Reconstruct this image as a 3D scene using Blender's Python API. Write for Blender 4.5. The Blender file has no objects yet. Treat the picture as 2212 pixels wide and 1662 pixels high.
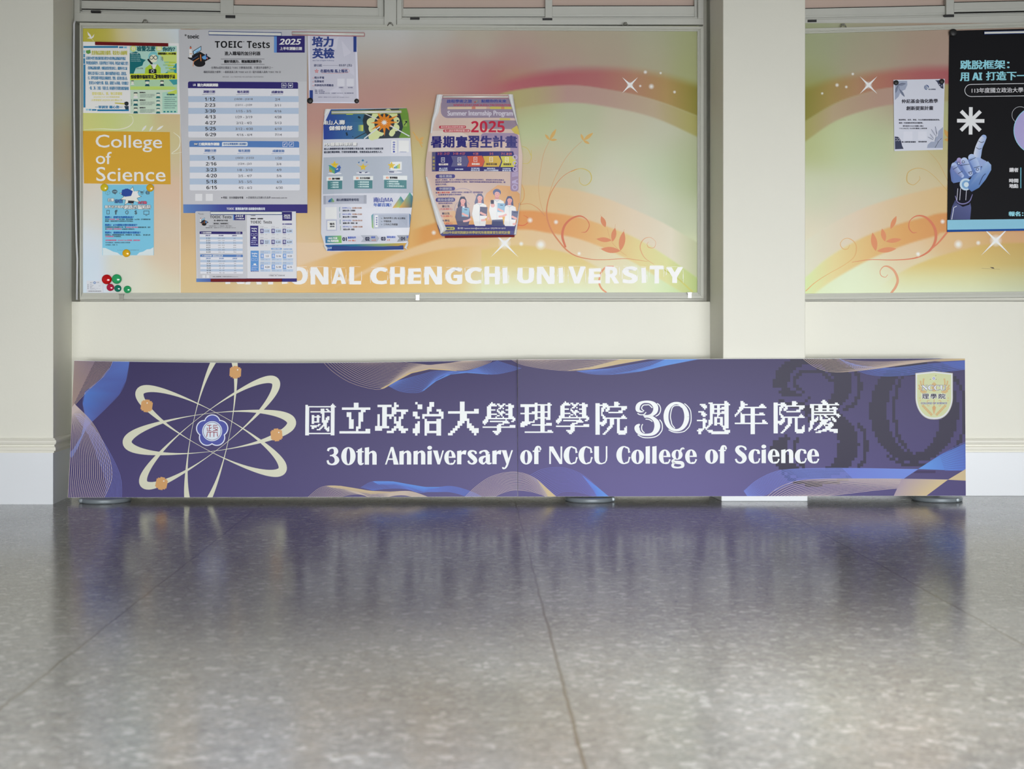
import bpy, bmesh, math, random
import numpy as np
from mathutils import Vector, Matrix

# ------------------------------------------------------------------ camera, light, exposure
F, CX, HY, HC = 3072.0, 1106.0, 733.0, 0.65      # focal length and principal point in photo pixels, eye height
SC = bpy.context.scene
COL = SC.collection
SC.view_settings.view_transform = 'Standard'
SC.view_settings.look = 'None'
SC.view_settings.gamma = 1.0
SC.view_settings.use_curve_mapping = False
SC.view_settings.exposure = 0.0
SC.cycles.use_denoising = True
SC.cycles.max_bounces = 8

cam = bpy.data.cameras.new('camera')
cam.sensor_width = 36.0
cam.lens = F / 2212.0 * 36.0
cam.shift_y = -98.0 / 2212.0
cam.clip_start = 0.05
cam.dof.use_dof = True
cam.dof.focus_distance = 5.75
cam.dof.aperture_fstop = 4.0
cam_o = bpy.data.objects.new('camera', cam)
cam_o.location = (0, 0, HC)
cam_o.rotation_euler = (math.pi / 2, 0, 0)
COL.objects.link(cam_o)
SC.camera = cam_o

world = bpy.data.worlds.new('world')
SC.world = world
world.use_nodes = True
bg = world.node_tree.nodes['Background']
bg.inputs[0].default_value = (0.90, 0.96, 1.0, 1)
bg.inputs[1].default_value = 0.145


def area(name, loc, aim, sx, sy, power, color, spread=math.pi):
    l = bpy.data.lights.new(name, 'AREA')
    l.shape = 'RECTANGLE'
    l.size, l.size_y = sx, sy
    l.energy = power
    l.color = color
    l.spread = spread
    o = bpy.data.objects.new(name, l)
    o.location = loc
    d = Vector(aim) - Vector(loc)
    o.rotation_euler = d.to_track_quat('-Z', 'Y').to_euler()
    COL.objects.link(o)
    return o


# assumed daylight off sunlit ground outside, coming in low through an unseen open side
area('assumed_daylight_low', (1.25, -1.6, 0.45), (0.35, 5.9, 0.12), 7.0, 0.9, 63.0, (0.985, 0.995, 1.0), math.radians(52))
# assumed sky under an unseen eave: reaches the near floor, not the foot of the wall
area('assumed_daylight_sky', (1.6, -1.3, 3.0), (1.2, 1.2, 0.0), 6.0, 0.9, 178.0, (0.97, 0.985, 1.0), math.radians(46))


def spot(name, loc, aim, power, angle, color=(1.0, 0.97, 0.92)):
    l = bpy.data.lights.new(name, 'SPOT')
    l.energy = power
    l.spot_size = math.radians(angle)
    l.spot_blend = 1.0
    l.shadow_soft_size = 0.12
    l.color = color
    o = bpy.data.objects.new(name, l)
    o.location = loc
    d = Vector(aim) - Vector(loc)
    o.rotation_euler = d.to_track_quat('-Z', 'Y').to_euler()
    COL.objects.link(o)
    return o


# added spot lamps stand in for assumed reflected sun: soft pools on the floor
spot('added_pool_spot', (0.9, -1.9, 2.9), (0.40, 2.86, 0.0), 1150.0, 13.0)
spot('added_pool_spot', (2.0, -1.9, 2.9), (0.95, 2.62, 0.0), 950.0, 15.0)
spot('added_pool_spot', (0.2, -1.9, 2.9), (0.15, 3.30, 0.0), 260.0, 9.0)
spot('added_pool_spot', (1.2, -1.9, 2.9), (0.35, 4.25, 0.0), 150.0, 8.0)
spot('added_pool_spot', (-1.4, -1.9, 2.9), (-1.2, 3.25, 0.0), 170.0, 7.0)


# ------------------------------------------------------------------ helpers
def W(px, py, D):
    return Vector(((px - CX) * D / F, D, HC + (HY - py) * D / F))


def lin(c):
    r = []
    for v in c[:3]:
        v = max(0.0, min(1.0, v / 255.0))
        r.append(v / 12.92 if v <= 0.04045 else ((v + 0.055) / 1.055) ** 2.4)
    return r


def mat(name, color, rough=0.5, metal=0.0, spec=0.5, noise=0.0, nscale=8.0, bump=0.0, bscale=120.0):
    m = bpy.data.materials.new(name)
    m.use_nodes = True
    nt = m.node_tree
    b = nt.nodes['Principled BSDF']
    c = lin(color)
    b.inputs['Base Color'].default_value = (*c, 1)
    b.inputs['Roughness'].default_value = rough
    b.inputs['Metallic'].default_value = metal
    b.inputs['Specular IOR Level'].default_value = spec
    tc = nt.nodes.new('ShaderNodeTexCoord')
    if noise > 0:
        n = nt.nodes.new('ShaderNodeTexNoise')
        n.inputs['Scale'].default_value = nscale
        n.inputs['Detail'].default_value = 5
        nt.links.new(tc.outputs['Object'], n.inputs['Vector'])
        mx = nt.nodes.new('ShaderNodeMix')
        mx.data_type = 'RGBA'
        mx.inputs[6].default_value = (*[v * (1 - noise) for v in c], 1)
        mx.inputs[7].default_value = (*[min(1, v * (1 + noise)) for v in c], 1)
        nt.links.new(n.outputs['Fac'], mx.inputs[0])
        nt.links.new(mx.outputs[2], b.inputs['Base Color'])
    if bump > 0:
        n2 = nt.nodes.new('ShaderNodeTexNoise')
        n2.inputs['Scale'].default_value = bscale
        n2.inputs['Detail'].default_value = 3
        nt.links.new(tc.outputs['Object'], n2.inputs['Vector'])
        bp = nt.nodes.new('ShaderNodeBump')
        bp.inputs['Strength'].default_value = bump
        bp.inputs['Distance'].default_value = 0.002
        nt.links.new(n2.outputs['Fac'], bp.inputs['Height'])
        nt.links.new(bp.outputs['Normal'], b.inputs['Normal'])
    return m


def print_mat(name, rough, spec=0.5, coat=0.0):
    m = bpy.data.materials.new(name)
    m.use_nodes = True
    nt = m.node_tree
    b = nt.nodes['Principled BSDF']
    a = nt.nodes.new('ShaderNodeVertexColor')
    a.layer_name = 'Col'
    nt.links.new(a.outputs['Color'], b.inputs['Base Color'])
    b.inputs['Roughness'].default_value = rough
    b.inputs['Specular IOR Level'].default_value = spec
    b.inputs['Coat Weight'].default_value = coat
    b.inputs['Coat Roughness'].default_value = 0.3
    return m


def obj(name, me, m=None, parent=None, loc=None):
    o = bpy.data.objects.new(name, me)
    COL.objects.link(o)
    if m is not None:
        for x in (m if isinstance(m, (list, tuple)) else [m]):
            me.materials.append(x)
    if parent is not None:
        o.parent = parent
    if loc is not None:
        o.location = loc
    return o


def tag(o, label=None, cat=None, group=None, kind=None):
    if label: o['label'] = label
    if cat: o['category'] = cat
    if group: o['group'] = group
    if kind: o['kind'] = kind
    return o


def empty(name, loc):
    o = bpy.data.objects.new(name, None)
    o.location = loc
    o.empty_display_size = 0.05
    COL.objects.link(o)
    return o


class MB:
    """collects shapes in world metres; build() links them as one mesh whose origin is given"""
    def __init__(s):
        s.bm = bmesh.new()

    def hexa(s, p, mi=0):
        v = [s.bm.verts.new(q) for q in p]
        for f in ((0, 3, 2, 1), (4, 5, 6, 7), (0, 1, 5, 4), (1, 2, 6, 5), (2, 3, 7, 6), (3, 0, 4, 7)):
            fc = s.bm.faces.new([v[i] for i in f])
            fc.material_index = mi
        return v

    def box(s, x0, x1, y0, y1, z0, z1, mi=0):
        return s.hexa([(x0, y0, z0), (x1, y0, z0), (x1, y1, z0), (x0, y1, z0),
                       (x0, y0, z1), (x1, y0, z1), (x1, y1, z1), (x0, y1, z1)], mi)

    def pbox(s, x0, y0, x1, y1, D, d, mi=0, t=None):
        """box whose front face fills the photo rectangle on the plane D, depth d behind it;
        t = (left shift, right shift) in pixels for a bar that is not level"""
        tl, tr = t if t else (0, 0)
        a, b, c, e = W(x0, y1 + tl, D), W(x1, y1 + tr, D), W(x1, y0 + tr, D), W(x0, y0 + tl, D)
        k = Vector((0, d, 0))
        return s.hexa([a, b, b + k, a + k, e, c, c + k, e + k], mi)

    def tube(s, pts, r, n=10, mi=0):
        rings = []
        for i, p in enumerate(pts):
            p = Vector(p)
            q0 = Vector(pts[max(0, i - 1)])
            q1 = Vector(pts[min(len(pts) - 1, i + 1)])
            t = (q1 - q0).normalized()
            u = t.orthogonal().normalized()
            if i and abs(u.dot(pu)) < 0.999:
                u = (pu - t * pu.dot(t)).normalized()
            pu = u
            w = t.cross(u)
            rr = r[i] if isinstance(r, (list, tuple)) else r
            rings.append([s.bm.verts.new(p + (u * math.cos(a) + w * math.sin(a)) * rr) for a in
                          [2 * math.pi * k / n for k in range(n)]])
        for A, B in zip(rings, rings[1:]):
            for k in range(n):
                f = s.bm.faces.new([A[k], A[(k + 1) % n], B[(k + 1) % n], B[k]])
                f.material_index = mi
                f.smooth = True
        s.bm.faces.new(rings[0][::-1]).material_index = mi
        s.bm.faces.new(rings[-1]).material_index = mi

    def lathe(s, prof, c, axis='z', n=40, mi=0):
        """prof = [(r, h)]; axis z: up, axis y: towards the camera (-y)"""
        rings = []
        for r, h in prof:
            ring = []
            for k in range(n):
                a = 2 * math.pi * k / n
                x, y = r * math.cos(a), r * math.sin(a)
                p = (c[0] + x, c[1] + y, c[2] + h) if axis == 'z' else (c[0] + x, c[1] - h, c[2] + y)
                ring.append(s.bm.verts.new(p))
            rings.append(ring)
        for A, B in zip(rings, rings[1:]):
            for k in range(n):
                f = s.bm.faces.new([A[k], A[(k + 1) % n], B[(k + 1) % n], B[k]])
                f.smooth = True
                f.material_index = mi
        s.bm.faces.new(rings[0][::-1]).material_index = mi
        s.bm.faces.new(rings[-1]).material_index = mi

    def build(s, name, m, parent=None, origin=None, bevel=0.0):
        bmesh.ops.recalc_face_normals(s.bm, faces=s.bm.faces[:])
        o0 = Vector(origin) if origin is not None else Vector((0, 0, 0))
        bmesh.ops.translate(s.bm, verts=s.bm.verts[:], vec=-o0)
        me = bpy.data.meshes.new(name)
        s.bm.to_mesh(me)
        s.bm.free()
        o = obj(name, me, m, parent)
        po = Vector((0, 0, 0))
        if parent is not None:
            po = parent.matrix_basis.translation if parent.parent is None else parent.matrix_basis.translation + parent.parent.matrix_basis.translation
        o.location = o0 - po
        if bevel > 0:
            b = o.modifiers.new('bevel', 'BEVEL')
            b.width = bevel
            b.segments = 2
            b.limit_method = 'ANGLE'
        return o


def spline(pts, n=8, closed=False):
    P = [np.array(p, float) for p in pts]
    out = []
    N = len(P)
    rng = range(N if closed else N - 1)
    for i in rng:
        p0 = P[(i - 1) % N] if (closed or i > 0) else P[0] * 2 - P[1]
        p1, p2 = P[i], P[(i + 1) % N]
        p3 = P[(i + 2) % N] if (closed or i + 2 < N) else P[-1] * 2 - P[-2]
        for k in range(n):
            t = k / n
            out.append(0.5 * ((2 * p1) + (-p0 + p2) * t + (2 * p0 - 5 * p1 + 4 * p2 - p3) * t * t + (-p0 + 3 * p1 - 3 * p2 + p3) * t ** 3))
    if not closed:
        out.append(P[-1])
    return out


_glyph = {}


def glyphs(s, res=3):
    k = (s, res)
    if k not in _glyph:
        c = bpy.data.curves.new('t', 'FONT')
        c.body = s
        c.resolution_u = res
        o = bpy.data.objects.new('t', c)
        COL.objects.link(o)
        bpy.context.view_layer.update()
        ev = o.evaluated_get(bpy.context.evaluated_depsgraph_get())
        me = ev.to_mesh()
        v = np.array([(q.co.x, q.co.y) for q in me.vertices]).reshape(-1, 2)
        f = [tuple(p.vertices) for p in me.polygons]
        ev.to_mesh_clear()
        bpy.data.objects.remove(o)
        bpy.data.curves.remove(c)
        _glyph[k] = (v, f, v.min(0), v.max(0)) if len(v) else (v, f, np.zeros(2), np.ones(2))
    return _glyph[k]


def sans_bold(s):
    r = ''
    for ch in s:
        if 'A' <= ch <= 'Z': r += chr(0x1D5D4 + ord(ch) - 65)
        elif 'a' <= ch <= 'z': r += chr(0x1D5EE + ord(ch) - 97)
        elif '0' <= ch <= '9': r += chr(0x1D7EC + ord(ch) - 48)
        else: r += ch
    return r


def serif_bold(s):
    r = ''
    for ch in s:
        if 'A' <= ch <= 'Z': r += chr(0x1D400 + ord(ch) - 65)
        elif 'a' <= ch <= 'z': r += chr(0x1D41A + ord(ch) - 97)
        elif '0' <= ch <= '9': r += chr(0x1D7CE + ord(ch) - 48)
        else: r += ch
    return r


class Ink:
    """flat printed artwork. Coordinates are given in pixels of a measured view (set) and laid on a plane"""
    def __init__(s, E=0.6):
        s.v, s.f, s.c = [], [], []
        s.E = E
        s.kk = 1.0
        s.bx = s.by = 0.0
        s.np = 0
        s.set(0, 0, 1)

    def set(s, ox, oy, k):
        s.ox, s.oy, s.k = ox, oy, k
        return s

    def remap(s, ox2, oy2, k2, ax, ay):
        """further scale the photo coordinates about (ax, ay) -> (ox2, oy2)"""
        s.kk, s.bx, s.by = k2, ox2 - ax * k2, oy2 - ay * k2
        return s

    def P(s, x, y):
        x, y = s.ox + x / s.k, s.oy + y / s.k
        return (x * s.kk + s.bx, y * s.kk + s.by)

    def colr(s, c):
        return tuple(min(0.97, max(0.004, v / s.E)) for v in lin(c))

    def raw(s, pts, faces, col, L):
        n = len(s.v)
        if L > 0.4:         # neighbours in one layer of ink never share a plane
            s.np += 1
            L = L + 0.02 * (s.np % 12)
        s.v += [(p[0], p[1], L) for p in pts]
        multi = isinstance(col, list)
        cc = [s.colr(x) for x in col] if multi else s.colr(col)
        for f in faces:
            s.f.append(tuple(n + i for i in f))
            s.c.append([cc[i] for i in f] if multi else [cc] * len(f))

    def poly(s, pts, col, L=1):
        s.raw([s.P(*p) for p in pts], [tuple(range(len(pts)))], col, L)

    def fan(s, c, pts, cc, col, L=1):
        q = [s.P(*c)] + [s.P(*p) for p in pts]
        n = len(pts)
        s.raw(q, [(0, 1 + i, 1 + (i + 1) % n) for i in range(n)], [cc] + (col if isinstance(col, list) else [col] * n), L)

    def rect(s, x0, y0, x1, y1, col, L=1, r=0, right=None, bottom=None):
        if r:
            pts = []
            for cx_, cy_, a in ((x1 - r, y0 + r, -90), (x1 - r, y1 - r, 0), (x0 + r, y1 - r, 90), (x0 + r, y0 + r, 180)):
                for k in range(6):
                    t = math.radians(a + 18 * k)
                    pts.append((cx_ + r * math.cos(t), cy_ + r * math.sin(t)))
            s.poly(pts, col, L)
        else:
            cc = col
            if right: cc = [col, right, right, col]
            if bottom: cc = [col, col, bottom, bottom]
            s.poly([(x0, y0), (x1, y0), (x1, y1), (x0, y1)], cc, L)

    def strip(s, A, B, col, L=1, colB=None):
        n = len(A)
        pts = [s.P(*p) for p in A] + [s.P(*p) for p in B]
        f = [(i, i + 1, n + i + 1, n + i) for i in range(n - 1)]
        if isinstance(col, list) or colB is not None:
            ca = col if isinstance(col, list) else [col] * n
            cb = colB if isinstance(colB, list) else [colB if colB is not None else col] * n if not isinstance(col, list) or colB is not None else col
            s.raw(pts, f, ca + cb, L)
        else:
            s.raw(pts, f, col, L)

    def line(s, pts, w, col, L=1, smooth=0, closed=False):
        """pts (x, y) or (x, y, w)"""
        P = [(p[0], p[1], p[2] if len(p) > 2 else w) for p in pts]
        if smooth: P = [tuple(q) for q in spline(P, smooth, closed)]
        if closed: P = P + [P[0]]
        A, B = [], []
        for i, p in enumerate(P):
            a, b = P[max(0, i - 1)], P[min(len(P) - 1, i + 1)]
            if closed and i in (0, len(P) - 1): a, b = P[-2], P[1]
            dx, dy = b[0] - a[0], b[1] - a[1]
            d = math.hypot(dx, dy) or 1
            nx, ny = -dy / d * p[2] / 2, dx / d * p[2] / 2
            A.append((p[0] + nx, p[1] + ny))
            B.append((p[0] - nx, p[1] - ny))
        s.strip(A, B, col, L)

    def disc(s, x, y, r, col, L=1, n=28, ry=None, rot=0):
        ry = ry or r
        cr, sr = math.cos(rot), math.sin(rot)
        s.poly([(x + r * math.cos(a) * cr - ry * math.sin(a) * sr, y + r * math.cos(a) * sr + ry * math.sin(a) * cr)
                for a in [2 * math.pi * k / n for k in range(n)]], col, L)

    def ring(s, x, y, r, w, col, L=1, n=40, a0=0, a1=360):
        s.line([(x + r * math.cos(math.radians(a0 + (a1 - a0) * k / n)), y + r * math.sin(math.radians(a0 + (a1 - a0) * k / n))) for k in range(n + 1)], w, col, L)

    def frame(s, x0, y0, x1, y1, w, col, L=1):
        s.rect(x0, y0, x1, y0 + w, col, L)
        s.rect(x0, y1 - w, x1, y1, col, L)
        s.rect(x0, y0 + w, x0 + w, y1 - w, col, L)
        s.rect(x1 - w, y0 + w, x1, y1 - w, col, L)

    def text(s, t, x0, y0, x1, y1, col, L=3, bold=0.0, shear=0.0, res=3, tilt=0.0, jit=0.0):
        """ink of the text fills the box"""
        v, f, lo, hi = glyphs(t, res)
        if not len(v): return
        sx, sy = (x1 - x0) / (hi[0] - lo[0]), (y1 - y0) / (hi[1] - lo[1])
        X = x0 + (v[:, 0] - lo[0]) * sx
        Y = y1 - (v[:, 1] - lo[1]) * sy
        X = X + (y1 - Y) * shear - shear * (y1 - y0) / 2
        Y = Y + (X - x0) * tilt
        if jit:
            rs = np.random.RandomState(len(v))
            X = X + rs.uniform(-jit, jit, len(X))
            Y = Y + rs.uniform(-jit, jit, len(Y))
        offs = [(0, 0)] if not bold else [(-bold, -bold * .5), (bold, -bold * .5), (-bold, bold * .5), (bold, bold * .5), (0, 0)]
        for i, (dx, dy) in enumerate(offs):
            s.raw([s.P(a + dx, b + dy) for a, b in zip(X, Y)], f, col, L + 0.12 * i)

    def ctext(s, t, cx_, y0, y1, col, L=3, bold=0.0, wide=1.0, res=3, tilt=0.0):
        v, f, lo, hi = glyphs(t, res)
        w = (hi[0] - lo[0]) * (y1 - y0) / (hi[1] - lo[1]) * wide
        s.text(t, cx_ - w / 2, y0, cx_ + w / 2, y1, col, L, bold, 0, res, tilt)

    def bitmap(s, rows, x0, y0, cw, ch, col, L=3):
        for r, row in enumerate(rows.split('/')):
            if not row: continue
            for run in row.split(','):
                a, b = (run.split('-') + [run])[:2]
                s.rect(x0 + int(a) * cw, y0 + r * ch, x0 + (int(b) + 1) * cw, y0 + (r + 1) * ch, col, L)

    def bm(s, D, origin, step=1.5e-4, warp=None):
        """bmesh with local metres, colour layer set"""
        b = bmesh.new()
        cl = b.loops.layers.float_color.new('Col')
        V = []
        for x, y, L in s.v:
            if warp: x, y = warp(x, y)
            w = W(x, y, D)
            V.append(b.verts.new((w.x - origin.x, D - L * step - origin.y, w.z - origin.z)))
        for f, c in zip(s.f, s.c):
            try:
                fc = b.faces.new([V[i] for i in f])
            except ValueError:
                continue
            for lp, k in zip(fc.loops, c):
                lp[cl] = (*k, 1)
        return b


def sheet(ink, quad, D, thick=0.0008, paper=(235, 235, 235)):
    """the paper itself: a thin slab under the ink; quad = TL, TR, BR, BL in photo pixels"""
    return quad, D, thick, paper


def build_print(name, ink, D, m, quad=None, paper=(230, 230, 232), thick=0.0008, parent=None, bend=None, cuts=None, clip=None, origin=None):
    """quad: paper slab (photo pixels TL TR BR BL). bend(x, z) -> forward bulge in metres (local)."""
    if quad:
        xs = sum(q[0] for q in quad) / 4
        yb = max(q[1] for q in quad)
        o0 = W(xs, yb, D)
    if origin is not None: o0 = Vector(origin)
    b = ink.bm(D, o0)
    cl = b.loops.layers.float_color['Col']
    if quad:
        k = (*ink.colr(paper), 1)
        fr = [W(q[0], q[1], D) - o0 + Vector((0, 0.0002, 0)) for q in quad]
        bk = [p + Vector((0, thick, 0)) for p in fr]
        vf, vb = [b.verts.new(p) for p in fr], [b.verts.new(p) for p in bk]
        n = len(quad)
        fs = [b.faces.new(vf), b.faces.new(vb[::-1])]
        for i in range(n):
            fs.append(b.faces.new([vf[i], vb[i], vb[(i + 1) % n], vf[(i + 1) % n]]))
        for f in fs:
            for lp in f.loops: lp[cl] = k
    for (co, no) in (clip or []):
        bmesh.ops.bisect_plane(b, geom=b.verts[:] + b.edges[:] + b.faces[:], plane_co=Vector(co) - o0, plane_no=no, clear_outer=True)
    if bend:
        for (co, no) in (cuts or []):
            bmesh.ops.bisect_plane(b, geom=b.verts[:] + b.edges[:] + b.faces[:], plane_co=Vector(co) - o0, plane_no=no)
        for v in b.verts:
            dx, dy, dz = bend(v.co.x, v.co.z)
            v.co.x += dx
            v.co.y += dy
            v.co.z += dz
    me = bpy.data.meshes.new(name)
    b.to_mesh(me)
    b.free()
    o = obj(name, me, m, parent)
    o.location = o0 - (parent.matrix_basis.translation if parent is not None else Vector((0, 0, 0)))
    return o

# ------------------------------------------------------------------ materials
M_CREAM = mat('cream_wall_paint', (233, 232, 220), 0.55, noise=0.02, nscale=3, bump=0.15, bscale=90)
M_WHITE = mat('white_wainscot_paint', (232, 236, 241), 0.4, noise=0.015, nscale=4, bump=0.1, bscale=60)
M_RAIL = mat('cream_rail_paint', (236, 234, 222), 0.4)
M_CEIL = mat('ceiling_paint', (205, 203, 196), 0.7)
M_ALU = mat('window_aluminium', (196, 197, 190), 0.42, metal=0.25, noise=0.03, nscale=14)
M_ALU2 = mat('board_frame_aluminium', (196, 197, 187), 0.5, metal=0.0, spec=0.3)
M_PANE = mat('pink_film_pane', (206, 184, 172), 0.25, noise=0.03, nscale=2)
M_BLACK = mat('black_rubber', (22, 22, 24), 0.5)
M_DARK = mat('dark_gap', (14, 13, 12), 0.8)
M_CABLE = mat('white_cable', (222, 224, 228), 0.45)
M_STEEL = mat('grey_steel', (150, 156, 160), 0.28, metal=0.85)
M_CLIP = mat('clip_steel', (150, 150, 142), 0.35, metal=0.7)
M_DISC = mat('stand_base_grey', (136, 145, 151), 0.4, metal=0.25)
M_STRIPW = mat('white_magnet_bar', (236, 238, 232), 0.25, metal=0.05)
M_STRIPA = mat('silver_magnet_bar', (240, 242, 234), 0.3, metal=0.1)
M_BLACKP = print_mat('black_poster_print', 0.5, 0.06)
M_BLUE = mat('blue_magnet_plastic', (24, 62, 138), 0.4, spec=0.2)
M_RED = mat('dark_red_magnet_plastic', (118, 22, 28), 0.5, spec=0.15)
M_PINKED = mat('pink_magnet_plastic', (190, 120, 125), 0.4)
M_GREENED = mat('olive_magnet_plastic', (150, 160, 70), 0.4)
M_PAPER = print_mat('printed_paper', 0.55, 0.2)
M_GLOSSP = print_mat('glossy_printed_paper', 0.35, 0.25)
M_BOARD = print_mat('board_print', 0.4, 0.25)
M_BANNER = print_mat('banner_print', 0.30, 0.055)
M_WHITEPAPER = mat('paper_back', (238, 240, 242), 0.6)


def floor_mat():
    m = bpy.data.materials.new('terrazzo')
    m.use_nodes = True
    nt = m.node_tree
    N, Lk = nt.nodes, nt.links
    b = N['Principled BSDF']
    tc = N.new('ShaderNodeTexCoord')
    mp = N.new('ShaderNodeMapping')
    mp.inputs['Location'].default_value = (0, 0, 0)
    Lk.new(tc.outputs['Object'], mp.inputs['Vector'])

    def vor(scale, feature='F1'):
        v = N.new('ShaderNodeTexVoronoi')
        v.feature = feature
        v.inputs['Scale'].default_value = scale
        Lk.new(mp.outputs[0], v.inputs['Vector'])
        return v

    def ramp(inp, stops):
        r = N.new('ShaderNodeValToRGB')
        e = r.color_ramp.elements
        e[0].position, e[0].color = stops[0][0], (*stops[0][1], 1)
        e[1].position, e[1].color = stops[-1][0], (*stops[-1][1], 1)
        for p, c in stops[1:-1]:
            q = e.new(p)
            q.color = (*c, 1)
        Lk.new(inp, r.inputs[0])
        return r

    def mix(fac, a, bb, mode='MIX'):
        x = N.new('ShaderNodeMix')
        x.data_type = 'RGBA'
        x.blend_type = mode
        for s_, v in ((0, fac), (6, a), (7, bb)):
            if isinstance(v, (int, float)): x.inputs[s_].default_value = v
            elif isinstance(v, tuple): x.inputs[s_].default_value = (*v, 1)
            else: Lk.new(v, x.inputs[s_])
        return x.outputs[2]

    def chips(scale, stops):
        v = vor(scale)
        sp = N.new('ShaderNodeSeparateColor')
        Lk.new(v.outputs['Color'], sp.inputs[0])
        return ramp(sp.outputs[0], stops).outputs[0]

    big = chips(60, [(0.0, (0.205, 0.205, 0.205)), (0.35, (0.30, 0.298, 0.295)), (0.6, (0.37, 0.366, 0.36)), (0.82, (0.31, 0.288, 0.265)), (0.93, (0.56, 0.56, 0.56)), (1.0, (0.70, 0.70, 0.69))])
    small = chips(170, [(0.0, (0.22, 0.22, 0.22)), (0.5, (0.34, 0.338, 0.335)), (0.9, (0.40, 0.398, 0.392)), (1.0, (0.66, 0.66, 0.65))])
    base = mix(0.5, big, small)
    nz = N.new('ShaderNodeTexNoise')
    nz.inputs['Scale'].default_value = 2.2
    nz.inputs['Detail'].default_value = 6
    Lk.new(mp.outputs[0], nz.inputs['Vector'])
    dirt = ramp(nz.outputs['Fac'], [(0.3, (0.66, 0.64, 0.61)), (0.7, (0.86, 0.86, 0.86))]).outputs[0]
    base = mix(1.0, base, dirt, 'MULTIPLY')
    # joints: one metre slabs laid slightly askew to the wall
    rot = N.new('ShaderNodeMapping')
    rot.vector_type = 'POINT'
    rot.inputs['Rotation'].default_value = (0, 0, -math.radians(1.6))
    a = math.radians(-1.6)
    px, py = 0.0163, 5.562
    rx, ry = px * math.cos(a) - py * math.sin(a), px * math.sin(a) + py * math.cos(a)
    rot.inputs['Location'].default_value = (-rx + 0.5 + 10, -ry + 0.5 * 1.016 + 10 * 1.016, 0)
    Lk.new(tc.outputs['Object'], rot.inputs['Vector'])
    sx = N.new('ShaderNodeSeparateXYZ')
    Lk.new(rot.outputs[0], sx.inputs[0])
    wob = N.new('ShaderNodeTexNoise')
    wob.inputs['Scale'].default_value = 6
    Lk.new(tc.outputs['Object'], wob.inputs['Vector'])

    def math_(op, x, y=None):
        q = N.new('ShaderNodeMath')
        q.operation = op
        for i, v in enumerate((x, y)):
            if v is None: continue
            if isinstance(v, (int, float)): q.inputs[i].default_value = v
            else: Lk.new(v, q.inputs[i])
        return q.outputs[0]
    w0 = math_('MULTIPLY', math_('SUBTRACT', wob.outputs['Fac'], 0.5), 0.012)

    def joint(out, period, half):
        d = math_('DIVIDE', math_('ADD', out, w0), period)
        fr = math_('ABSOLUTE', math_('SUBTRACT', math_('FRACT', d), 0.5))
        return math_('LESS_THAN', fr, half / period)
    jx = joint(sx.outputs[0], 1.0, 0.0032)
    jy = joint(sx.outputs[1], 1.016, 0.0022)
    base = mix(math_('MULTIPLY', jy, 0.22), base, (0.46, 0.45, 0.43))
    base = mix(math_('MULTIPLY', jx, 0.80), base, (0.115, 0.095, 0.07))
    # scattered dark grit
    vg = vor(7.0)
    grit = math_('LESS_THAN', vg.outputs['Distance'], 0.035)
    spg = N.new('ShaderNodeSeparateColor')
    Lk.new(vg.outputs['Color'], spg.inputs[0])
    grit = math_('MULTIPLY', grit, math_('GREATER_THAN', spg.outputs[1], 0.72))
    base = mix(math_('MULTIPLY', grit, 0.8), base, (0.06, 0.05, 0.04))
    Lk.new(base, b.inputs['Base Color'])
    n2 = N.new('ShaderNodeTexNoise')
    n2.inputs['Scale'].default_value = 3
    n2.inputs['Detail'].default_value = 4
    Lk.new(mp.outputs[0], n2.inputs['Vector'])
    rr = N.new('ShaderNodeMapRange')
    rr.inputs[3].default_value = 0.13
    rr.inputs[4].default_value = 0.22
    Lk.new(n2.outputs['Fac'], rr.inputs[0])
    Lk.new(rr.outputs[0], b.inputs['Roughness'])
    b.inputs['Specular IOR Level'].default_value = 0.5
    return m


M_FLOOR = floor_mat()
DW = 5.90          # wall under the boards
DB = 5.925         # face of the notice boards
ZP = W(0, 652, DW).z
XR = 3.4           # right end of what is modelled
DPL, DPC = 5.593, 5.705

# ------------------------------------------------------------------ setting
f = MB(); f.box(-4.2, 4.2, -2.9, 6.2, -0.12, 0.0)
tag(f.build('floor', M_FLOOR), kind='structure')
f = MB(); f.box(-4.2, 4.2, -1.2, 6.2, 3.1, 3.25)
tag(f.build('ceiling', M_CEIL), kind='structure')

xl, xp0, xp1 = W(155, 0, DW).x, W(1533.6, 0, DW).x, W(1739.5, 0, DPC).x
f = MB()
f.box(xl - 0.02, XR, DW, 6.10, 0.0, ZP - 0.008, 0)
f.box(xl - 0.02, XR, DW + 0.006, 6.10, ZP - 0.008, ZP, 0)        # softened top edge
f.box(xl - 0.3, XR, 6.03, 6.20, ZP, 3.1, 0)
tag(f.build('wall_back', [M_CREAM, M_WHITE]), kind='structure')
f = MB()
f.box(xp1 + 0.02, XR, DW - 0.010, DW, 0.0, W(0, 977, DW).z, 0)
tag(f.build('baseboard_right', M_WHITE, bevel=0.002), kind='structure')


def prism(f, x0f, x1f, x0b, x1b, yf, yb, z0, z1, mi):
    f.hexa([(x0f, yf, z0), (x1f, yf, z0), (x1b, yb, z0), (x0b, yb, z0), (x0f, yf, z1), (x1f, yf, z1), (x1b, yb, z1), (x0b, yb, z1)], mi)


zr = W(0, 977, DPL).z
xa = W(115, 0, DPL).x
f = MB()
prism(f, -4.2, xa, -4.2, xl, DPL, DW, zr, 3.1, 0)
f.box(-4.2, xl - 0.004, DW, 6.2, zr, 3.1, 0)
prism(f, -4.2, xa - 0.001, -4.2, xl, DPL + 0.001, DW, 0, zr, 1)
tag(f.build('wall_left', [M_CREAM, M_WHITE]), kind='structure')

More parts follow.
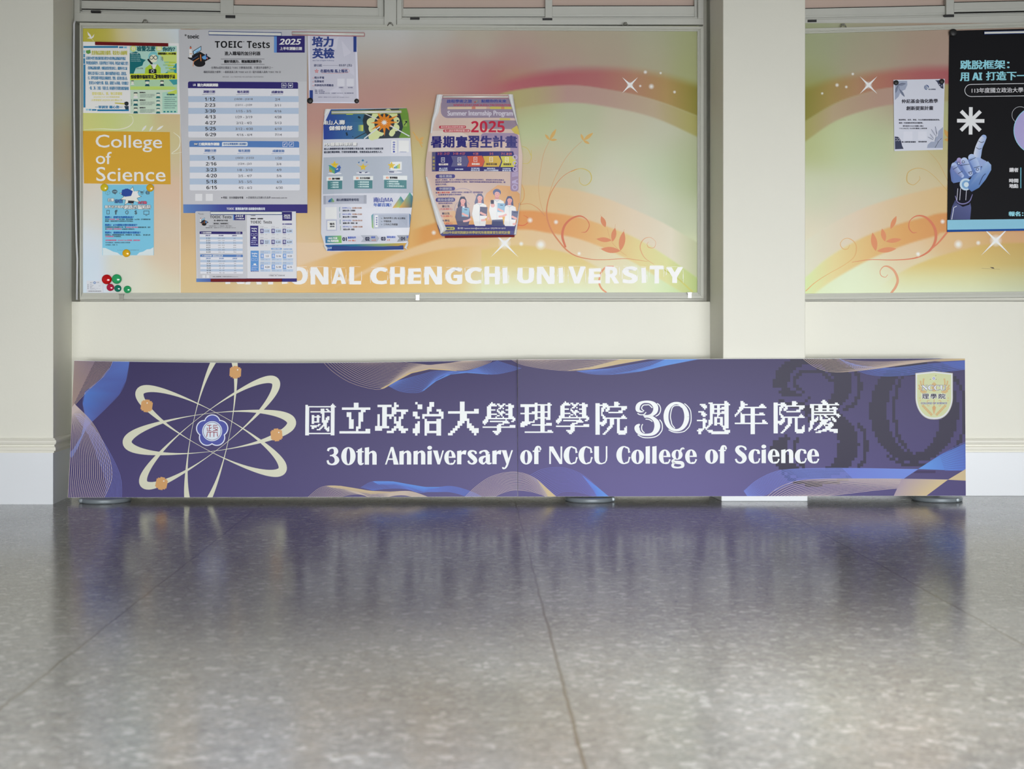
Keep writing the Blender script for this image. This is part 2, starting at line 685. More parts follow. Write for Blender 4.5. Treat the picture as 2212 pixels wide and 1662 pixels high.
xc0, xc1 = W(1562, 0, DPC).x, W(1739.5, 0, DPC).x
zc = W(0, 975, DPC).z
f = MB()
prism(f, xc0, xc1, xp0, xc1, DPC, DW, zc, 3.1, 0)
f.box(xp0 + 0.004, xc1, DW, 6.2, zc, 3.1, 0)
tag(f.build('wall_center', M_CREAM, bevel=0.003), kind='structure')
f = MB()
prism(f, xc0 - 0.008, xc1 + 0.008, xp0 - 0.004, xc1 + 0.008, DPC - 0.008, DW, 0, zc, 0)
tag(f.build('baseboard_center', M_WHITE, bevel=0.003), kind='structure')

# chair rail profile (out from the wall, height above its foot)
RAIL = [(0.0, 0.0), (0.004, 0.0), (0.0045, 0.007), (0.011, 0.008), (0.0125, 0.013), (0.011, 0.022), (0.006, 0.026), (0.006, 0.031),
        (0.012, 0.034), (0.0155, 0.042), (0.0145, 0.049), (0.009, 0.053), (0.007, 0.057), (0.0, 0.058)]


def rail(name, path, z):
    """path in plan, outside on its right-hand side when walked"""
    f = MB()
    rows = []
    n = len(path)
    for i, p in enumerate(path):
        p = Vector((p[0], p[1]))
        ns = []
        for a, b in ((i - 1, i), (i, i + 1)):
            if 0 <= a and b < n:
                d = (Vector(path[b][:2]) - Vector(path[a][:2])).normalized()
                ns.append(Vector((d.y, -d.x)))
        k = ns[0] if len(ns) == 1 else (ns[0] + ns[1]) / (1 + ns[0].dot(ns[1]))
        rows.append([f.bm.verts.new((p.x + k.x * o, p.y + k.y * o, z + h)) for o, h in RAIL])
    for A, B in zip(rows, rows[1:]):
        for j in range(len(RAIL) - 1):
            f.bm.faces.new([A[j], B[j], B[j + 1], A[j + 1]])
        f.bm.faces.new([A[-1], B[-1], B[0], A[0]])
    f.bm.faces.new(rows[0]); f.bm.faces.new(rows[-1][::-1])
    return tag(f.build(name, M_RAIL), kind='structure')


rail('trim_1', [(-4.2, DPL), (xa, DPL), (xl, DW - 0.002)], W(0, 978.5, DPL).z)
rail('trim_2', [(xp0 + 0.002, DW - 0.002), (xc0, DPC), (xc1, DPC), (xc1, DW - 0.002)], W(0, 976, DPC).z)
rail('trim_3', [(xc1 + 0.004, DW), (XR, DW)], W(0, 977, DW).z)
rail('trim_4', [(xl + 0.004, DW), (xp0 - 0.004, DW)], W(0, 977, DW).z)

# ------------------------------------------------------------------ windows over the boards
DV = 5.955


def window(name, x0, x1, panes, stiles, sill, rails, stops, tilt, mull=None):
    """x0..x1 frame; panes [(x0,x1,ybottom)], rails [(x0,x1,y0,y1,setback)], stiles [(x0,x1,y1,front)]; tilt in px rise per px"""
    cxp = (x0 + x1) / 2
    root = empty(name, W(cxp, sill[1], DV))
    tag(root, kind='structure')
    TOP = -230

    def t(a, b):
        return ((a - cxp) * tilt, (b - cxp) * tilt)
    f = MB()
    f.pbox(x0, sill[0], x1, sill[1], DV - 0.02, 0.10, t=t(x0, x1))                # sill face
    f.pbox(x0 + 2, sill[0] - 3.5, x1 - 2, sill[0] + 1, DV - 0.008, 0.08, t=t(x0, x1))   # track ridge
    f.pbox(x0 + 2, sill[0] - 8, x1 - 2, sill[0] - 2, DV + 0.018, 0.05, t=t(x0, x1))
    for a, b in ((x0, x0 + 12), (x1 - 12, x1)):
        f.pbox(a, TOP, b, sill[1] - 3, DV - 0.018, 0.09, t=t(a, b))
    f.pbox(x0, TOP - 24, x1, TOP, DV - 0.018, 0.09)
    if mull: f.pbox(mull[0], TOP, mull[1], mull[2], DV - 0.035, 0.10, t=t(mull[0], mull[1]))
    f.build('window_frame', M_ALU, root, W(cxp, sill[1], DV), bevel=0.0012)
    for i, (a, b, y) in enumerate(panes):
        g = MB(); g.pbox(a - 4, TOP, b + 4, y + 3, DV + 0.030, 0.005, t=t(a, b))
        g.build('pane', M_PANE, root, W((a + b) / 2, y, DV + 0.03))
        r = rails[i]
        g = MB()
        g.pbox(r[0], r[2], r[1], r[3], DV + r[4], 0.028, t=t(r[0], r[1]))
        g.pbox(r[0], r[2] + (r[3] - r[2]) * 0.72, r[1], r[2] + (r[3] - r[2]) * 0.80, DV + r[4] - 0.002, 0.02, t=t(r[0], r[1]))
        g.pbox(r[0], r[2] - 1.5, r[1], r[2] - 0.2, DV + r[4] + 0.004, 0.02, 1, t=t(r[0], r[1]))
        g.pbox(r[0], r[3] + 0.1, r[1], r[3] + 1.8, DV + r[4] + 0.003, 0.02, 1, t=t(r[0], r[1]))
        g.build('sash_rail', [M_ALU, M_DARK], root, W((r[0] + r[1]) / 2, r[3], DV), bevel=0.0008)
    for a, b, y, fr in stiles:
        g = MB(); g.pbox(a, TOP, b, y, DV + fr, 0.03, t=t(a, b))
        g.build('sash_stile', M_ALU, root, W((a + b) / 2, y, DV), bevel=0.001)
    for a, b, y0, y1 in stops:
        g = MB(); g.pbox(a, y0, b, y1, DV - 0.024, 0.02, t=t(a, b))
        g.build('rubber_stop', M_BLACK, root, W((a + b) / 2, y1, DV))
    return root


window('window_1', 160, 858, [(176, 476, 6), (506, 815, 11)], [(476, 504, 33, -0.006), (162, 175, 24, 0.004), (815, 829, 35, 0.004)],
       (33.5, 52), [(170, 478, 6.5, 24, 0.008), (504, 818, 11.5, 34, 0.0)], [(196, 216, 27.5, 32), (487, 508, 33, 39)], 0.017, mull=(830, 856, 53.5))
window('window_2', 856, 1520, [(872, 1175, 17), (1193, 1499, 14)], [(1178, 1193, 39, -0.006), (858, 871, 36, 0.004), (1500, 1509, 40, 0.004)],
       (40.5, 53.5), [(866, 1178, 17.5, 36, 0.008), (1193, 1500, 13.5, 36.5, 0.0)], [(886, 906, 37.5, 42), (1172, 1193, 39, 43.5)], -0.001)
window('window_3', 1690, 2440, [(1700, 2036, 11.5), (2062, 2400, 5)], [(2044, 2061, 31, -0.006), (1692, 1704, 30, 0.004)],
       (35.5, 52), [(1700, 2044, 12, 32, 0.008), (2061, 2420, 5.5, 26, 0.0)], [(1745, 1764, 36, 41), (2040, 2061, 31, 36.5)], -0.021)

# ------------------------------------------------------------------ notice boards
EB = 0.76      # light the prints on the boards receive


def make_field(anchors, sigma):
    A = np.array(anchors, float)

    def f(x, y):
        x, y = np.asarray(x, float), np.asarray(y, float)
        d2 = (x[..., None] - A[:, 0]) ** 2 + (y[..., None] - A[:, 1]) ** 2
        w = np.exp(-d2 / (2 * sigma ** 2)) + 1e-5 / (d2 + 1)
        w /= w.sum(-1, keepdims=True)
        return w @ A[:, 2:5]
    return f


def curve_y(pts):
    P = np.array([tuple(q) for q in spline(pts, 8)])
    return lambda x: np.interp(x, P[:, 0], P[:, 1])


def smooth(t):
    t = np.clip(t, 0, 1)
    return t * t * (3 - 2 * t)


LEFT = [(185, 75, 178, 172, 60), (215, 85, 186, 176, 78), (280, 80, 205, 190, 140), (300, 70, 202, 205, 195), (330, 80, 203, 210, 212), (380, 70, 200, 212, 222), (340, 95, 205, 200, 180),
        (180, 262, 200, 200, 118), (180, 278, 205, 205, 140), (225, 260, 195, 205, 130), (290, 268, 200, 206, 150), (380, 262, 205, 182, 140), (385, 290, 208, 188, 155), (378, 340, 205, 187, 155), (375, 300, 195, 195, 130),
        (200, 160, 190, 190, 120), (300, 160, 200, 200, 150), (385, 160, 205, 205, 190),
        (182, 409, 208, 200, 190), (377, 419, 213, 185, 160), (199, 467, 208, 208, 200), (184, 516, 203, 212, 222), (184, 581, 195, 210, 228), (264, 581, 208, 208, 196), (361, 565, 210, 190, 165), (312, 614, 212, 212, 198), (350, 480, 208, 190, 168), (345, 615, 210, 205, 180),
        (215, 440, 208, 206, 200), (190, 620, 200, 212, 226)]
MID = [(410, 581, 215, 185, 130), (412, 487, 198, 168, 125), (412, 557, 205, 175, 135), (412, 616, 203, 184, 142), (482, 622, 205, 178, 130), (553, 628, 206, 190, 155), (623, 628, 210, 172, 100), (653, 475, 205, 175, 110), (653, 522, 212, 190, 165), (653, 569, 215, 185, 150),
       (640, 80, 190, 190, 192), (783, 79, 183, 188, 190), (811, 96, 180, 178, 172), (834, 79, 185, 188, 190), (930, 80, 176, 178, 172), (1030, 80, 172, 165, 150), (789, 130, 174, 162, 148), (834, 141, 178, 150, 140), (789, 176, 178, 140, 130), (823, 199, 175, 132, 125), (930, 140, 175, 148, 138), (1000, 150, 172, 135, 130), (668, 233, 180, 140, 130), (834, 233, 178, 135, 128), (663, 164, 178, 165, 150),
       (690, 230, 180, 140, 130), (690, 280, 178, 125, 118), (690, 320, 190, 165, 140), (690, 350, 200, 185, 150), (684, 379, 180, 130, 48), (894, 230, 178, 140, 128), (894, 265, 180, 130, 120), (896, 283, 188, 160, 130), (896, 300, 195, 178, 95), (900, 330, 195, 190, 140), (900, 370, 198, 178, 135),
       (684, 400, 182, 132, 52), (688, 425, 192, 162, 118), (686, 470, 196, 171, 131), (686, 509, 206, 179, 141), (905, 400, 196, 178, 138), (905, 450, 198, 165, 110), (905, 489, 205, 155, 75), (925, 200, 178, 138, 128), (926, 230, 176, 130, 122), (930, 250, 170, 140, 90), (926, 280, 170, 167, 108), (920, 300, 185, 180, 130),
       (1119, 200, 165, 118, 92), (1049, 196, 165, 104, 106), (990, 196, 170, 122, 116), (1129, 220, 165, 160, 108), (1134, 250, 172, 185, 140), (1134, 290, 180, 190, 150), (1134, 360, 190, 175, 140), (1134, 395, 198, 172, 135),
       (925, 450, 196, 170, 115), (925, 470, 200, 178, 138), (930, 499, 197, 142, 74),
       (1121, 81, 170, 157, 142), (1204, 81, 166, 157, 137), (1308, 81, 166, 159, 139), (1412, 81, 163, 163, 141), (1474, 81, 156, 161, 126), (1501, 81, 148, 152, 108), (1121, 133, 168, 125, 125), (1204, 133, 166, 140, 130), (1308, 123, 163, 146, 129), (1412, 123, 163, 156, 131), (1495, 133, 150, 155, 108),
       (1142, 255, 170, 180, 140), (1246, 258, 172, 176, 146), (1350, 279, 182, 178, 155), (1433, 300, 180, 180, 160), (1495, 331, 160, 165, 130), (1246, 331, 182, 185, 155), (1370, 341, 185, 192, 165), (1162, 362, 190, 175, 145), (1454, 362, 176, 186, 156), (1499, 362, 150, 160, 120), (1204, 372, 190, 178, 146), (1329, 382, 190, 190, 170), (1433, 382, 180, 192, 165), (1495, 392, 148, 160, 115), (1350, 424, 198, 188, 170), (1433, 444, 195, 195, 175), (1485, 455, 172, 180, 150),
       (1120, 520, 208, 178, 135), (1180, 520, 208, 180, 140), (1250, 545, 208, 182, 145), (1330, 570, 208, 195, 160), (1400, 590, 205, 212, 178), (1480, 560, 190, 195, 160), (1460, 610, 190, 210, 165), (1500, 620, 165, 185, 120), (1300, 620, 208, 214, 182), (1200, 620, 208, 212, 178), (1100, 620, 207, 211, 175), (1052, 628, 205, 209, 172),
       (965, 608, 208, 185, 125), (879, 630, 208, 180, 112), (1096, 565, 208, 190, 122), (960, 560, 208, 172, 105), (800, 600, 208, 166, 92), (720, 600, 207, 166, 92), (760, 545, 205, 158, 82), (820, 545, 208, 160, 85), (700, 560, 205, 160, 90), (870, 560, 208, 160, 84), (960, 540, 207, 165, 98), (1040, 540, 208, 176, 128)]
field_l = make_field(LEFT, 26)
field_m = make_field(MID, 34)
RED_T = curve_y([(900, 235), (1000, 195), (1100, 165), (1183, 148), (1287, 141), (1400, 149), (1520, 180)])
RED_B = curve_y([(900, 270), (1000, 232), (1100, 198), (1221, 185), (1308, 193), (1412, 216), (1520, 256)])
B2_B = curve_y([(900, 320), (1000, 270), (1121, 233), (1225, 222), (1308, 230), (1412, 254), (1520, 302)])
TAN_T = curve_y([(880, 440), (1000, 412), (1121, 401), (1183, 403), (1246, 411), (1308, 428), (1370, 453), (1433, 482), (1520, 532)])
ORG_T = curve_y([(880, 500), (1000, 466), (1121, 455), (1183, 459), (1246, 469), (1308, 488), (1370, 513), (1433, 550), (1520, 610)])
ORG_B = curve_y([(880, 560), (1000, 508), (1121, 496), (1183, 503), (1246, 515), (1308, 538), (1370, 568), (1440, 612), (1520, 660)])
YEL_T = curve_y([(1040, 540), (1121, 530), (1183, 538), (1235, 550), (1287, 575), (1340, 606), (1400, 640)])
SW_T = curve_y([(690, 634), (703, 629), (770, 593), (835, 558), (900, 532), (955, 515), (1040, 500)])
SW_B = curve_y([(690, 640), (703, 631), (792, 591), (857, 565), (944, 541), (1030, 531), (1060, 531)])


def grad(x, stops):
    xs = [s[0] for s in stops]
    return np.stack([np.interp(x, xs, [s[1][k] for s in stops]) for k in range(3)], -1)


def board_art(x, y):
    L = (x < 390)[..., None]
    c = np.where(L, field_l(x, y), field_m(x, y))
    R = x >= 390

    def lay(c, m, col):
        m = (m * R)[..., None]
        return c * (1 - m) + col * m
    aa = lambda d: np.clip(d / 5 + 0.5, 0, 1)
    # red arc, faded above, crisp below
    red = grad(x, [(1000, (172, 118, 112)), (1100, (166, 93, 99)), (1200, (161, 88, 95)), (1290, (162, 98, 98)), (1370, (166, 122, 98)), (1440, (160, 132, 82)), (1506, (126, 120, 42))])
    top = smooth((y - RED_T(x) + 6) / np.maximum(12, 26 - 0 * x))
    on = smooth((x - 985) / 130)
    c = lay(c, top * aa(RED_B(x) - y) * on, red)
    b2 = grad(x, [(1100, (165, 158, 106)), (1162, (166, 152, 114)), (1225, (169, 137, 129)), (1308, (170, 142, 130)), (1412, (172, 155, 130)), (1495, (153, 148, 86)), (1506, (148, 144, 78))])
    c = lay(c, aa(y - RED_B(x)) * aa(B2_B(x) - y) * on, b2)
    tan = grad(x, [(880, (205, 170, 110)), (1121, (200, 172, 122)), (1246, (203, 178, 140)), (1370, (208, 192, 168)), (1450, (205, 198, 178)), (1506, (172, 178, 140))])
    mright = smooth((x - 880) / 40)
    c = lay(c, aa(y - TAN_T(x)) * aa(ORG_T(x) - y) * mright, tan)
    org = grad(x, [(880, (200, 140, 66)), (1121, (206, 136, 70)), (1183, (206, 138, 76)), (1246, (206, 150, 88)), (1308, (207, 168, 108)), (1380, (207, 192, 132)), (1440, (200, 200, 140)), (1506, (160, 178, 105))])
    c = lay(c, aa(y - ORG_T(x)) * aa(ORG_B(x) - y) * mright * 0.95, org)
    yel = np.stack([np.interp(y, [530, 570, 600, 632], [v0, v1, v2, v3]) for v0, v1, v2, v3 in ((204, 205, 207, 205), (177, 186, 203, 214), (108, 122, 158, 182))], -1)
    c = lay(c, aa(y - YEL_T(x)) * (x > 1040) * (x < 1400) * smooth((1400 - x) / 160), yel)
    sw = np.ones(x.shape + (3,)) * np.array([211, 178, 130.])
    c = lay(c, aa(y - SW_T(x)) * aa(SW_B(x) - y) * (x < 1055) * (x > 695) * smooth((x - 695) / 60), sw)
    beam = aa((y - 470) + (x - 700) * 0.0 - (540 - 0.55 * (x - 640) - 470)) * 0  # kept plain
    c = lay(c, aa((576 - 0.32 * (x - 640)) - y) * (x > 640) * (x < 745) * (y > 525) * 0.8, np.ones(x.shape + (3,)) * np.array([213, 187, 156.]))
    return c


def fill_field(ink, fn, x0, x1, y0, y1, st):
    xs = np.linspace(x0, x1, int((x1 - x0) / st) + 1)
    ys = np.linspace(y0, y1, int((y1 - y0) / st) + 1)
    X, Y = np.meshgrid(xs, ys)
    C = fn(X, Y)
    nx, ny = len(xs), len(ys)
    pts = [(X[j, i], Y[j, i]) for j in range(ny) for i in range(nx)]
    cols = [tuple(C[j, i]) for j in range(ny) for i in range(nx)]
    faces = [(j * nx + i, j * nx + i + 1, (j + 1) * nx + i + 1, (j + 1) * nx + i) for j in range(ny - 1) for i in range(nx - 1)]
    ink.raw(pts, faces, cols, 0)


def sparkle(ink, fn, x, y, r, arm, L=6, w=2.0):
    rim = []
    n = 16
    pts = [(x + r * math.cos(2 * math.pi * k / n), y + r * math.sin(2 * math.pi * k / n)) for k in range(n)]
    rim = [tuple(fn(np.array([p[0]]), np.array([p[1]]))[0]) for p in pts]
    ink.fan((x, y), pts, (226, 238, 244), rim, L)
    h = r * 0.5
    pts2 = [(x + h * math.cos(2 * math.pi * k / n), y + h * math.sin(2 * math.pi * k / n)) for k in range(n)]
    ink.fan((x, y), pts2, (230, 240, 245), [tuple(0.45 * np.array(c) + 0.55 * np.array((226, 238, 244))) for c in rim], L + 1)
    for sx, sy in ((1, 1), (1, -1), (-1, 1), (-1, -1)):
        if arm: ink.poly([(x + sx * w, y - sy * w), (x + sx * arm, y + sy * arm), (x - sx * w, y + sy * w)], (222, 230, 226), L + 2)


def leaf(ink, x0, y0, x1, y1, wd, col, L=3):
    P = []
    dx, dy = x1 - x0, y1 - y0
    for k in range(9):
        t = k / 8
        P.append((x0 + dx * t, y0 + dy * t, max(0.3, wd * math.sin(math.pi * min(1, t * 1.02)) ** 0.8)))
    ink.line(P, 1, col, L)


bk = Ink(EB)
fill_field(bk, board_art, 174, 389, 56, 638, 2.6)
fill_field(bk, board_art, 390, 1510, 56, 638, 2.6)
# dove, swirls and pale leaves of the left strip
bk.set(0, 0, 3.95)
bk.poly([(745, 268), (775, 300), (782, 318), (806, 290), (798, 318), (780, 332), (742, 326), (768, 318), (752, 300)], (226, 230, 220), 3)
bk.line([(780, 330), (800, 352)], 2, (220, 222, 200), 3)
bk.line([(720, 1108, 2), (860, 1100, 6), (1000, 1105, 8), (1090, 1085, 9), (1135, 1040, 6), (1125, 990, 4), (1100, 985, 3)], 3, (222, 226, 200), 3, smooth=5)
for q in ((1210, 1120, 1250, 1070, 18), (1275, 1122, 1305, 1075, 16), (1335, 1112, 1395, 1072, 18)): leaf(bk, *q, (228, 232, 218))
bk.line([(1480, 1130, 3), (1535, 1180, 8), (1525, 1260, 8), (1465, 1312, 5), (1550, 1300, 3)], 3, (224, 220, 200), 3, smooth=5)
# vines
VN = (196, 118, 84)
OL = (192, 176, 84)
bk.set(1100, 330, 4.809)
bk.line([(90, 545, 5), (200, 530, 5), (290, 572, 6), (370, 655, 9)], 5, (196, 130, 86), 3, smooth=6)
bk.line([(728, 255, 4), (735, 310, 5), (780, 340, 6), (830, 318, 8), (855, 262, 9), (828, 195, 8), (740, 165, 6), (620, 205, 5), (520, 285, 5), (430, 425, 8), (392, 560, 11), (394, 680, 14), (440, 810, 15), (520, 925, 15), (600, 1015, 14), (700, 1075, 11), (850, 1108, 8), (1000, 1112, 7), (1200, 1102, 6), (1330, 1115, 4), (1440, 1132, 2)], 5, (195, 122, 80), 4, smooth=6)
bk.line([(640, 200, 4), (740, 165, 6), (828, 195, 8), (855, 262, 9), (830, 318, 8), (780, 340, 6), (735, 310, 5), (728, 255, 3)], 5, OL, 5, smooth=6)
bk.line([(585, 985, 20), (552, 870, 25), (572, 765, 23), (640, 690, 19), (730, 658, 15), (800, 690, 9), (832, 755, 8), (800, 820, 9), (745, 828, 2)], 9, (194, 104, 72), 5, smooth=6)
bk.line([(362, 645, 4), (318, 490, 4), (306, 330, 4), (330, 150, 4), (362, 0, 4), (420, -128, 3)], 4, (196, 150, 104), 3, smooth=6)
bk.line([(392, 540, 5), (455, 310, 5), (560, 100, 4), (650, -20, 4), (760, -122, 3)], 4, (196, 150, 104), 3, smooth=6)
bk.line([(110, 540, 5), (150, 480, 7), (155, 400, 6), (130, 330, 4)], 5, (200, 140, 80), 3, smooth=6)
bk.line([(228, -30, 3), (228, 60, 6), (195, 110, 5), (130, 112, 3), (228, 60, 3)][:4], 5, OL, 3, smooth=6)
bk.line([(130, -70, 4), (190, -40, 5), (228, 30, 6)], 5, OL, 3, smooth=6)
bk.line([(85, 752, 10), (150, 755, 9), (195, 720, 8), (190, 675, 6), (150, 652, 3)], 5, (200, 96, 58), 3, smooth=6)
for q in ((1000, 775, 955, 660, 50), (1072, 925, 1100, 780, 52), (1155, 1020, 1190, 815, 64), (1065, 912, 905, 897, 48), (1155, 1022, 950, 1000, 62)): leaf(bk, *q, (200, 124, 84))
for a, b in (((955, 660), (948, 645)), ((1100, 780), (1102, 745)), ((1190, 815), (1196, 795)), ((905, 897), (890, 896)), ((950, 1000), (935, 997))): bk.line([a, b], 3, (196, 150, 100), 3)
bk.line([(1018, 790, 4), (1060, 920, 4), (1150, 1020, 4), (1220, 1070, 3)], 3, (200, 150, 100), 3, smooth=4)
bk.line([(1505, 1162, 3), (1405, 1090, 6), (1360, 985, 9), (1392, 905, 7), (1460, 880, 4), (1520, 925, 3), (1505, 985, 5), (1450, 985, 7), (1432, 950, 4), (1450, 925, 2)], 5, (205, 150, 108), 4, smooth=6)
bk.line([(1085, 1182, 14), (1010, 1188, 18), (962, 1235, 18), (938, 1300, 16), (935, 1360, 18), (962, 1415, 18), (1012, 1455, 14)], 9, (206, 138, 100), 4, smooth=6)
bk.line([(1590, 1205, 9), (1750, 1308, 14), (1905, 1448, 18)], 9, (180, 180, 90), 4, smooth=6)
bk.set(1100, 50, 4.809)
for q in ((420, 1215, 372, 1155, 26), (420, 1215, 488, 1100, 34), (420, 1215, 498, 1212, 24), (770, 1220, 745, 1150, 26), (770, 1220, 872, 1140, 36), (770, 1220, 835, 1255, 26)): leaf(bk, *q, (198, 160, 92))
bk.set(0, 0, 1)
bk.line([(892, 285), (905, 305), (912, 318)], 2, (200, 160, 80), 3)
for q in ((905, 306, 897, 292, 6), (905, 306, 915, 296, 7), (905, 306, 914, 310, 5)): leaf(bk, *q, (200, 160, 95))
for x, y, r, a in ((1361, 184, 8, 17), (1394, 156, 5, 0), (1427, 158, 3.5, 0), (1383, 186, 3.5, 0), (1407, 187, 7, 0), (1457, 199, 4, 0), (1090, 526, 15, 30), (1145, 476, 7, 0), (1201, 480, 6, 0), (1126, 527, 6, 0), (1168, 529, 13, 0), (1251, 548, 5, 0), (937, 503, 6, 0)):
    sparkle(bk, board_art, x, y, r, a)
# lettering along the foot
LT = (224, 236, 240)
rs = random.Random(4)
for ch, x0, x1, y0, y1 in (('N', 488, 526, 577, 613), ('A', 531, 564, 580, 614), ('T', 569, 600, 577, 614), ('I', 608, 621, 577, 614), ('O', 628, 663, 578, 614),
                           ('N', 672, 708, 578, 614), ('A', 718, 746, 580, 613), ('L', 756, 779, 578, 614),
                           ('C', 802, 836, 579, 614), ('H', 844, 873, 578, 614), ('E', 883, 908, 581, 613), ('N', 918, 953, 577, 614), ('G', 964, 997, 579, 614), ('C', 1006, 1040, 579, 613), ('H', 1048, 1078, 577, 614), ('I', 1085, 1097, 578, 613),
                           ('U', 1119, 1152, 580, 612), ('N', 1161, 1196, 577, 613), ('I', 1206, 1217, 578, 612), ('V', 1229, 1263, 577, 612), ('E', 1273, 1297, 581, 612), ('R', 1309, 1336, 577, 612), ('S', 1346, 1376, 577, 612), ('I', 1385, 1396, 578, 612), ('T', 1405, 1432, 575, 612), ('Y', 1441, 1474, 578, 611)):
    g = {'I': 'I'}.get(ch, sans_bold(ch))
    if ch == 'I':
        bk.poly([(x0, y0 + 1), (x1 - 1, y0), (x1, y1 - 1), (x0 + 1, y1)], LT, 8)
    else:
        bk.text(g, x0, y0, x1, y1, LT, 8, bold=1.3, jit=0.35)
    for k in range(5):      # scratchy outline
        xx = x0 - 2.0 if k % 2 else x1 + 1.6
        ya = y0 + rs.uniform(-1, 18)
        bk.line([(xx + rs.uniform(-.8, .8), ya), (xx + rs.uniform(-.8, .8), min(y1 + 1, ya + rs.uniform(8, 20)))], 0.6, LT, 9)
    bk.line([(x0, y0 - 1.6 + rs.uniform(-.5, .5)), (x1, y0 - 1.2)], 0.5, LT, 9)
# orange title block
bk.poly([(179.5, 283), (367, 285.5), (368.8, 398.5), (181.5, 396.5)], (206, 158, 46), 5)
TW = (232, 236, 226)
bk.text('College', 207, 291, 350, 327.5, TW, 8, tilt=0.012, bold=0.3)
bk.text('of', 207.5, 328, 241, 354.5, TW, 8, tilt=0.012, bold=0.3)
bk.text('Science', 208.5, 361, 357.5, 391.5, TW, 8, tilt=0.006, bold=0.3)


def board(label, quad, inner, ink, clips, hooks, xs):
    """quad/inner: TL TR BR BL of the frame outside and of the printed face"""
    cx_ = (quad[0][0] + quad[1][0]) / 2
    o0 = W(cx_, quad[2][1], DB)
    root = empty('notice_board', o0)
    tag(root, label, 'notice board', 'printed notice boards under the windows')
    build_print('printed_panel', ink, DB, M_BOARD, quad=[(quad[0][0] + 3, quad[0][1] + 3), (quad[1][0] - 3, quad[1][1] + 3), (quad[2][0] - 3, quad[2][1] - 3), (quad[3][0] + 3, quad[3][1] - 3)], thick=0.012, parent=root, origin=o0)
    f = MB()

    def bar(a, b, c, d, D, dep):
        p = [W(*q, D) for q in (d, c, b, a)]
        k = Vector((0, dep, 0))
        f.hexa([p[0], p[1], p[1] + k, p[0] + k, p[3], p[2], p[2] + k, p[3] + k])
    TL, TR, BR, BL = quad
    tl, tr, br, bl = inner
    mid = lambda p, q, t: (p[0] + (q[0] - p[0]) * t, p[1] + (q[1] - p[1]) * t)
    for D, t0, t1 in ((DB - 0.016, 0.0, 0.50), (DB - 0.011, 0.44, 0.72), (DB - 0.006, 0.70, 1.0)):
        a, b, c, d = (mid(p, q, t0) for p, q in zip(quad, inner))
        e, g, h, i = (mid(p, q, t1) for p, q in zip(quad, inner))
        dep = DB + 0.014 - D
        bar(a, b, g, e, D, dep); bar(i, h, c, d, D, dep); bar(a, e, i, d, D, dep); bar(g, b, c, h, D, dep)
    f.build('frame', M_ALU2, root, o0, bevel=0.0007)
    for x, y in clips:
        g = MB()
        g.pbox(x - 4.5, y - 6, x + 4.5, y + 5.5, DB - 0.020, 0.006)
        g.pbox(x - 5.5, y - 7.5, x + 5.5, y - 5.5, DB - 0.019, 0.008)
        g.build('clip', M_CLIP, root, W(x, y, DB), bevel=0.0006)
    for x, y in hooks:
        g = MB()
        g.tube([W(x - 6, y + 4, DB - 0.016), W(x - 1.5, y - 3.5, DB - 0.019), W(x + 1.5, y - 3.5, DB - 0.019), W(x + 6, y + 4, DB - 0.016)], 0.0022, 8)
        c = W(x, y - 2, DB - 0.018)
        g.lathe([(0.004, 0), (0.004, 0.004), (0.002, 0.006)], c, 'y', 14)
        g.build('hook', M_CLIP, root, W(x, y + 4, DB))
    return root


board('long framed board left of the pillar printed with an orange college title', [(172, 49), (1520, 57), (1520, 645), (172, 647)], [(178.5, 61), (1506.5, 67.5), (1506.5, 632), (178.5, 633)],
      bk, [(262, 643), (902, 644), (1490, 639)], [(313, 46), (843, 52), (1351, 52)], 0)

# the second board repeats the same print, mirrored, behind and right of the pillar
R2 = [(1745, 90, 148, 155, 118), (1745, 150, 150, 158, 118), (1800, 90, 152, 158, 130), (1850, 90, 156, 155, 130), (1900, 90, 160, 150, 130), (2000, 100, 160, 148, 128), (2045, 90, 166, 145, 130), (1760, 120, 150, 155, 125), (1850, 130, 160, 145, 125), (2000, 125, 165, 138, 125), (2040, 130, 168, 138, 128),
      (1745, 200, 130, 128, 50), (1745, 300, 165, 172, 120), (1800, 280, 180, 190, 150), (1870, 230, 178, 180, 145), (1920, 220, 168, 150, 130), (1900, 300, 172, 185, 145), (2046, 260, 168, 172, 125), (2046, 330, 182, 170, 120), (1870, 330, 176, 188, 150), (1960, 340, 190, 185, 150), (2000, 400, 198, 182, 148), (1880, 400, 185, 192, 165), (1870, 440, 200, 190, 172), (1745, 420, 185, 190, 165), (1750, 500, 200, 192, 172), (1745, 600, 190, 208, 165), (1745, 560, 205, 200, 175), (1800, 600, 205, 215, 185), (1900, 610, 205, 215, 182), (2000, 620, 200, 210, 172), (2100, 620, 190, 195, 155), (2200, 625, 178, 180, 135), (2100, 590, 195, 170, 112), (2200, 590, 190, 150, 95), (1950, 555, 208, 180, 145), (2060, 520, 205, 168, 120), (2200, 510, 196, 150, 110), (2150, 550, 200, 160, 100), (2350, 400, 190, 170, 130), (2350, 600, 188, 160, 100)]
field_r = make_field(R2, 38)
q_ = lambda pts: curve_y(pts)
R_RT = q_([(1740, 185), (1800, 165), (1870, 152), (1950, 143), (2050, 139), (2300, 150)])
R_RB = q_([(1740, 262), (1800, 226), (1860, 204), (1930, 189), (2050, 182), (2300, 190)])
R_2B = q_([(1740, 305), (1800, 264), (1860, 241), (1930, 226), (2050, 218), (2300, 226)])
R_TT = q_([(1740, 520), (1800, 482), (1860, 452), (1930, 428), (2000, 411), (2060, 401), (2300, 396)])
R_OT = q_([(1740, 600), (1790, 556), (1860, 515), (1930, 488), (2000, 469), (2060, 459), (2300, 455)])
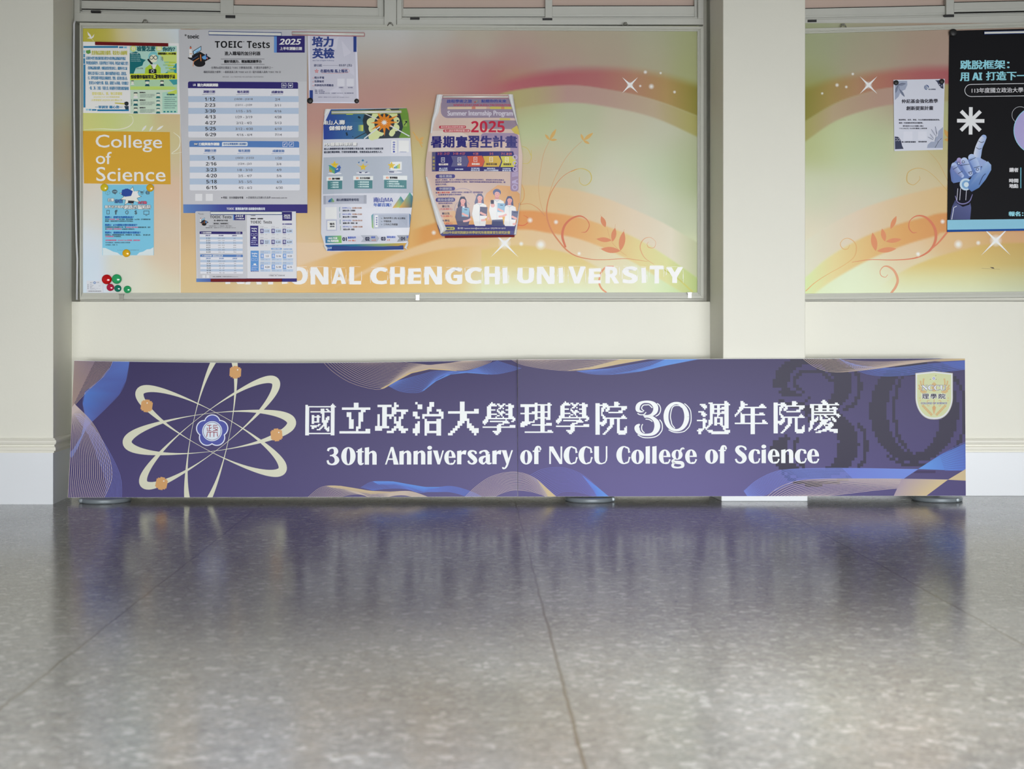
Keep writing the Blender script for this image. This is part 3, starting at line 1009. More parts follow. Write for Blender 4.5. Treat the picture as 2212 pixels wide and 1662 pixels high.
R_OB = q_([(1740, 650), (1800, 605), (1880, 560), (1950, 531), (2020, 510), (2060, 501), (2300, 500)])
R_YT = q_([(1880, 634), (1950, 586), (2010, 560), (2080, 540), (2150, 527), (2300, 524)])


def board_art2(x, y):
    c = field_r(x, y)

    def lay(c, m, col): return c * (1 - m[..., None]) + col * m[..., None]
    aa = lambda d: np.clip(d / 5 + 0.5, 0, 1)
    red = grad(x, [(1740, (126, 122, 48)), (1790, (150, 130, 72)), (1850, (162, 126, 92)), (1900, (165, 110, 92)), (1980, (163, 92, 92)), (2045, (160, 86, 90))])
    c = lay(c, smooth((y - R_RT(x) + 6) / 26) * aa(R_RB(x) - y), red)
    b2 = grad(x, [(1740, (152, 148, 86)), (1800, (168, 150, 120)), (1900, (168, 138, 122)), (1970, (168, 138, 125)), (2045, (162, 152, 105))])
    c = lay(c, aa(y - R_RB(x)) * aa(R_2B(x) - y), b2)
    tan = grad(x, [(1740, (198, 198, 178)), (1850, (205, 188, 165)), (1950, (203, 178, 138)), (2060, (200, 170, 118)), (2300, (196, 160, 110))])
    c = lay(c, aa(y - R_TT(x)) * aa(R_OT(x) - y), tan)
    org = grad(x, [(1740, (190, 205, 150)), (1800, (206, 192, 135)), (1870, (206, 172, 110)), (1950, (203, 150, 84)), (2060, (198, 132, 72)), (2300, (190, 126, 70))])
    c = lay(c, aa(y - R_OT(x)) * aa(R_OB(x) - y), org)
    yel = np.stack([np.interp(y, [530, 570, 600, 632], v) for v in ((198, 198, 198, 198), (165, 175, 195, 205), (90, 105, 145, 172))], -1)
    yel = yel * np.interp(x, [1900, 2100, 2212], [1.03, 1.0, 0.92])[..., None]
    c = lay(c, aa(y - R_YT(x)) * smooth((x - 1880) / 90), yel)
    return c


b2 = Ink(EB)
fill_field(b2, board_art2, 1690, 2420, 50, 640, 2.8)
b2.set(1860, 280, 6.284)
b2.line([(900, 280, 3), (1050, 450, 5), (1180, 700, 7)], 5, (192, 158, 100), 3, smooth=6)
b2.line([(790, 630, 4), (795, 680, 7), (715, 750, 8), (635, 720, 12), (620, 650, 13), (650, 570, 10), (760, 525, 8), (880, 550, 6), (1000, 640, 6), (1100, 750, 6), (1200, 870, 8)], 6, (192, 162, 96), 3, smooth=6)
for q in ((200, 1650, 155, 1400, 82), (325, 1520, 285, 1345, 66), (400, 1350, 480, 1175, 60), (335, 1520, 550, 1492, 62), (215, 1650, 480, 1618, 70)): leaf(b2, *q, (203, 128, 84))
b2.set(1720, 440, 4.496)
b2.line([(775, 465, 2), (865, 370, 3), (905, 250, 3)], 3, (200, 160, 100), 3, smooth=5)
b2.line([(520, 400, 3), (500, 440, 6), (455, 440, 7), (428, 395, 6), (455, 350, 5), (505, 338, 6), (560, 370, 8), (585, 430, 10), (560, 520, 7), (460, 600, 5), (300, 690, 5), (180, 770, 7), (92, 850, 9)], 5, (204, 160, 100), 3, smooth=6)
b2.line([(1170, 280, 4), (1130, 282, 8), (1095, 235, 9), (1105, 165, 7), (1170, 120, 12), (1250, 130, 18), (1320, 195, 24), (1355, 280, 26), (1345, 380, 24), (1280, 470, 18), (1150, 530, 12), (950, 548, 8), (720, 545, 6), (540, 570, 3)], 8, (198, 110, 76), 4, smooth=6)
b2.line([(1300, 455, 8), (1390, 370, 16), (1480, 260, 18)], 10, (202, 118, 82), 4, smooth=6)
b2.line([(890, 690, 4), (865, 715, 6), (825, 700, 7), (815, 655, 7), (850, 612, 10), (900, 615, 18), (955, 660, 22), (985, 740, 24), (965, 810, 24), (920, 872, 20)], 8, (204, 145, 108), 4, smooth=6)
b2.set(0, 0, 1)
for x, y, r, a in ((1876, 184, 9, 19), (1808, 184, 5, 0), (1828, 188, 4, 0), (1842, 160, 4, 0), (1776, 202, 3.5, 0), (2151, 520, 15, 32), (2070, 528, 11, 0), (2113, 525, 6, 0), (2036, 479, 6, 0), (1983, 549, 6, 0)):
    sparkle(b2, board_art2, x, y, r, a)
for q in ((2052, 300, 2040, 280, 9), (2052, 302, 2040, 302, 7)): leaf(b2, *q, (196, 150, 80))
b2.poly([(2138, 577), (2146, 578), (2148, 581), (2143, 580)], (60, 45, 38), 6)
b2.line([(2120, 580), (2160, 582)], 0.6, (150, 135, 95), 6)
board('framed printed board right of the pillar running out of the picture', [(1684, 63), (2430, 42), (2430, 640), (1684, 648)], [(1692, 74), (2420, 53), (2420, 628), (1692, 635)],
      b2, [], [(1822, 55)], 0)

# thin white cable run up the left side of the long board
f = MB()
f.tube([W(166, 648, DB - 0.012), W(167, 560, DB - 0.012), W(165, 520, DB - 0.016), W(163, 430, DB - 0.014), W(161.5, 340, DB - 0.014), W(160, 240, DB - 0.014), W(159.5, 130, DB - 0.014), W(160, 52, DB - 0.012), W(162, 45, DB - 0.010)], 0.0042, 10)
tag(f.build('cable', M_CABLE, None, W(166, 648, DB)), 'thin white cable running up the left edge of the long board', 'cable')

# ------------------------------------------------------------------ posters, magnets and bars on the boards
K = (26, 26, 32)
WHT = (226, 226, 232)


def poster(name, label, cat, ink, quad, layer, paper, m=None, group=None, **kw):
    D = DB - 0.0025 - 0.0016 * layer
    o = build_print(name, ink, D, m or M_PAPER, quad=quad, paper=paper, **kw)
    return tag(o, label, cat, group)


def magnet(px, py, r, m, label, layer=1, group=None, dome=0.35):
    D = DB - 0.0030 - 0.0016 * layer
    R = r * D / F
    f = MB()
    c = W(px, py, D)
    h = R * 0.62
    f.lathe([(R * 0.97, 0.0), (R, h * 0.15), (R, h * 0.55), (R * 0.93, h * 0.8), (R * 0.75, h * 0.95), (R * 0.7, h), (R * 0.66, h * 1.02), (R * 0.35, h * (1.0 + dome * 0.4)), (R * 0.08, h * (1.0 + dome * 0.5))], c, 'y', 32)
    return tag(f.build('magnet', m, None, c), label, 'magnet', group)


def magbar(x0, y0, x1, y1, edge, core, label, layer=1, tilt=0.0, rnd=False, single=False):
    D = DB - 0.0030 - 0.0016 * layer
    o0 = W((x0 + x1) / 2, y1, D)
    root = empty('magnetic_bar', o0)
    t = (-(x1 - x0) / 2 * -tilt * 0, 0)
    sl = ((-tilt * (x1 - x0) / 2), (tilt * (x1 - x0) / 2))
    f = MB()
    f.pbox(x0, y0, x1, y1, D - 0.005, 0.005, t=sl)
    f.build('backing', edge, root, o0, bevel=0.001)
    f = MB()
    g = (y1 - y0) * 0.16
    if rnd:
        a, b = W(x0 + 1, (y0 + y1) / 2 + sl[0], D - 0.006), W(x1 - 1, (y0 + y1) / 2 + sl[1], D - 0.006)
        f.tube([a, b], (y1 - y0 - 2 * g) / 2 * D / F, 14)
    else:
        f.pbox(x0 + 0.6, y0 + g, x1 - 0.6, y1 - g, D - 0.0062, 0.002, t=sl)
    f.build('face_strip', core, root, o0, bevel=0.0 if rnd else 0.0005)
    return tag(root, label, 'magnetic bar')


# --- 1 theft notice
k = Ink(EB)
k.set(0, 0, 3.95)
TB = (38, 120, 165)
k.rect(712, 393, 1008, 409, TB, 2); k.rect(1016, 397, 1052, 411, TB, 2); k.rect(1058, 398, 1082, 412, (110, 180, 210), 2)
k.rect(712, 550, 729, 918, TB, 2); k.rect(712, 498, 726, 545, TB, 2); k.rect(712, 460, 726, 490, (70, 140, 180), 2); k.rect(712, 430, 726, 452, (150, 195, 215), 2)
k.rect(830, 934, 1100, 949, TB, 2); k.rect(785, 932, 823, 945, TB, 2); k.rect(757, 930, 780, 944, (90, 160, 195), 2); k.rect(733, 929, 752, 943, (150, 195, 215), 2)
k.poly([(733, 432), (770, 425), (775, 452), (752, 462), (735, 452)], (95, 150, 75), 3)
k.text('貴重物品請隨身攜帶，現金勿入抽屜喔', 782, 432, 1085, 470, (186, 184, 90), 3, bold=1.2)
ROWS = [('近期校內發生數起圖書館及教室內貴重物品遭竊案件數起', 733, 1072, 482, 510), ('學校館加強巡查外，另請同學配合下列事項，降低減少竊案之發生', 735, 1096, 522, 552),
        ('‧ 貴重物品請隨身攜帶，勿隨意放置於教室座位上，離開時可有之處', 745, 1085, 566, 594), ('‧ 隨時注意可疑人士出沒，離座勿攜帶過多現金，請留意。', 745, 1080, 610, 640),
        ('‧ 另、同學若接獲不明電話自稱檢察官、警察、或其他公務人員，', 745, 1088, 650, 680), ('要求至ATM操作分期、匯款，請撥打165專線，切勿聽信！', 760, 1096, 692, 722),
        ('一聽、二掛、三查證，千萬別上當，如有疑問可至軍訓室詢問詐騙專線', 760, 1098, 736, 766)]
for t, a, b, y0, y1 in ROWS: k.text(t, a, y0, b, y1, TB, 3, bold=0.6, res=2, tilt=0.012)
k.text('發現可疑人、事、物立即通報', 785, 786, 1042, 812, (212, 206, 130), 3, bold=1, res=2)
k.text('(02)2938-7167 24小時服務專線', 800, 822, 1020, 836, (212, 206, 140), 3, bold=.8, res=2)
k.text('大學軍訓室 (02)2939-3091轉66119', 780, 846, 1040, 866, (212, 206, 140), 3, bold=.8, res=2)
k.text('一軍訓室 關心您一', 812, 902, 1045, 926, TB, 3, bold=1.2, res=2)
k.disc(1080, 885, 18, (36, 40, 48), 4); k.poly([(1060, 905), (1098, 905), (1098, 935), (1072, 935)], (40, 60, 80), 3)
k.poly([(980, 876), (1062, 880), (1062, 892), (980, 884)], (190, 180, 70), 4); k.rect(1062, 872, 1096, 880, (30, 34, 44), 5)
poster('notice', 'white notice with blue Chinese lines in the top left corner of the long board', 'notice', k, [(179.4, 90), (279, 91.5), (281, 245), (179.6, 244)], 1, (224, 226, 234))

# --- 2 green and yellow phone fraud poster
k = Ink(EB)
k.set(0, 0, 3.95)
GB, TEAL, YEL, LIM = (128, 188, 178), (18, 105, 112), (205, 214, 52), (178, 200, 80)
k.rect(1107, 392, 1508, 630, (170, 208, 196), 1)
k.poly([(1107, 455), (1160, 440), (1195, 460), (1205, 500), (1245, 512), (1225, 530), (1215, 560), (1160, 580), (1140, 630), (1107, 630)], TEAL, 2)
k.poly([(1508, 530), (1508, 630), (1400, 630), (1470, 585)], (40, 140, 150), 2)
k.poly([(1370, 470), (1508, 440), (1508, 540), (1420, 560)], (196, 214, 120), 2)
for i, (a, y) in enumerate(((1400, 532), (1440, 534), (1390, 555), (1430, 560), (1410, 580), (1440, 586), (1425, 606), (1430, 622))): k.rect(a, y - 7, a + 60, y + 7, LIM if i % 2 else (150, 195, 150), 3, r=6)
k.disc(1310, 485, 45, (120, 190, 195), 3); k.disc(1310, 500, 34, (226, 226, 200), 4)
k.poly([(1240, 580), (1280, 550), (1345, 550), (1372, 580), (1372, 630), (1236, 630)], (168, 200, 60), 3)
k.poly([(1285, 550), (1315, 600), (1340, 550)], (228, 230, 230), 4)
k.ring(1292, 492, 15, 5, (40, 45, 50), 5, 18); k.ring(1328, 492, 15, 5, (40, 45, 50), 5, 18)
k.line([(1262, 505), (1290, 540), (1302, 545)], 16, (25, 30, 34), 6); k.rect(1270, 590, 1335, 630, (28, 30, 34), 6, r=8); k.ring(1302, 608, 12, 5, (190, 200, 200), 7, 16)
k.line([(1295, 560), (1298, 590)], 4, (28, 30, 34), 6)
k.disc(1138, 415, 25, (196, 212, 90), 3); k.disc(1358, 412, 26, (196, 212, 90), 3)
k.text('假', 1122, 398, 1156, 432, (226, 230, 200), 5, bold=1.2)
k.text('騙', 1340, 396, 1376, 430, (226, 230, 200), 5, bold=1.2)
k.text('檢警怎麼', 1170, 394, 1324, 438, (16, 90, 96), 5, bold=2.2)
k.text('你的？', 1388, 402, 1492, 438, (16, 90, 96), 5, bold=2.2)
k.rect(1346, 446, 1503, 470, YEL, 4); k.text('接獲蒐證人 小心詐騙', 1350, 449, 1500, 467, K, 6, bold=1.4, res=2)
k.text('偵查不公開', 1115, 452, 1180, 465, (200, 225, 220), 5, res=2)
for i in range(4): k.text('不得告知他人檢警辦案', 1115, 472 + 15 * i, 1195 + 8 * (i % 2), 482 + 15 * i, (150, 195, 195), 5, res=1)
k.text('冒名公務員', 1165, 578, 1222, 590, K, 5, res=2); k.text('戶頭', 1372, 484, 1392, 522, K, 5, res=2)
k.poly([(1110, 630), (1512, 624), (1512, 676), (1110, 684)], YEL, 6)
k.text('假檢警詐騙案常見', 1118, 640, 1312, 672, K, 8, bold=2.0); k.text('3', 1318, 636, 1344, 674, K, 8, bold=2.5, shear=.15); k.text('階段轉接手法', 1350, 638, 1494, 670, K, 8, bold=2.0)
k.poly([(1110, 684), (1512, 676), (1512, 770), (1110, 770)], (170, 205, 170), 3); k.poly([(1440, 680), (1512, 678), (1512, 720), (1480, 725)], (60, 150, 155), 4)
k.poly([(1112, 738), (1470, 738), (1512, 752), (1470, 766), (1112, 766)], (185, 212, 110), 4)


def bust(ink, x, y, s, hair, body, hat=None, L=6):
    ink.poly([(x - 14 * s, y + 22 * s), (x - 9 * s, y + 10 * s), (x + 9 * s, y + 10 * s), (x + 14 * s, y + 22 * s)], body, L)
    ink.disc(x, y, 10 * s, (222, 222, 205), L + 1, 14)
    ink.poly([(x - 11 * s, y), (x - 10 * s, y - 11 * s), (x + 10 * s, y - 11 * s), (x + 11 * s, y), (x + 8 * s, y - 5 * s), (x - 8 * s, y - 5 * s)], hair, L + 2)
    if hat: ink.poly([(x - 14 * s, y - 5 * s), (x - 12 * s, y - 13 * s), (x + 12 * s, y - 13 * s), (x + 14 * s, y - 5 * s)], hat, L + 3)


bust(k, 1131, 700, 1.1, (50, 60, 60), (225, 228, 225)); bust(k, 1257, 703, 1.5, (20, 80, 95), (20, 80, 95), (20, 80, 95)); bust(k, 1383, 703, 1.4, (25, 30, 35), (30, 60, 75))
k.rect(1112, 772, 1515, 965, (196, 214, 196), 2); k.poly([(1385, 790), (1515, 770), (1515, 965), (1385, 965)], (170, 208, 190), 3); k.poly([(1430, 790), (1508, 765), (1510, 800), (1440, 815)], (190, 210, 90), 4)
for i, y in enumerate((805, 870, 935)):
    bust(k, 1158, y, 1.5, (45, 60, 62), (20, 90, 100) if i else (225, 228, 225), (20, 90, 100) if i == 1 else None)
    bust(k, 1350, y + 3, 1.4, (25, 95, 100), (20, 105, 108))
    k.text('假冒電信公司', 1192, y - 20, 1240, y - 10, K, 6, bold=.8, res=1)
    for j in range(3): k.text('謊稱被害人身份遭冒用', 1195, y - 2 + 11 * j, 1318 - 20 * (j == 2), y + 6 + 11 * j, (70, 90, 90), 6, res=1)
k.text('防詐騙專線', 1425, 800, 1490, 814, (20, 90, 100), 6, bold=.8, res=1)
for j in range(6): k.text('✓ 接獲檢警電話請冷靜查證', 1392, 826 + 18 * j, 1508 - 14 * (j % 2), 836 + 18 * j, (40, 90, 95), 6, res=1)
for j in range(4): k.rect(1395 + 30 * j, 948, 1412 + 30 * j, 960, (40, 130, 135), 6)
k.text('注意事項', 1118, 845, 1128, 905, (30, 70, 70), 5, res=1)
poster('poster', 'green and yellow phone fraud poster right of the blue lined white notice', 'poster', k, [(278.5, 92), (386.5, 93.5), (391, 247), (280.5, 245.5)], 2, (226, 230, 236), m=M_GLOSSP)
magbar(205, 91.5, 363, 98.5, M_RED, M_RED, 'dark red bar across the top of the fraud notices on the left', 3, tilt=0.02)


# --- 3 the big English test timetable and its small copy
LR = [('1/12', '(10/30 - (12/18', '2/4'), ('2/23', '(12/11 - (1/29', '3/11'), ('3/30', '1/15 - 3/5', '4/16'), ('4/13', '1/29 - 3/19', '4/28'), ('4/27', '2/12 - 4/2', '5/13'), ('5/25', '3/12 - 4/30', '6/10'), ('6/29', '4/16 - 6/4', '7/14')]
SWT = [('1/5', '(10/23 - (12/23', '1/20'), ('2/16', '(12/4 - (2/3', '3/4'), ('3/23', '1/8 - 3/10', '4/9'), ('4/20', '2/5 - 4/7', '5/6'), ('5/18', '3/5 - 5/5', '6/3'), ('6/15', '4/2 - 6/2', '6/30')]
NAVY, MBL = (42, 34, 104), (80, 120, 180)


def timetable(k, small=False):
    rs_ = 1 if small else 3
    g = lambda: k.set(380, 50, 7.373)
    g()
    k.rect(52, 105, 2085, 930, (182, 183, 188), 1)
    k.poly([(52, 930), (2085, 930), (2095, 2900), (120, 2900)], [(184, 185, 190), (190, 191, 196), (190, 191, 197), (190, 190, 196)], 1)
    k.text('toeic', 185, 182, 366, 244, K, 3, bold=0 if small else 3, res=rs_); k.text('✻', 140, 178, 170, 208, K, 3, bold=2, res=2)
    k.text(sans_bold('TOEIC'), 620, 285, 1060, 394, (12, 12, 18), 3, res=rs_); k.text(sans_bold('Tests'), 1130, 285, 1497, 398, (12, 12, 18), 3, res=rs_); k.disc(1080, 296, 7, K, 3)
    k.text('進入職場的加分利器', 778, 452, 1345, 514, K, 3, bold=2.5, res=rs_)
    k.rect(715, 567, 1410, 574, (90, 90, 98), 3); k.rect(720, 653, 1412, 660, (90, 90, 98), 3)
    k.text('備好英語力．增加職涯競爭力', 768, 588, 1360, 634, K, 3, bold=3.2, res=rs_)
    k.text('‧台灣約6成的企業設立 TOEIC 分數做為招募、升遷及外派條件之一', 555, 690, 1548, 730, (70, 70, 78), 3, bold=.8, res=rs_ if small else 2)
    k.text('‧職務英語能力標準：一般新進員工約 TOEIC 612 分 / 駐外基層人員約 TOEIC 703 分', 435, 760, 1672, 798, (70, 70, 78), 3, bold=.8, res=rs_ if small else 2)
    if not small: k.text('資料來源：2021年臺灣地區大型企業英語能力需求調查報告', 742, 845, 1395, 868, (100, 100, 108), 3, res=1)
    k.rect(1605, 203, 2052, 470, NAVY, 3); k.rect(1563, 200, 1607, 470, (92, 138, 200), 3)
    k.text('2025', 1660, 252, 1985, 342, (232, 232, 236), 5, bold=4, shear=0.28, res=rs_); k.text('上半年測驗日期', 1658, 380, 2005, 430, (226, 226, 232), 5, bold=2, res=rs_)
    # mortar board picture
    k.poly([(185, 555), (385, 455), (562, 560), (370, 662)], (20, 20, 24), 3); k.disc(377, 640, 92, (22, 22, 26), 3, ry=58)
    k.poly([(268, 448), (405, 362), (405, 432), (282, 512)], (30, 34, 44), 4); k.poly([(280, 452), (398, 376), (398, 428), (290, 496)], (150, 195, 225), 5); k.poly([(310, 450), (340, 455), (375, 405), (340, 470)], (60, 120, 190), 6)
    k.line([(232, 420), (236, 550)], 42, (222, 222, 226), 6); k.disc(236, 395, 16, (200, 95, 60), 7); k.rect(228, 366, 242, 382, (40, 40, 46), 7); k.rect(220, 486, 255, 496, (200, 140, 60), 8)
    k.line([(275, 690), (282, 612), (350, 570), (372, 556)], 10, (205, 125, 60), 6); k.line([(392, 500), (400, 606)], 14, (200, 120, 60), 6); k.line([(255, 582), (350, 522)], 12, (50, 70, 110), 5)
    k.poly([(412, 540), (470, 508), (510, 548), (470, 582), (430, 574)], (95, 150, 205), 5); k.line([(485, 490), (492, 545)], 20, (30, 34, 70), 6); k.line([(490, 545), (505, 575)], 12, (205, 110, 105), 6)

    def table(hy0, hy1, col, x0, x1, rows, rh, first, blue, dx, title, sub, icons, hcol, y_head):
        k.poly([(x0, hy1), (x0, hy0 + 22), (x0 + 8, hy0 + 7), (x0 + 25, hy0), (x1 - 25, hy0 + 10), (x1 - 8, hy0 + 17), (x1, hy0 + 32), (x1, hy1 + 10)], col, 3)
        k.poly([(x0, hy1), (x1, hy1 + 8), (x1 + 4, first), (x0 + 3, first)], (214, 215, 222), 2)
        yb = first + rh * len(rows)
        k.rect(x0 + 5, first, x1 + 10, yb - 20, (214, 215, 222), 2); k.rect(x0 + 5, yb - 60, x1 + 10, yb, (214, 215, 222), 2.2, r=22)
        for i, c in ((0, 530), (1, 1070), (2, 1615)):
            t = ('測驗日期', '報名期間', '成績查詢')[i]
            k.text(t, c - 92 + dx, y_head + 3 * i, c + 92 + dx, y_head + 41 + 3 * i, hcol, 4, bold=2.4, res=rs_)
            k.line([(c - 110 + dx, y_head + 68 + 3 * i), (c - 30 + dx, y_head + 58 + 3 * i), (c + 88 + dx, y_head + 57 + 3 * i)], 4.5, hcol, 4)
        for i, (a, b_, c_) in enumerate(rows):
            y = first + rh * i
            if i in blue: k.rect(x0 + 5, y, x1 + 9, y + rh, (172, 188, 210), 3)
            d = dx + 2 * i
            k.ctext(sans_bold(a).replace('/', ' / ') if 0 else sans_bold(a), 542 + d, y + rh * .22, y + rh * .80, (34, 34, 40), 4, bold=0, wide=1.18, res=rs_)
            k.ctext(b_, 1078 + d, y + rh * .34, y + rh * .75, (98, 98, 108), 4, bold=1.0, wide=1.15, res=rs_)
            k.ctext(c_, 1620 + d, y + rh * .34, y + rh * .75, (98, 98, 108), 4, bold=1.0, wide=1.15, res=rs_)
        return yb

    def icon(x, y, kind):
        k.frame(x, y, x + 75, y + 75, 6, (214, 214, 228), 5)
        c = (214, 214, 228)
        if kind == 0: k.text('Eb', x + 20, y + 24, x + 58, y + 52, c, 5, bold=1)
        if kind == 1: k.poly([(x + 18, y + 24), (x + 37, y + 32), (x + 56, y + 24), (x + 56, y + 44), (x + 37, y + 56), (x + 18, y + 44)], c, 5)
        if kind == 2: k.disc(x + 30, y + 42, 10, c, 5); k.line([(x + 38, y + 34), (x + 56, y + 20)], 8, c, 5); k.line([(x + 30, y + 48), (x + 26, y + 60)], 8, c, 5)
        if kind == 3: k.line([(x + 20, y + 56), (x + 54, y + 22)], 10, c, 5)
    table(930, 1036, NAVY, 192, 1946, LR, 94, 1164, (0, 2, 5), 0, 0, 0, 0, (66, 62, 120), 1072)
    k.text('LR', 276, 968, 318, 1000, (226, 226, 236), 5, bold=2); k.text('聽力與閱讀測驗', 345, 962, 672, 1010, (228, 228, 236), 5, bold=3, res=rs_)
    icon(1682, 954, 0); k.disc(1771, 992, 5, (214, 214, 228), 5); icon(1787, 954, 1)
    k.set(380, 260, 7.373)
    table(325, 425, MBL, 215, 1963, SWT, 94.2, 552, (0, 2, 4), 18, 0, 0, 0, (88, 118, 168), 462)
    k.rect(288, 362, 350, 398, (40, 50, 80), 5, r=16); k.text('SW', 292, 366, 346, 392, (226, 226, 236), 6, bold=2); k.text('口說與寫作測驗', 370, 356, 692, 402, (228, 228, 236), 5, bold=3, res=rs_)
    k.rect(735, 347, 1142, 410, (216, 220, 228), 5, r=14); k.poly([(728, 416), (745, 395), (775, 410)], (216, 220, 228), 5); k.text('也可以單獨選擇口說測驗！', 755, 360, 1125, 396, (86, 118, 168), 6, bold=1.8, res=1 if small else 2)
    icon(1700, 345, 2); k.disc(1789, 382, 5, (214, 214, 228), 5); icon(1802, 345, 3)
    k.rect(308, 1172, 420, 1285, (216, 216, 220), 3); k.rect(475, 1172, 588, 1285, (216, 216, 220), 3)
    k.text('※ 考區：全台皆設有考場', 722, 1214, 1072, 1250, (60, 60, 68), 3, bold=1.5, res=1 if small else 2)
    k.text('※ 詳細資訊以官網公告為準 www.toeic.com.tw', 1122, 1214, 1770, 1250, (96, 96, 104), 3, bold=1, res=1 if small else 2)
    if not small:
        k.strip([(118, 1340), (700, 1340), (1200, 1340), (2094, 1340)], [(120, 1478), (700, 1478), (1200, 1478), (2094, 1478)], [(92, 128, 184), (66, 76, 150), (54, 48, 122), (50, 42, 112)], 3)
        k.text(sans_bold('TOEIC'), 808, 1392, 930, 1426, (230, 232, 240), 5); k.text('臺灣區總代理 忠欣股份有限公司', 948, 1389, 1415, 1431, (206, 212, 232), 5, bold=2)


k = Ink(EB)
timetable(k)
poster('poster', 'tall grey English test timetable poster between the college strip and the curled posters', 'poster', k, [(386, 63.5), (659, 70), (663.7, 460.5), (396, 460.5)], 3, (190, 190, 195))
magbar(450.5, 68.5, 608, 77, M_BLUE, M_STRIPW, 'white and blue bar at the top of the tall grey timetable poster', 4, tilt=0.018)
k = Ink(EB)
k.remap(453.8, 466.1, 0.389, 464.1, 88.7)
timetable(k, True)
k.remap(0, 0, 1, 0, 0)
k.set(400, 440, 8.508)
k.strip([(205, 1378), (560, 1378), (1135, 1378)], [(205, 1442), (560, 1442), (1135, 1442)], [(92, 128, 184), (66, 76, 150), (50, 42, 112)], 3)
poster('flyer', 'small grey copy of the test timetable hanging below the tall poster', 'flyer', k, [(422, 457.5), (532.6, 457.5), (533.5, 609.3), (424.4, 609.5)], 4.3, (196, 197, 202))

k = Ink(EB)
k.set(400, 440, 8.508)
k.text('✻', 1190, 196, 1206, 214, K, 3, bold=1); k.text('toeic', 1212, 204, 1292, 230, (90, 90, 96), 3, bold=1)
k.text('國際競爭．無限優勢', 1202, 266, 1432, 290, (44, 44, 52), 3, bold=2, res=2)
k.text(sans_bold('TOEIC'), 1200, 316, 1398, 366, (30, 30, 38), 3); k.text(sans_bold('Tests'), 1434, 316, 1594, 368, (30, 30, 38), 3)
k.rect(1786, 150, 1962, 312, NAVY, 3); k.text(sans_bold('2025'), 1812, 202, 1930, 246, (230, 230, 238), 5); k.text('上半年測驗日期', 1812, 256, 1932, 276, (206, 206, 224), 5, bold=1, res=2)
k.text('聽力與閱讀測驗', 1788, 366, 1962, 388, (66, 62, 130), 3, bold=1.6, res=2)
for (x0, y0, x1, y1, col, t1, t2) in ((1194, 406, 1344, 782, (52, 44, 116), 'Listening', 'Reading'), (1202, 866, 1352, 1242, (90, 142, 200), 'Speaking', 'Writing')):
    k.rect(x0, y0, x1, y1, col, 3); k.rect(x0 + 4, y1, x1 + 2, y1 + 10, (92, 128, 184) if y0 < 700 else NAVY, 3)
    k.text(t1, x0 + 24, y0 + 38, x1 - 26, y0 + 68, (214, 216, 230), 5, bold=1.6, res=2); k.text('&', x0 + 68, y0 + 62, x0 + 82, y0 + 76, (214, 216, 230), 5, bold=1); k.text(t2, x0 + 34, y0 + 86, x1 - 32, y0 + 116, (214, 216, 230), 5, bold=1.6, res=2)
    k.frame(x0 + 20, y0 + 142, x0 + 66, y0 + 186, 4, (200, 204, 226), 5); k.frame(x0 + 84, y0 + 142, x0 + 130, y0 + 186, 4, (200, 204, 226), 5)
    k.rect(x0 + 56, y0 + (204 if y0 < 700 else 236), x0 + 102, y0 + (232 if y0 < 700 else 266), (220, 222, 232), 5, r=6)
    for j, t in enumerate(('考試時間', '每場次約兩小時', '費用', '一般 校園 團報')): k.text(t, x0 + 30 - 8 * j, y0 + 240 + 34 * j + (24 if y0 > 700 else -6), x1 - 30 + 8 * j - (30 if j == 2 else 0), y0 + 256 + 34 * j + (24 if y0 > 700 else -6), (180, 184, 214), 5, bold=.7, res=1)
CARDS = [[('1.12', '2.23', '3.30'), ('4.13', '5.25', '6.29')], [('1.5', '2.16', '3.23'), ('4.20', '5.18', '6.15')]]
for T in (0, 1):
    for r in (0, 1):
        for c in (0, 1, 2):
            x, y = 1374 + 206 * c + 6 * T, (412 + 202 * r) if T == 0 else (872 + 202 * r)
            col = (52, 44, 116) if T == 0 else (110, 150, 204)
            if T == 1: k.rect(x, y - 8, x + 190, y + 178, (176, 192, 214), 2)
            k.rect(x + 6, y + 52, x + 190, y + 132, (186, 198, 216) if T == 0 else (212, 214, 222), 3)
            k.rect(x + 6, y + 52, x + 66, y + 132, col, 4); k.text('測驗', x + 20, y + 66, x + 54, y + 88, (206, 208, 226), 5, bold=1, res=1); k.text('日期', x + 20, y + 92, x + 54, y + 114, (206, 208, 226), 5, bold=1, res=1)
            d = CARDS[T][r][c]
            if d == '4.13':
                k.text('4.13', x + 96, y + 66, x + 154, y + 90, (70, 70, 82), 5, bold=1.2, res=2); k.text('4.27', x + 96, y + 98, x + 154, y + 122, (70, 70, 82), 5, bold=1.2, res=2)
            else: k.ctext(d, x + 130, y + 78, y + 108, (70, 70, 82), 5, bold=1.2, wide=1.15, res=2)
            k.text('報名期間', x + 6, y + 4, x + 66, y + 16, (120, 124, 140), 4, res=1); k.text('10/30-12/18' if c == 0 else '1/15-3/5', x + 6, y + 24, x + 140, y + 38, (140, 142, 156), 4, res=1)
            k.text('成績查詢', x + 10, y + 152, x + 70, y + 164, (120, 124, 140), 4, res=1); k.text('2/4', x + 100, y + 152, x + 130, y + 164, (120, 124, 140), 4, res=1)
k.rect(1580, 816, 1776, 848, (104, 146, 196), 3, r=12); k.text('口說測驗可單獨報考', 1600, 822, 1756, 842, (206, 214, 230), 5, bold=.8, res=1); k.text('口說與寫作測驗', 1800, 826, 1966, 848, (120, 158, 204), 3, bold=1.4, res=2)
k.rect(1378, 1286, 1438, 1346, (206, 207, 212), 3); k.rect(1452, 1286, 1512, 1346, (206, 207, 212), 3)
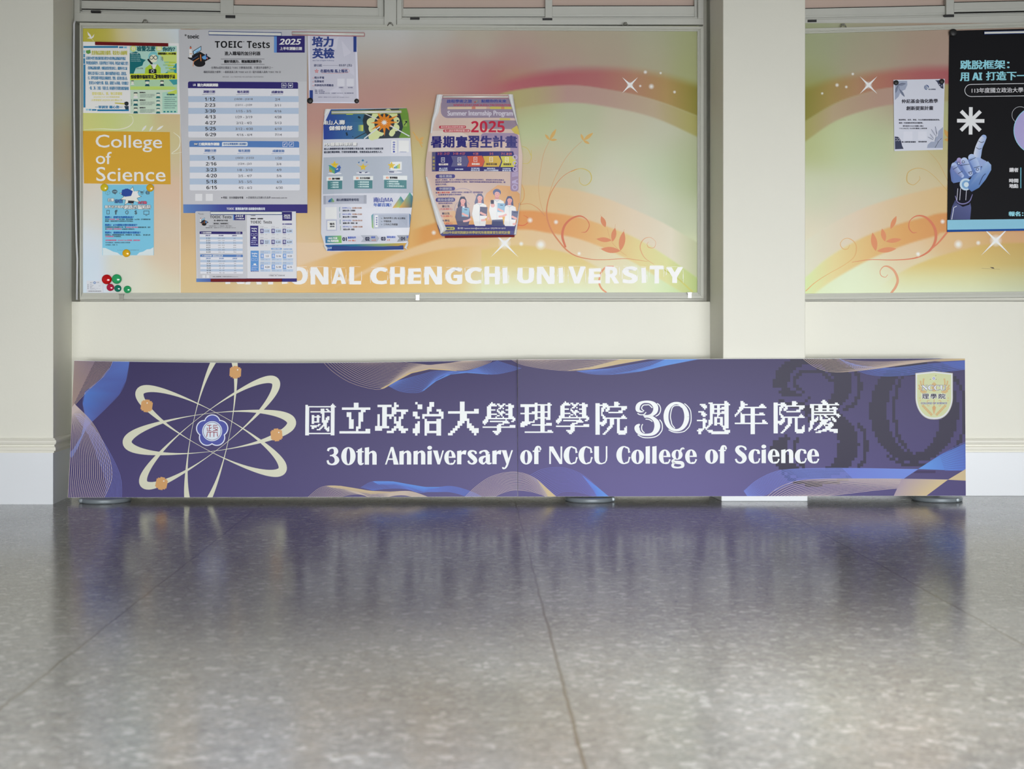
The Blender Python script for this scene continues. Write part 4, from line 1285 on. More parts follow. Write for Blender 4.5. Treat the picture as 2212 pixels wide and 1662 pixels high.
k.text('※ 詳細資訊以官網公告為準 www.toeic.com.tw', 1536, 1296, 1836, 1312, (130, 130, 140), 3, res=1); k.text('※ 免費熱線、考區：全台皆設有考場', 1536, 1318, 1830, 1332, (80, 80, 90), 3, bold=.7, res=1)
k.rect(1130, 1376, 2052, 1438, (50, 42, 112), 3)
poster('flyer', 'small white test date flyer with twelve date boxes below the tall grey poster', 'flyer', k, [(532.9, 457), (639.2, 457), (641.2, 609), (533.8, 609.2)], 4.3, (208, 209, 214))
magbar(454, 456.6, 609.5, 464.2, M_BLUE, M_STRIPW, 'white bar along the top of the two small test flyers', 6)
magbar(455, 602.5, 609, 609, M_RED, M_RED, 'dark red bar along the foot of the two small test flyers', 6)

# --- 4 English proficiency flyer
k = Ink(EB)
k.set(640, 50, 8.745)
k.poly([(250, 215), (1105, 200), (1145, 1490), (268, 1490)], [(192, 192, 206), (186, 186, 202), (192, 191, 204), (186, 185, 200)], 1)
for q in ([(600, 420), (800, 250), (760, 500)], [(850, 320), (1040, 560), (900, 640)], [(300, 1150), (520, 1000), (420, 1300)], [(620, 1300), (800, 1180), (900, 1400)], [(950, 900), (1080, 760), (1100, 1000)]): k.poly(q, (197, 196, 210), 1.5)
DB_ = (44, 62, 128)
k.text('培力', 305, 256, 695, 446, DB_, 3, bold=10); k.text('英檢', 312, 474, 714, 664, DB_, 3, bold=9)
k.text('Best Test of English Proficiency', 312, 696, 715, 722, (110, 116, 150), 3, bold=1, res=2, shear=.1)
k.rect(1080, 235, 1138, 544, (36, 58, 128), 3); k.rect(252, 1268, 314, 1480, (36, 58, 128), 3)
k.text('即日起', 336, 776, 484, 822, (78, 84, 116), 3, bold=2.2); k.rect(500, 797, 790, 802, (110, 114, 140), 3); k.text('03.07 (五)', 806, 776, 1050, 826, (70, 76, 106), 3, bold=2.2)
for i in range(5):
    a, b_ = math.radians(-90 + 144 * i), math.radians(-90 + 144 * (i + 1))
    k.line([(385 + 40 * math.cos(a), 908 + 40 * math.sin(a)), (385 + 40 * math.cos(b_), 908 + 40 * math.sin(b_))], 6, (196, 80, 72), 3)
k.text('名額有限', 456, 874, 704, 936, (52, 60, 112), 4, bold=3); k.text('馬上報名', 724, 874, 966, 936, (52, 60, 112), 4, bold=3)
k.line([(480, 945), (700, 948), (940, 940), (1002, 910), (985, 876), (900, 864), (850, 880)], 4, (196, 92, 80), 3, smooth=6)
for i, (t, w) in enumerate((('政大考場', 524), ('免費報考', 522), ('再拿校內外獎勵金', 706))):
    y = 1008 + 72 * i
    k.text(t, 344, y, w, y + 44, (62, 68, 104), 3, bold=2.2); k.line([(304, y + 22, 6), (322, y + 42, 7), (345, y + 4, 3)], 6, (200, 96, 84), 3)
for x in (775, 952):
    k.rect(x, 1050, x + 138, 1190, (206, 206, 216), 3)
k.text('立即報名', 802, 1208, 886, 1228, (80, 84, 120), 3, bold=1, res=2); k.text('更多資訊', 976, 1208, 1066, 1228, (80, 84, 120), 3, bold=1, res=2)
for t, a, b_, y in (('對象：政大學生', 352, 510, 1258), ('地點：政大校本部', 352, 536, 1284), ('時間：每週測驗 03.01 起', 352, 630, 1314), ('口說寫作 03.07-03.21，每人補助報名費', 665, 1080, 1314)): k.text(t, a, y, b_, y + 20, (84, 88, 122), 3, bold=.9, res=2)
k.text('主辦單位：教務處 外文中心 (02)2939-3091 bestep@nccu.edu.tw', 410, 1390, 1000, 1410, (110, 112, 138), 3, bold=.6, res=2)
poster('flyer', 'pale lilac English exam flyer with dark blue characters right of the tall timetable', 'flyer', k, [(665, 76), (770.5, 76), (775.3, 223.5), (667.5, 222.5)], 3, (208, 208, 222))
magbar(630.5, 69, 787.5, 77.5, M_PINKED, M_STRIPW, 'white bar with pink edges over the pale lilac exam flyer', 4, tilt=0.016, rnd=True)
magnet(670, 218, 6.3, M_BLACK, 'black magnet on the lower left corner of the pale lilac exam flyer', 4)
magnet(770.5, 218.5, 5.0, M_BLACK, 'black magnet on the lower right corner of the pale lilac exam flyer', 4)

# --- 5 light blue online fraud flyer
k = Ink(EB)
k.set(150, 370, 6.156)
k.rect(438, 180, 1122, 1118, (120, 190, 218), 1)
for pts in ([(443, 1020), (480, 1022), (530, 1045), (580, 1070), (640, 1085), (680, 1118), (443, 1118)], [(1118, 1010), (1080, 1035), (1030, 1040), (980, 1070), (930, 1082), (895, 1118), (1118, 1118)]): k.poly(pts, (206, 218, 222), 2)
pts = []
for i in range(18):
    a = 2 * math.pi * i / 18
    r = (165, 92)[i % 2] * (1.0 if i % 4 else 0.9)
    pts.append((815 + r * math.cos(a), 335 + r * 0.82 * math.sin(a)))
k.poly(pts, (38, 44, 60), 3)
k.poly([(815 + (x - 815) * .93, 335 + (y - 335) * .93) for x, y in pts], (224, 226, 216), 4)
k.poly([(700, 250), (770, 230), (845, 265), (820, 330), (740, 340), (690, 310)], (40, 70, 150), 5); k.poly([(840, 270), (900, 265), (920, 320), (880, 350), (830, 335)], (228, 230, 226), 6); k.poly([(780, 390), (860, 395), (850, 430), (780, 425)], (40, 44, 56), 5)
G4 = (72, 92, 106)
k.line([(482, 262), (510, 250), (538, 268), (538, 300), (508, 318), (482, 300), (482, 262), (510, 278), (538, 268)], 4, (96, 140, 160), 3); k.line([(510, 278), (508, 316)], 4, (96, 140, 160), 3)
k.disc(602, 272, 36, G4, 3, ry=27); k.poly([(590, 294), (618, 292), (610, 312)], G4, 3); k.text(sans_bold('LINE'), 578, 264, 628, 280, (150, 196, 214), 5)
k.line([(930, 262), (942, 264), (952, 296), (980, 296)], 5, G4, 3); k.poly([(946, 268), (982, 270), (978, 288), (950, 288)], G4, 3); k.line([(985, 300), (992, 252)], 5, G4, 3); k.disc(955, 306, 5, G4, 3); k.disc(975, 306, 5, G4, 3)
k.text('@', 1014, 258, 1068, 310, G4, 3, bold=2)


def outl(t, x0, y0, x1, y1, col, b=4, edge=(34, 38, 50)):
    for dx, dy in ((-b, 0), (b, 0), (0, -b), (0, b), (b, b), (-b, -b), (b, -b), (-b, b)): pass
    k.text(t, x0, y0, x1, y1, edge, 5.0, bold=b + 2); k.text(t, x0, y0, x1, y1, col, 6.2, bold=1.6)


outl('打擊', 514, 362, 594, 404, (228, 232, 234)); outl('詐騙', 606, 376, 704, 424, (70, 120, 180)); outl('大行動', 912, 398, 1026, 438, (206, 90, 120))
outl('您不可不知的', 472, 456, 722, 492, (230, 234, 236)); outl('網路詐騙陷阱', 730, 450, 1080, 506, (230, 234, 236), 5)
k.frame(494, 516, 534, 574, 7, G4, 3); k.text(sans_bold('f'), 604, 516, 638, 576, G4, 3, bold=3); k.ring(766, 548, 20, 8, G4, 3, 24, 20, 340); k.rect(764, 518, 770, 528, G4, 3); k.rect(764, 568, 770, 578, G4, 3); k.rect(768, 546, 788, 553, G4, 3); k.text('$', 868, 522, 898, 578, G4, 3, bold=2); k.frame(985, 526, 1062, 578, 7, G4, 3); k.rect(1010, 584, 1036, 592, G4, 3)
BT, RD, DK = (40, 100, 170), (196, 92, 130), (50, 72, 86)
for y, t, w in ((598, '陷阱1：超便宜的網路商品？', 852), (702, '陷阱2：ATM解除分期付款設定？', 900), (802, '陷阱3：遊戲點數當作繳交保證金？', 944)): k.text(t, 476, y, w, y + 28, BT, 4, bold=2.2)
for y, t, a, b_, c_ in ((632, '若有以', 474, 528, DK), (632, '超低價格、急售', 530, 660, RD), (632, '吸引買家，要求以匯款、Line交易，且不願當面交易', 664, 1076, DK), (656, '需慎防，收到劣質貨不出貨等收出不符的商品。', 474, 848, DK),
                         (736, '若接獲電商的合理或銀行人員，稱', 474, 752, DK), (738, '誤設為分期付款或', 756, 912, RD), (738, '重複扣款訂單，要求', 914, 1076, DK), (760, '去ATM', 476, 494, DK), (760, '操作解除', 496, 570, RD), (760, '或', 574, 586, DK), (760, '購買遊戲點數', 590, 694, RD), (762, '以解除分期設定。', 698, 870, DK),
                         (838, '若被透過Line、臉書帶他的網路商品交友、約會被騙人員', 474, 832, DK), (840, '打電話、再要求', 846, 1076, DK), (860, '買遊戲點數', 478, 586, RD), (860, '作保證金。', 590, 690, DK)):
    k.text(t, a, y, b_, y + 17, c_, 4, bold=1.0, res=1)
k.text('反詐騙諮詢專線：02-8187-7165 若受騙，請速洽詢！', 480, 910, 940, 928, RD, 4, bold=1.4, res=2)
for y, t, w in ((942, '更多相關訊息，請搜尋政大校園安全資訊網', 806), (972, '反詐騙知，知識一生', 640)): k.text(t, 480, y, w, y + 16, (70, 110, 134), 4, bold=.8, res=2)
k.text('Be Smarter 學務處生活事務暨僑外組', 640, 1044, 924, 1056, (90, 120, 140), 4, res=2)
poster('flyer', 'light blue online fraud flyer held by three yellow magnets', 'flyer', k, [(221, 399), (332.3, 399), (332.0, 552), (221.5, 551.5)], 1, (206, 216, 220))
M_YEL = mat('yellow_magnet_plastic', (236, 182, 30), 0.2)
M_YELG = mat('yellow_green_magnet_plastic', (226, 202, 36), 0.2)
magnet(226, 405.5, 8.2, M_YELG, 'yellow magnet on the top left corner of the light blue flyer', 2)
magnet(324.8, 406.3, 8.2, M_YEL, 'yellow magnet on the top right corner of the light blue flyer', 2)
magnet(273.5, 547.3, 8.4, M_YEL, 'yellow magnet on the foot of the light blue flyer', 2)
M_R1 = mat('red_magnet_plastic', (196, 14, 18), 0.15)
M_R2 = mat('crimson_magnet_plastic', (186, 26, 66), 0.15)
M_G1 = mat('green_magnet_plastic', (44, 168, 104), 0.15)
M_G2 = mat('dark_green_magnet_plastic', (16, 122, 100), 0.15)
magnet(231.3, 604, 10.6, M_R1, 'large red magnet at the foot of the board beside a large green one', 1)
magnet(252.8, 603.2, 10.5, M_G1, 'large green magnet at the foot of the board beside a large red one', 1)
magnet(238.8, 621.2, 7.9, M_R2, 'small crimson magnet below the large red one', 1)
magnet(255, 623.4, 7.6, M_G2, 'small dark green magnet below the large green one', 1)
magnet(275.8, 625.6, 8.1, M_G1, 'small bright green magnet apart on the right of the magnet cluster', 1)
k = Ink(EB)
k.set(100, 560, 6.925)
k.ring(723, 353, 14, 9, (56, 110, 170), 3, 20); k.text('政治', 655, 345, 695, 361, (80, 90, 110), 3, res=1); k.text('大學', 748, 342, 790, 358, (80, 90, 110), 3, res=1)
for j in range(6): k.rect(618, 376 + 13 * j, 632, 383 + 13 * j, (120, 126, 140), 3); k.text(('財產名稱', '公布欄', '規格型號', '使用單位', '理學院 Science', 'College of Science')[j], 652, 374 + 15 * j, (680, 704, 690, 680, 805, 750)[j], 384 + 15 * j, (110, 116, 132), 3, res=1)
k.text('2013', 785, 396, 815, 406, (110, 116, 132), 3, res=1)
x = 626
rs = random.Random(2)
while x < 818:
    w_ = rs.choice((2, 3, 5)); k.rect(x, 474, x + w_, 485, (50, 54, 64), 3); x += w_ + rs.choice((2, 3))
poster('asset_sticker', 'small white property sticker in the lower left corner of the long board', 'sticker', k, [(187, 606.5), (222.5, 607), (222.5, 632.5), (187.5, 632.3)], 0.3, (205, 208, 216), thick=0.0004)

# ------------------------------------------------------------------ the two curled posters


def curled(label, ink, outline, bar_top, bar_bot, x0, x1, y0, y1, paper, flaps, layer=2, depth=0.038):
    """paper held flat by a bar at the top and at the foot, its sides lifting off the board in between"""
    D = DB - 0.006
    o0 = W((x0 + x1) / 2, y1, D)
    root = empty('curled_poster', o0)
    hw = (x1 - x0) / 2 * D / F
    hh = (y1 - y0) * D / F

    def bend(x, z):
        u = max(-1.0, min(1.0, x / hw))
        v = max(0.0, min(1.0, z / hh))
        e = math.sin(math.pi * v) ** 0.7 if 0 < v < 1 else 0
        lift = depth * (0.28 + 0.72 * e) * (1 - 0.62 * abs(u) ** 3.2) + 0.006 * math.sin(7 * v + 2 * u) * e
        if v > 0.93: lift *= max(0.12, (1 - v) / 0.07)
        if v < 0.05: lift *= max(0.12, v / 0.05)
        return 0, -lift, 0
    # the sheet is faceted on one regular net so that paper and ink stay parallel
    NX, NZ = 12, 16
    gx, gz = 2.1 * hw / NX, 1.06 * hh / NZ
    ax, az = -1.05 * hw, -0.03 * hh
    net = [[bend(ax + gx * i, az + gz * j)[1] for j in range(NZ + 2)] for i in range(NX + 2)]

    def facet(x, z):
        u, v = (x - ax) / gx, (z - az) / gz
        i, j = max(0, min(NX, int(math.floor(u)))), max(0, min(NZ, int(math.floor(v))))
        a, b = u - i, v - j
        if a + b <= 1: y = net[i][j] + a * (net[i + 1][j] - net[i][j]) + b * (net[i][j + 1] - net[i][j])
        else: y = net[i + 1][j + 1] + (1 - a) * (net[i][j + 1] - net[i + 1][j + 1]) + (1 - b) * (net[i + 1][j] - net[i + 1][j + 1])
        return 0, y, 0
    cuts = [((o0.x + ax + gx * i, 0, o0.z), (1, 0, 0)) for i in range(1, NX)] + [((o0.x, 0, o0.z + az + gz * j), (0, 0, 1)) for j in range(1, NZ)]
    cuts += [((o0.x + ax + gx * q, 0, o0.z + az), (1 / gx, 0, 1 / gz)) for q in range(1, NX + NZ)]
    H = sorted(outline)

    def half(P):
        h = []
        for p in P:
            while len(h) > 1 and (h[-1][0] - h[-2][0]) * (p[1] - h[-2][1]) - (h[-1][1] - h[-2][1]) * (p[0] - h[-2][0]) <= 0: h.pop()
            h.append(p)
        return h[:-1]
    hull = half(H) + half(H[::-1])
    clip = []
    for p, q in zip(hull, hull[1:] + hull[:1]):
        a, b = W(*p, D), W(*q, D)
        n_ = Vector((b.z - a.z, 0, a.x - b.x))
        if n_.dot(W((x0 + x1) / 2, (y0 + y1) / 2, D) - a) > 0: n_ = -n_
        clip.append((a, n_.normalized()))
    build_print('sheet', ink, D, M_GLOSSP, quad=hull[::-1], paper=paper, parent=root, bend=facet, cuts=cuts, clip=clip, origin=o0, thick=0.0006)
    bend = facet
    for pts, rad in flaps:      # paper edges rolled forward so that the white back shows
        f = MB()
        A, B = [], []
        n = len(pts)
        for i, (xo, xi, y) in enumerate(pts):
            w0 = W(xo, y, D) - o0
            w1 = W(xi, y, D) - o0
            dy = bend(w0.x, w0.z)[1]
            row = []
            for j in range(7):
                t = j / 6
                x = w0.x + (w1.x - w0.x) * t
                y_ = dy - 0.003 - rad * math.sin(math.pi * min(1, t * 0.9 + 0.1))
                row.append(f.bm.verts.new(Vector((x, y_, w0.z)) + o0))
            A.append(row)
        for R0, R1 in zip(A, A[1:]):
            for j in range(6):
                fc = f.bm.faces.new([R0[j], R0[j + 1], R1[j + 1], R1[j]])
                fc.smooth = True
        tag(f.build('curled_edge', M_WHITEPAPER, root, o0), 'white back of the paper rolled forward')
    return tag(root, label, 'poster')


# --- career programme poster
k = Ink(EB)
k.set(680, 220, 10.055)
LB = (204, 206, 216)
NV, GN, DKG = (38, 62, 130), (78, 120, 62), (48, 58, 66)
k.strip([(190, 170), (700, 165), (1040, 160), (1300, 158), (1900, 145), (2060, 135)], [(200, 830), (700, 830), (1040, 828), (1300, 825), (1900, 805), (2080, 795)], [(48, 66, 146), (56, 96, 150), (62, 110, 138), (52, 66, 74), (60, 76, 66), (92, 130, 66)], 1)
k.poly([(1050, 420), (1080, 300), (1180, 180), (1800, 165), (1920, 300), (1930, 520), (1880, 700), (1780, 808), (1200, 822), (1090, 640)], DKG, 2)
k.poly([(1830, 160), (2030, 140), (2070, 500), (2080, 800), (1840, 806), (1930, 560)], (104, 142, 62), 2.5)
k.poly([(230, 165), (345, 180), (250, 400), (200, 480)], (206, 208, 216), 3)
for x, y, r in ((1240, 460, 100), (1290, 600, 110), (1330, 330, 90), (1420, 270, 80), (1600, 250, 90), (1720, 290, 80), (1770, 420, 80), (1770, 580, 80), (1700, 680, 60), (1330, 740, 100), (1260, 780, 80), (1440, 690, 80), (1680, 720, 55), (1480, 330, 100)): k.disc(x, y, r, (204, 212, 158), 4, 22)
k.disc(1520, 480, 215, DKG, 4.5, 30)
pts = []
for i, r in enumerate((360, 130, 300, 130, 250, 140, 230, 120, 330, 130, 250, 120, 345, 125, 300, 140, 235, 130, 380, 130, 290, 125, 240, 140)):
    a = 2 * math.pi * i / 24 - 0.55
    pts.append((1520 + r * math.cos(a), 470 + r * 0.92 * math.sin(a)))
k.poly(pts, (214, 130, 46), 6)
k.poly([(1520 + (80, 34)[i % 2] * math.cos(math.pi * i / 10), 470 + (75, 32)[i % 2] * math.sin(math.pi * i / 10)) for i in range(20)], (232, 236, 244), 7)
WL = (206, 210, 214)
k.line([(1070, 255), (1385, 405)], 18, WL, 6.5); k.line([(1085, 822), (1430, 560)], 24, WL, 6.5); k.line([(1650, 540), (2065, 765)], 24, WL, 6.5); k.line([(870, 822), (1140, 680)], 20, (52, 58, 66), 5)
k.rect(690, 250, 835, 292, (176, 196, 80), 5); k.rect(950, 522, 1066, 656, (60, 128, 140), 5, right=(206, 208, 80)); k.rect(1925, 405, 2010, 550, (140, 170, 80), 5); k.line([(1945, 530), (2005, 440)], 16, (34, 44, 50), 6); k.poly([(2012, 428), (1955, 430), (2010, 480)], (34, 44, 50), 6)
for q in ((965, 345, 20), (985, 360, 18), (705, 700, 18), (715, 735, 18), (1810, 430, 18), (840, 775, 9)): k.rect(q[0] - q[2], q[1] - q[2], q[0] + q[2], q[1] + q[2], (34, 48, 60), 5)


def two(t, x0, y0, x1, y1, c, sh, L=8, b=4, d=10):
    k.text(t, x0 + d, y0 + d * .8, x1 + d, y1 + d * .8, sh, L, bold=b)
    k.text(t, x0, y0, x1, y1, c, L + 1.2, bold=b)


two('南', 196, 412, 270, 505, (224, 226, 232), (30, 38, 70)); two('山人壽', 285, 410, 665, 512, (228, 230, 236), (30, 38, 70))
two('儲備幹部', 322, 538, 825, 632, (228, 230, 236), (30, 38, 70))
two('MA儲備幹部計畫', 222, 900, 930, 976, (226, 228, 234), (40, 48, 66), b=5, d=9)
k.text('南山人壽儲備幹部計畫以培育儲備主管為目標，並安排公司高階主管', 214, 1016, 1500, 1062, (56, 62, 80), 6, bold=2.4, res=2)
k.text('親自擔任職涯導師，打造快速發展機會，培養您成為未來管理人才。', 214, 1088, 1478, 1134, (56, 62, 80), 6, bold=2.4, res=2)
k.rect(1680, 855, 1790, 1135, (222, 224, 232), 4); k.frame(1652, 845, 1812, 1145, 3, (180, 184, 200), 4)
for i, t in enumerate(('申', '請', 'MA', '計', '畫')): k.text(t, 1708, 885 + 50 * i, 1756, 922 + 50 * i, (70, 84, 170), 6, bold=2, res=2)
k.rect(1835, 860, 2052, 1104, (222, 224, 230), 4); k.rect(1860, 1104, 2000, 1112, (60, 90, 160), 5)
k.poly([(205, 1225), (2100, 1195), (2150, 1640), (2165, 1995), (190, 2020)], [(172, 180, 192), (172, 180, 194), (166, 174, 188), (168, 176, 190), (172, 180, 192)], 2)


def starman(cx_, cy_, s):
    k.poly([(cx_ + (88, 40)[i % 2] * s * math.sin(math.pi * i / 5), cy_ - (88, 40)[i % 2] * s * math.cos(math.pi * i / 5)) for i in range(10)], (214, 184, 58), 6)
    k.line([(cx_ - 14 * s, cy_ - 8 * s), (cx_, cy_ - 4 * s), (cx_ + 14 * s, cy_ - 8 * s)], 5, (170, 140, 60), 7)


for x, y in ((455, 1580), (1070, 1570), (1755, 1552)): k.disc(x, y, 152, (212, 214, 222), 3, 26, ry=22)
starman(450, 1395, 1.1)
k.poly([(330, 1420), (455, 1490), (455, 1585), (335, 1535)], (110, 168, 110), 7); k.poly([(455, 1490), (580, 1430), (572, 1530), (455, 1585)], (60, 108, 168), 7); k.poly([(312, 1400), (350, 1395), (480, 1460), (440, 1510)], (60, 140, 150), 8); k.poly([(560, 1400), (595, 1460), (480, 1505), (455, 1490)], (66, 96, 170), 8); k.poly([(480, 1490), (525, 1465), (530, 1490), (500, 1500)], (224, 226, 230), 9)
k.poly([(335, 1490), (395, 1520), (395, 1555), (338, 1535)], (200, 150, 60), 8)
starman(1068, 1440, 0.95)
k.line([(1010, 1430), (930, 1375)], 8, (214, 184, 90), 6); k.line([(1125, 1430), (1185, 1375)], 8, (214, 184, 90), 6)
k.poly([(1030, 1300), (1060, 1268), (1092, 1300), (1060, 1320)], (60, 120, 160), 6); k.poly([(955, 1335), (990, 1318), (992, 1345), (968, 1358)], (70, 110, 160), 6); k.poly([(1118, 1330), (1160, 1318), (1152, 1350)], (80, 110, 170), 6)
k.poly([(980, 1545), (1040, 1550), (1030, 1575), (985, 1565)], (46, 50, 96), 7); k.poly([(1105, 1555), (1160, 1540), (1168, 1555), (1112, 1572)], (46, 50, 96), 7)
k.poly([(1655, 1325), (1900, 1318), (1898, 1500), (1655, 1505)], (220, 222, 230), 5); k.rect(1740, 1505, 1800, 1550, (196, 198, 206), 5)
for i, c in enumerate(((60, 130, 180), (80, 150, 140), (150, 190, 90), (206, 190, 80))): k.rect(1735 + 32 * i, 1430 - 22 * i, 1764 + 32 * i, 1468, c, 6)
starman(1680, 1405, 1.0); k.rect(1628, 1532, 1735, 1552, (46, 50, 96), 7)
k.set(680, 380, 10.055)
for i, (x0, y0, x1, y1, t, a0, b0, a1, b1, rows) in enumerate(((275, 36, 634, 122, '集中訓練', 300, 128, 620, 310, ('基礎課程', '專業考照', '職能培訓')), (858, 24, 1285, 114, '全方位培訓', 882, 118, 1270, 298, ('通路業務歷練', '總務策略規劃', '數位專案歷練')), (1500, 10, 2015, 104, '管理職能', 1522, 100, 2000, 290, ('高階策略會議', '跨單位大型專案', '跨階段專業管理能力')))):
    k.rect(x0, y0, x1, y1, (218, 222, 232), 4); k.rect(a0, b0, a1, b1, (76, 128, 134), 4)
    xx = x0 + (50, 66, 66)[i]
    k.text(('01', '02', '03')[i], xx, y0 + 28, xx + 48, y0 + 68, (216, 130, 72), 6, bold=3)
    k.text(t, xx + 76, y0 + 26, xx + 76 + (168, 212, 166)[i], y0 + 70, K, 6, bold=3.2)
    for j, r in enumerate(rows): k.text('→ ' + r, a0 + (66, 74, 56)[i], b0 + 22 + 50 * j, a0 + (240, 312, (300, 326, 424)[j])[i], b0 + 56 + 50 * j, (190, 210, 212), 6, bold=2, res=2)
k.rect(202, 445, 1145, 628, (178, 182, 196), 3, right=(164, 168, 182)); k.rect(1085, 440, 1145, 615, (152, 156, 170), 4); k.rect(202, 450, 256, 630, (158, 162, 176), 4)
k.poly([(308, 575), (325, 540), (352, 525), (390, 498), (420, 530), (450, 578), (430, 590), (320, 590)], [(40, 80, 160), (40, 90, 160), (40, 100, 160), (50, 140, 150), (110, 170, 100), (170, 190, 90), (120, 160, 120), (40, 80, 160)], 5)
k.text('南山校園說明會時程', 495, 512, 980, 570, (44, 54, 84), 6, bold=2.8)
k.text('南山', 1298, 488, 1522, 594, (56, 72, 150), 6, bold=5); k.text(sans_bold('MA'), 1540, 494, 1712, 580, (56, 72, 150), 6); k.text('年薪百萬！', 1298, 612, 1672, 686, (60, 92, 170), 6, bold=4)
for i in range(8): k.line([(1240 + 105 * i, 500), (1310 + 105 * i, 425)], 7, (214, 214, 216), 3)
for i in range(9): k.line([(1310 + 95 * i, 755), (1350 + 95 * i, 715)], 7, (214, 214, 216), 3)
k.poly([(1700, 712), (1875, 455), (1950, 560), (1850, 700)], [(214, 160, 70), (60, 150, 150), (60, 120, 150), (170, 190, 90)], 4)
k.poly([(1840, 708), (2070, 365), (2145, 470), (2130, 695)], [(214, 160, 70), (60, 160, 140), (40, 90, 130), (30, 90, 100)], 5)
k.rect(240, 694, 494, 948, (222, 224, 230), 4)
k.rect(265, 965, 495, 1200, (176, 180, 200), 4); k.rect(282, 985, 474, 1180, (220, 222, 230), 5); k.text('報名', 340, 1032, 442, 1078, K, 6, bold=3); k.text('說明會', 344, 1094, 442, 1126, (60, 64, 76), 6, bold=2, res=2)
for i in range(3): k.rect(298, 1020 + 40 * i, 318, 1026 + 40 * i, (220, 190, 150), 6)
for i, (a, b_, c_) in enumerate((('03/04 (二)', '12:00-13:00', '清華大學 / 台積館'), ('03/13 (四)', '12:00-13:00', '臺北大學 / 三峽校區'), ('03/14 (五)', '12:10-13:10', '臺灣大學 / 管院一館'), ('03/18 (二)', '12:00-13:00', '政治大學 / 商院'))):
    y = 698 + 134 * i
    k.rect(555 + 4 * i, y, 578 + 4 * i, y + 92, (80, 130, 140) if i != 3 else (150, 170, 140), 4); k.rect(567 + 4 * i, y + 5, 580 + 4 * i, y + 96, LB, 5)
    k.text(a, 620 + 3 * i, y + 4, 804 + 3 * i, y + 38, (74, 92, 170), 6, bold=1.6); k.text(b_, 836 + 3 * i, y + 4, 1040 + 4 * i, y + 36, (150, 100, 74), 6, bold=1.8); k.rect(836, y + 18, 1044, y + 23, (150, 100, 74), 7)
    k.text(c_, 626 + 3 * i, y + 58, (900, 940, 944, 878)[i], y + 94, (46, 48, 60), 6, bold=2.2)
k.poly([(1246, 880), (1290, 838), (1290, 1168), (1256, 1130)], [(70, 130, 150), (70, 140, 160), (150, 180, 80), (120, 170, 100)], 4); k.poly([(1290, 838), (2065, 828), (2065, 1132), (1300, 1160)], (170, 176, 194), 4); k.poly([(2060, 828), (2090, 852), (2090, 1080), (2062, 1132)], (70, 110, 150), 4.5)
k.rect(1326, 874, 1386, 1128, (220, 222, 234), 5); k.rect(1405, 865, 2020, 1132, (156, 164, 182), 4.5)
for i, t in enumerate('資格條件'): k.text(t, 1344, 912 + 48 * i, 1376, 944 + 48 * i, (64, 74, 150), 6, bold=2, res=2)
for i, (t, w) in enumerate((('海內外學士 (含) 以上學位', 1975), ('不限科系', 1674), ('三年內工作經驗', 1810))): k.text('↘', 1450, 925 + 66 * i, 1478, 950 + 66 * i, (70, 90, 110), 6, bold=1.5); k.text(t, 1510, 914 + 66 * i, w, 958 + 66 * i, (50, 54, 68), 6, bold=2.6)
k.poly([(232, 1312), (590, 1306), (592, 1466), (238, 1468)], [(54, 110, 168), (130, 184, 100), (130, 190, 90), (50, 110, 160)], 5)
k.text('2025 年度', 302, 1338, 500, 1382, (222, 228, 232), 7, bold=2.4); k.text('MA 甄選流程', 286, 1396, 526, 1440, (222, 228, 232), 7, bold=2.4)
k.poly([(590, 1306), (1010, 1300), (1068, 1370), (1010, 1446), (592, 1450)], (200, 202, 214), 4); k.poly([(1010, 1300), (1360, 1300), (1410, 1368), (1360, 1442), (1010, 1446), (1068, 1370)], (170, 174, 186), 4); k.poly([(1360, 1300), (1790, 1300), (1842, 1366), (1790, 1440), (1360, 1442), (1410, 1368)], (200, 202, 214), 4); k.poly([(1790, 1300), (2060, 1290), (2050, 1420), (1790, 1440), (1842, 1366)], (140, 144, 156), 4)
for i, (x, t, a, b_) in enumerate(((616, '履歷收件', 730, 908), (1112, '面試', 1238, 1326), (1455, '錄取通知', 1578, 1758), (1880, '報到', 2000, 2045))):
    k.text(('01', '02', '03', '04')[i], x, 1345 - 4 * i, x + 86, 1420 - 4 * i, (46, 50, 76), 6, bold=6, res=3)
    k.text(t, a, 1328 - 6 * i, b_, 1372 - 6 * i, (66, 92, 176), 6, bold=2.2)
    if i < 3: k.text(('3/31 截止', '4-5 月', '6 月')[i], a + 8, 1398 - 5 * i, (902, 1330, 1636)[i], 1428 - 5 * i, (190, 96, 60), 6, bold=1.8)
k.strip([(232, 1500), (900, 1490), (1500, 1480), (2040, 1462)], [(262, 1632), (900, 1626), (1500, 1616), (2000, 1600)], [(40, 90, 150), (50, 120, 140), (150, 170, 80), (200, 150, 60)], 5, [(36, 70, 150), (36, 72, 150), (36, 72, 150), (190, 140, 60)])
k.text('山人壽', 300, 1556, 370, 1582, (206, 214, 226), 7, bold=1.5)
OUT1 = [(702.5, 236), (715, 236.5), (868, 235), (878.5, 233.5), (882, 246), (885.5, 275), (889, 330), (892.5, 385), (892, 430), (888.5, 465), (885, 500), (880, 530), (876, 539), (872, 541), (716, 543.5), (706, 543), (703, 535), (697, 515), (694, 505), (696, 440), (697.5, 380), (699, 320), (699.5, 290), (699, 275), (701, 255)]
curled('curled pale blue career poster with an orange explosion, left of the purple and pink poster', k, OUT1, None, None, 694, 892.5, 233.5, 543.5, LB,
       [([(703, 715.5, 236.5), (702, 713, 241), (701, 706, 250)], 0.006), ([(699, 704, 531), (702, 709, 536), (705.5, 707, 542)], 0.006), ([(880.5, 883.2, 523), (876, 882, 530), (873.5, 878.8, 536), (878.4, 881, 539)], 0.005)])
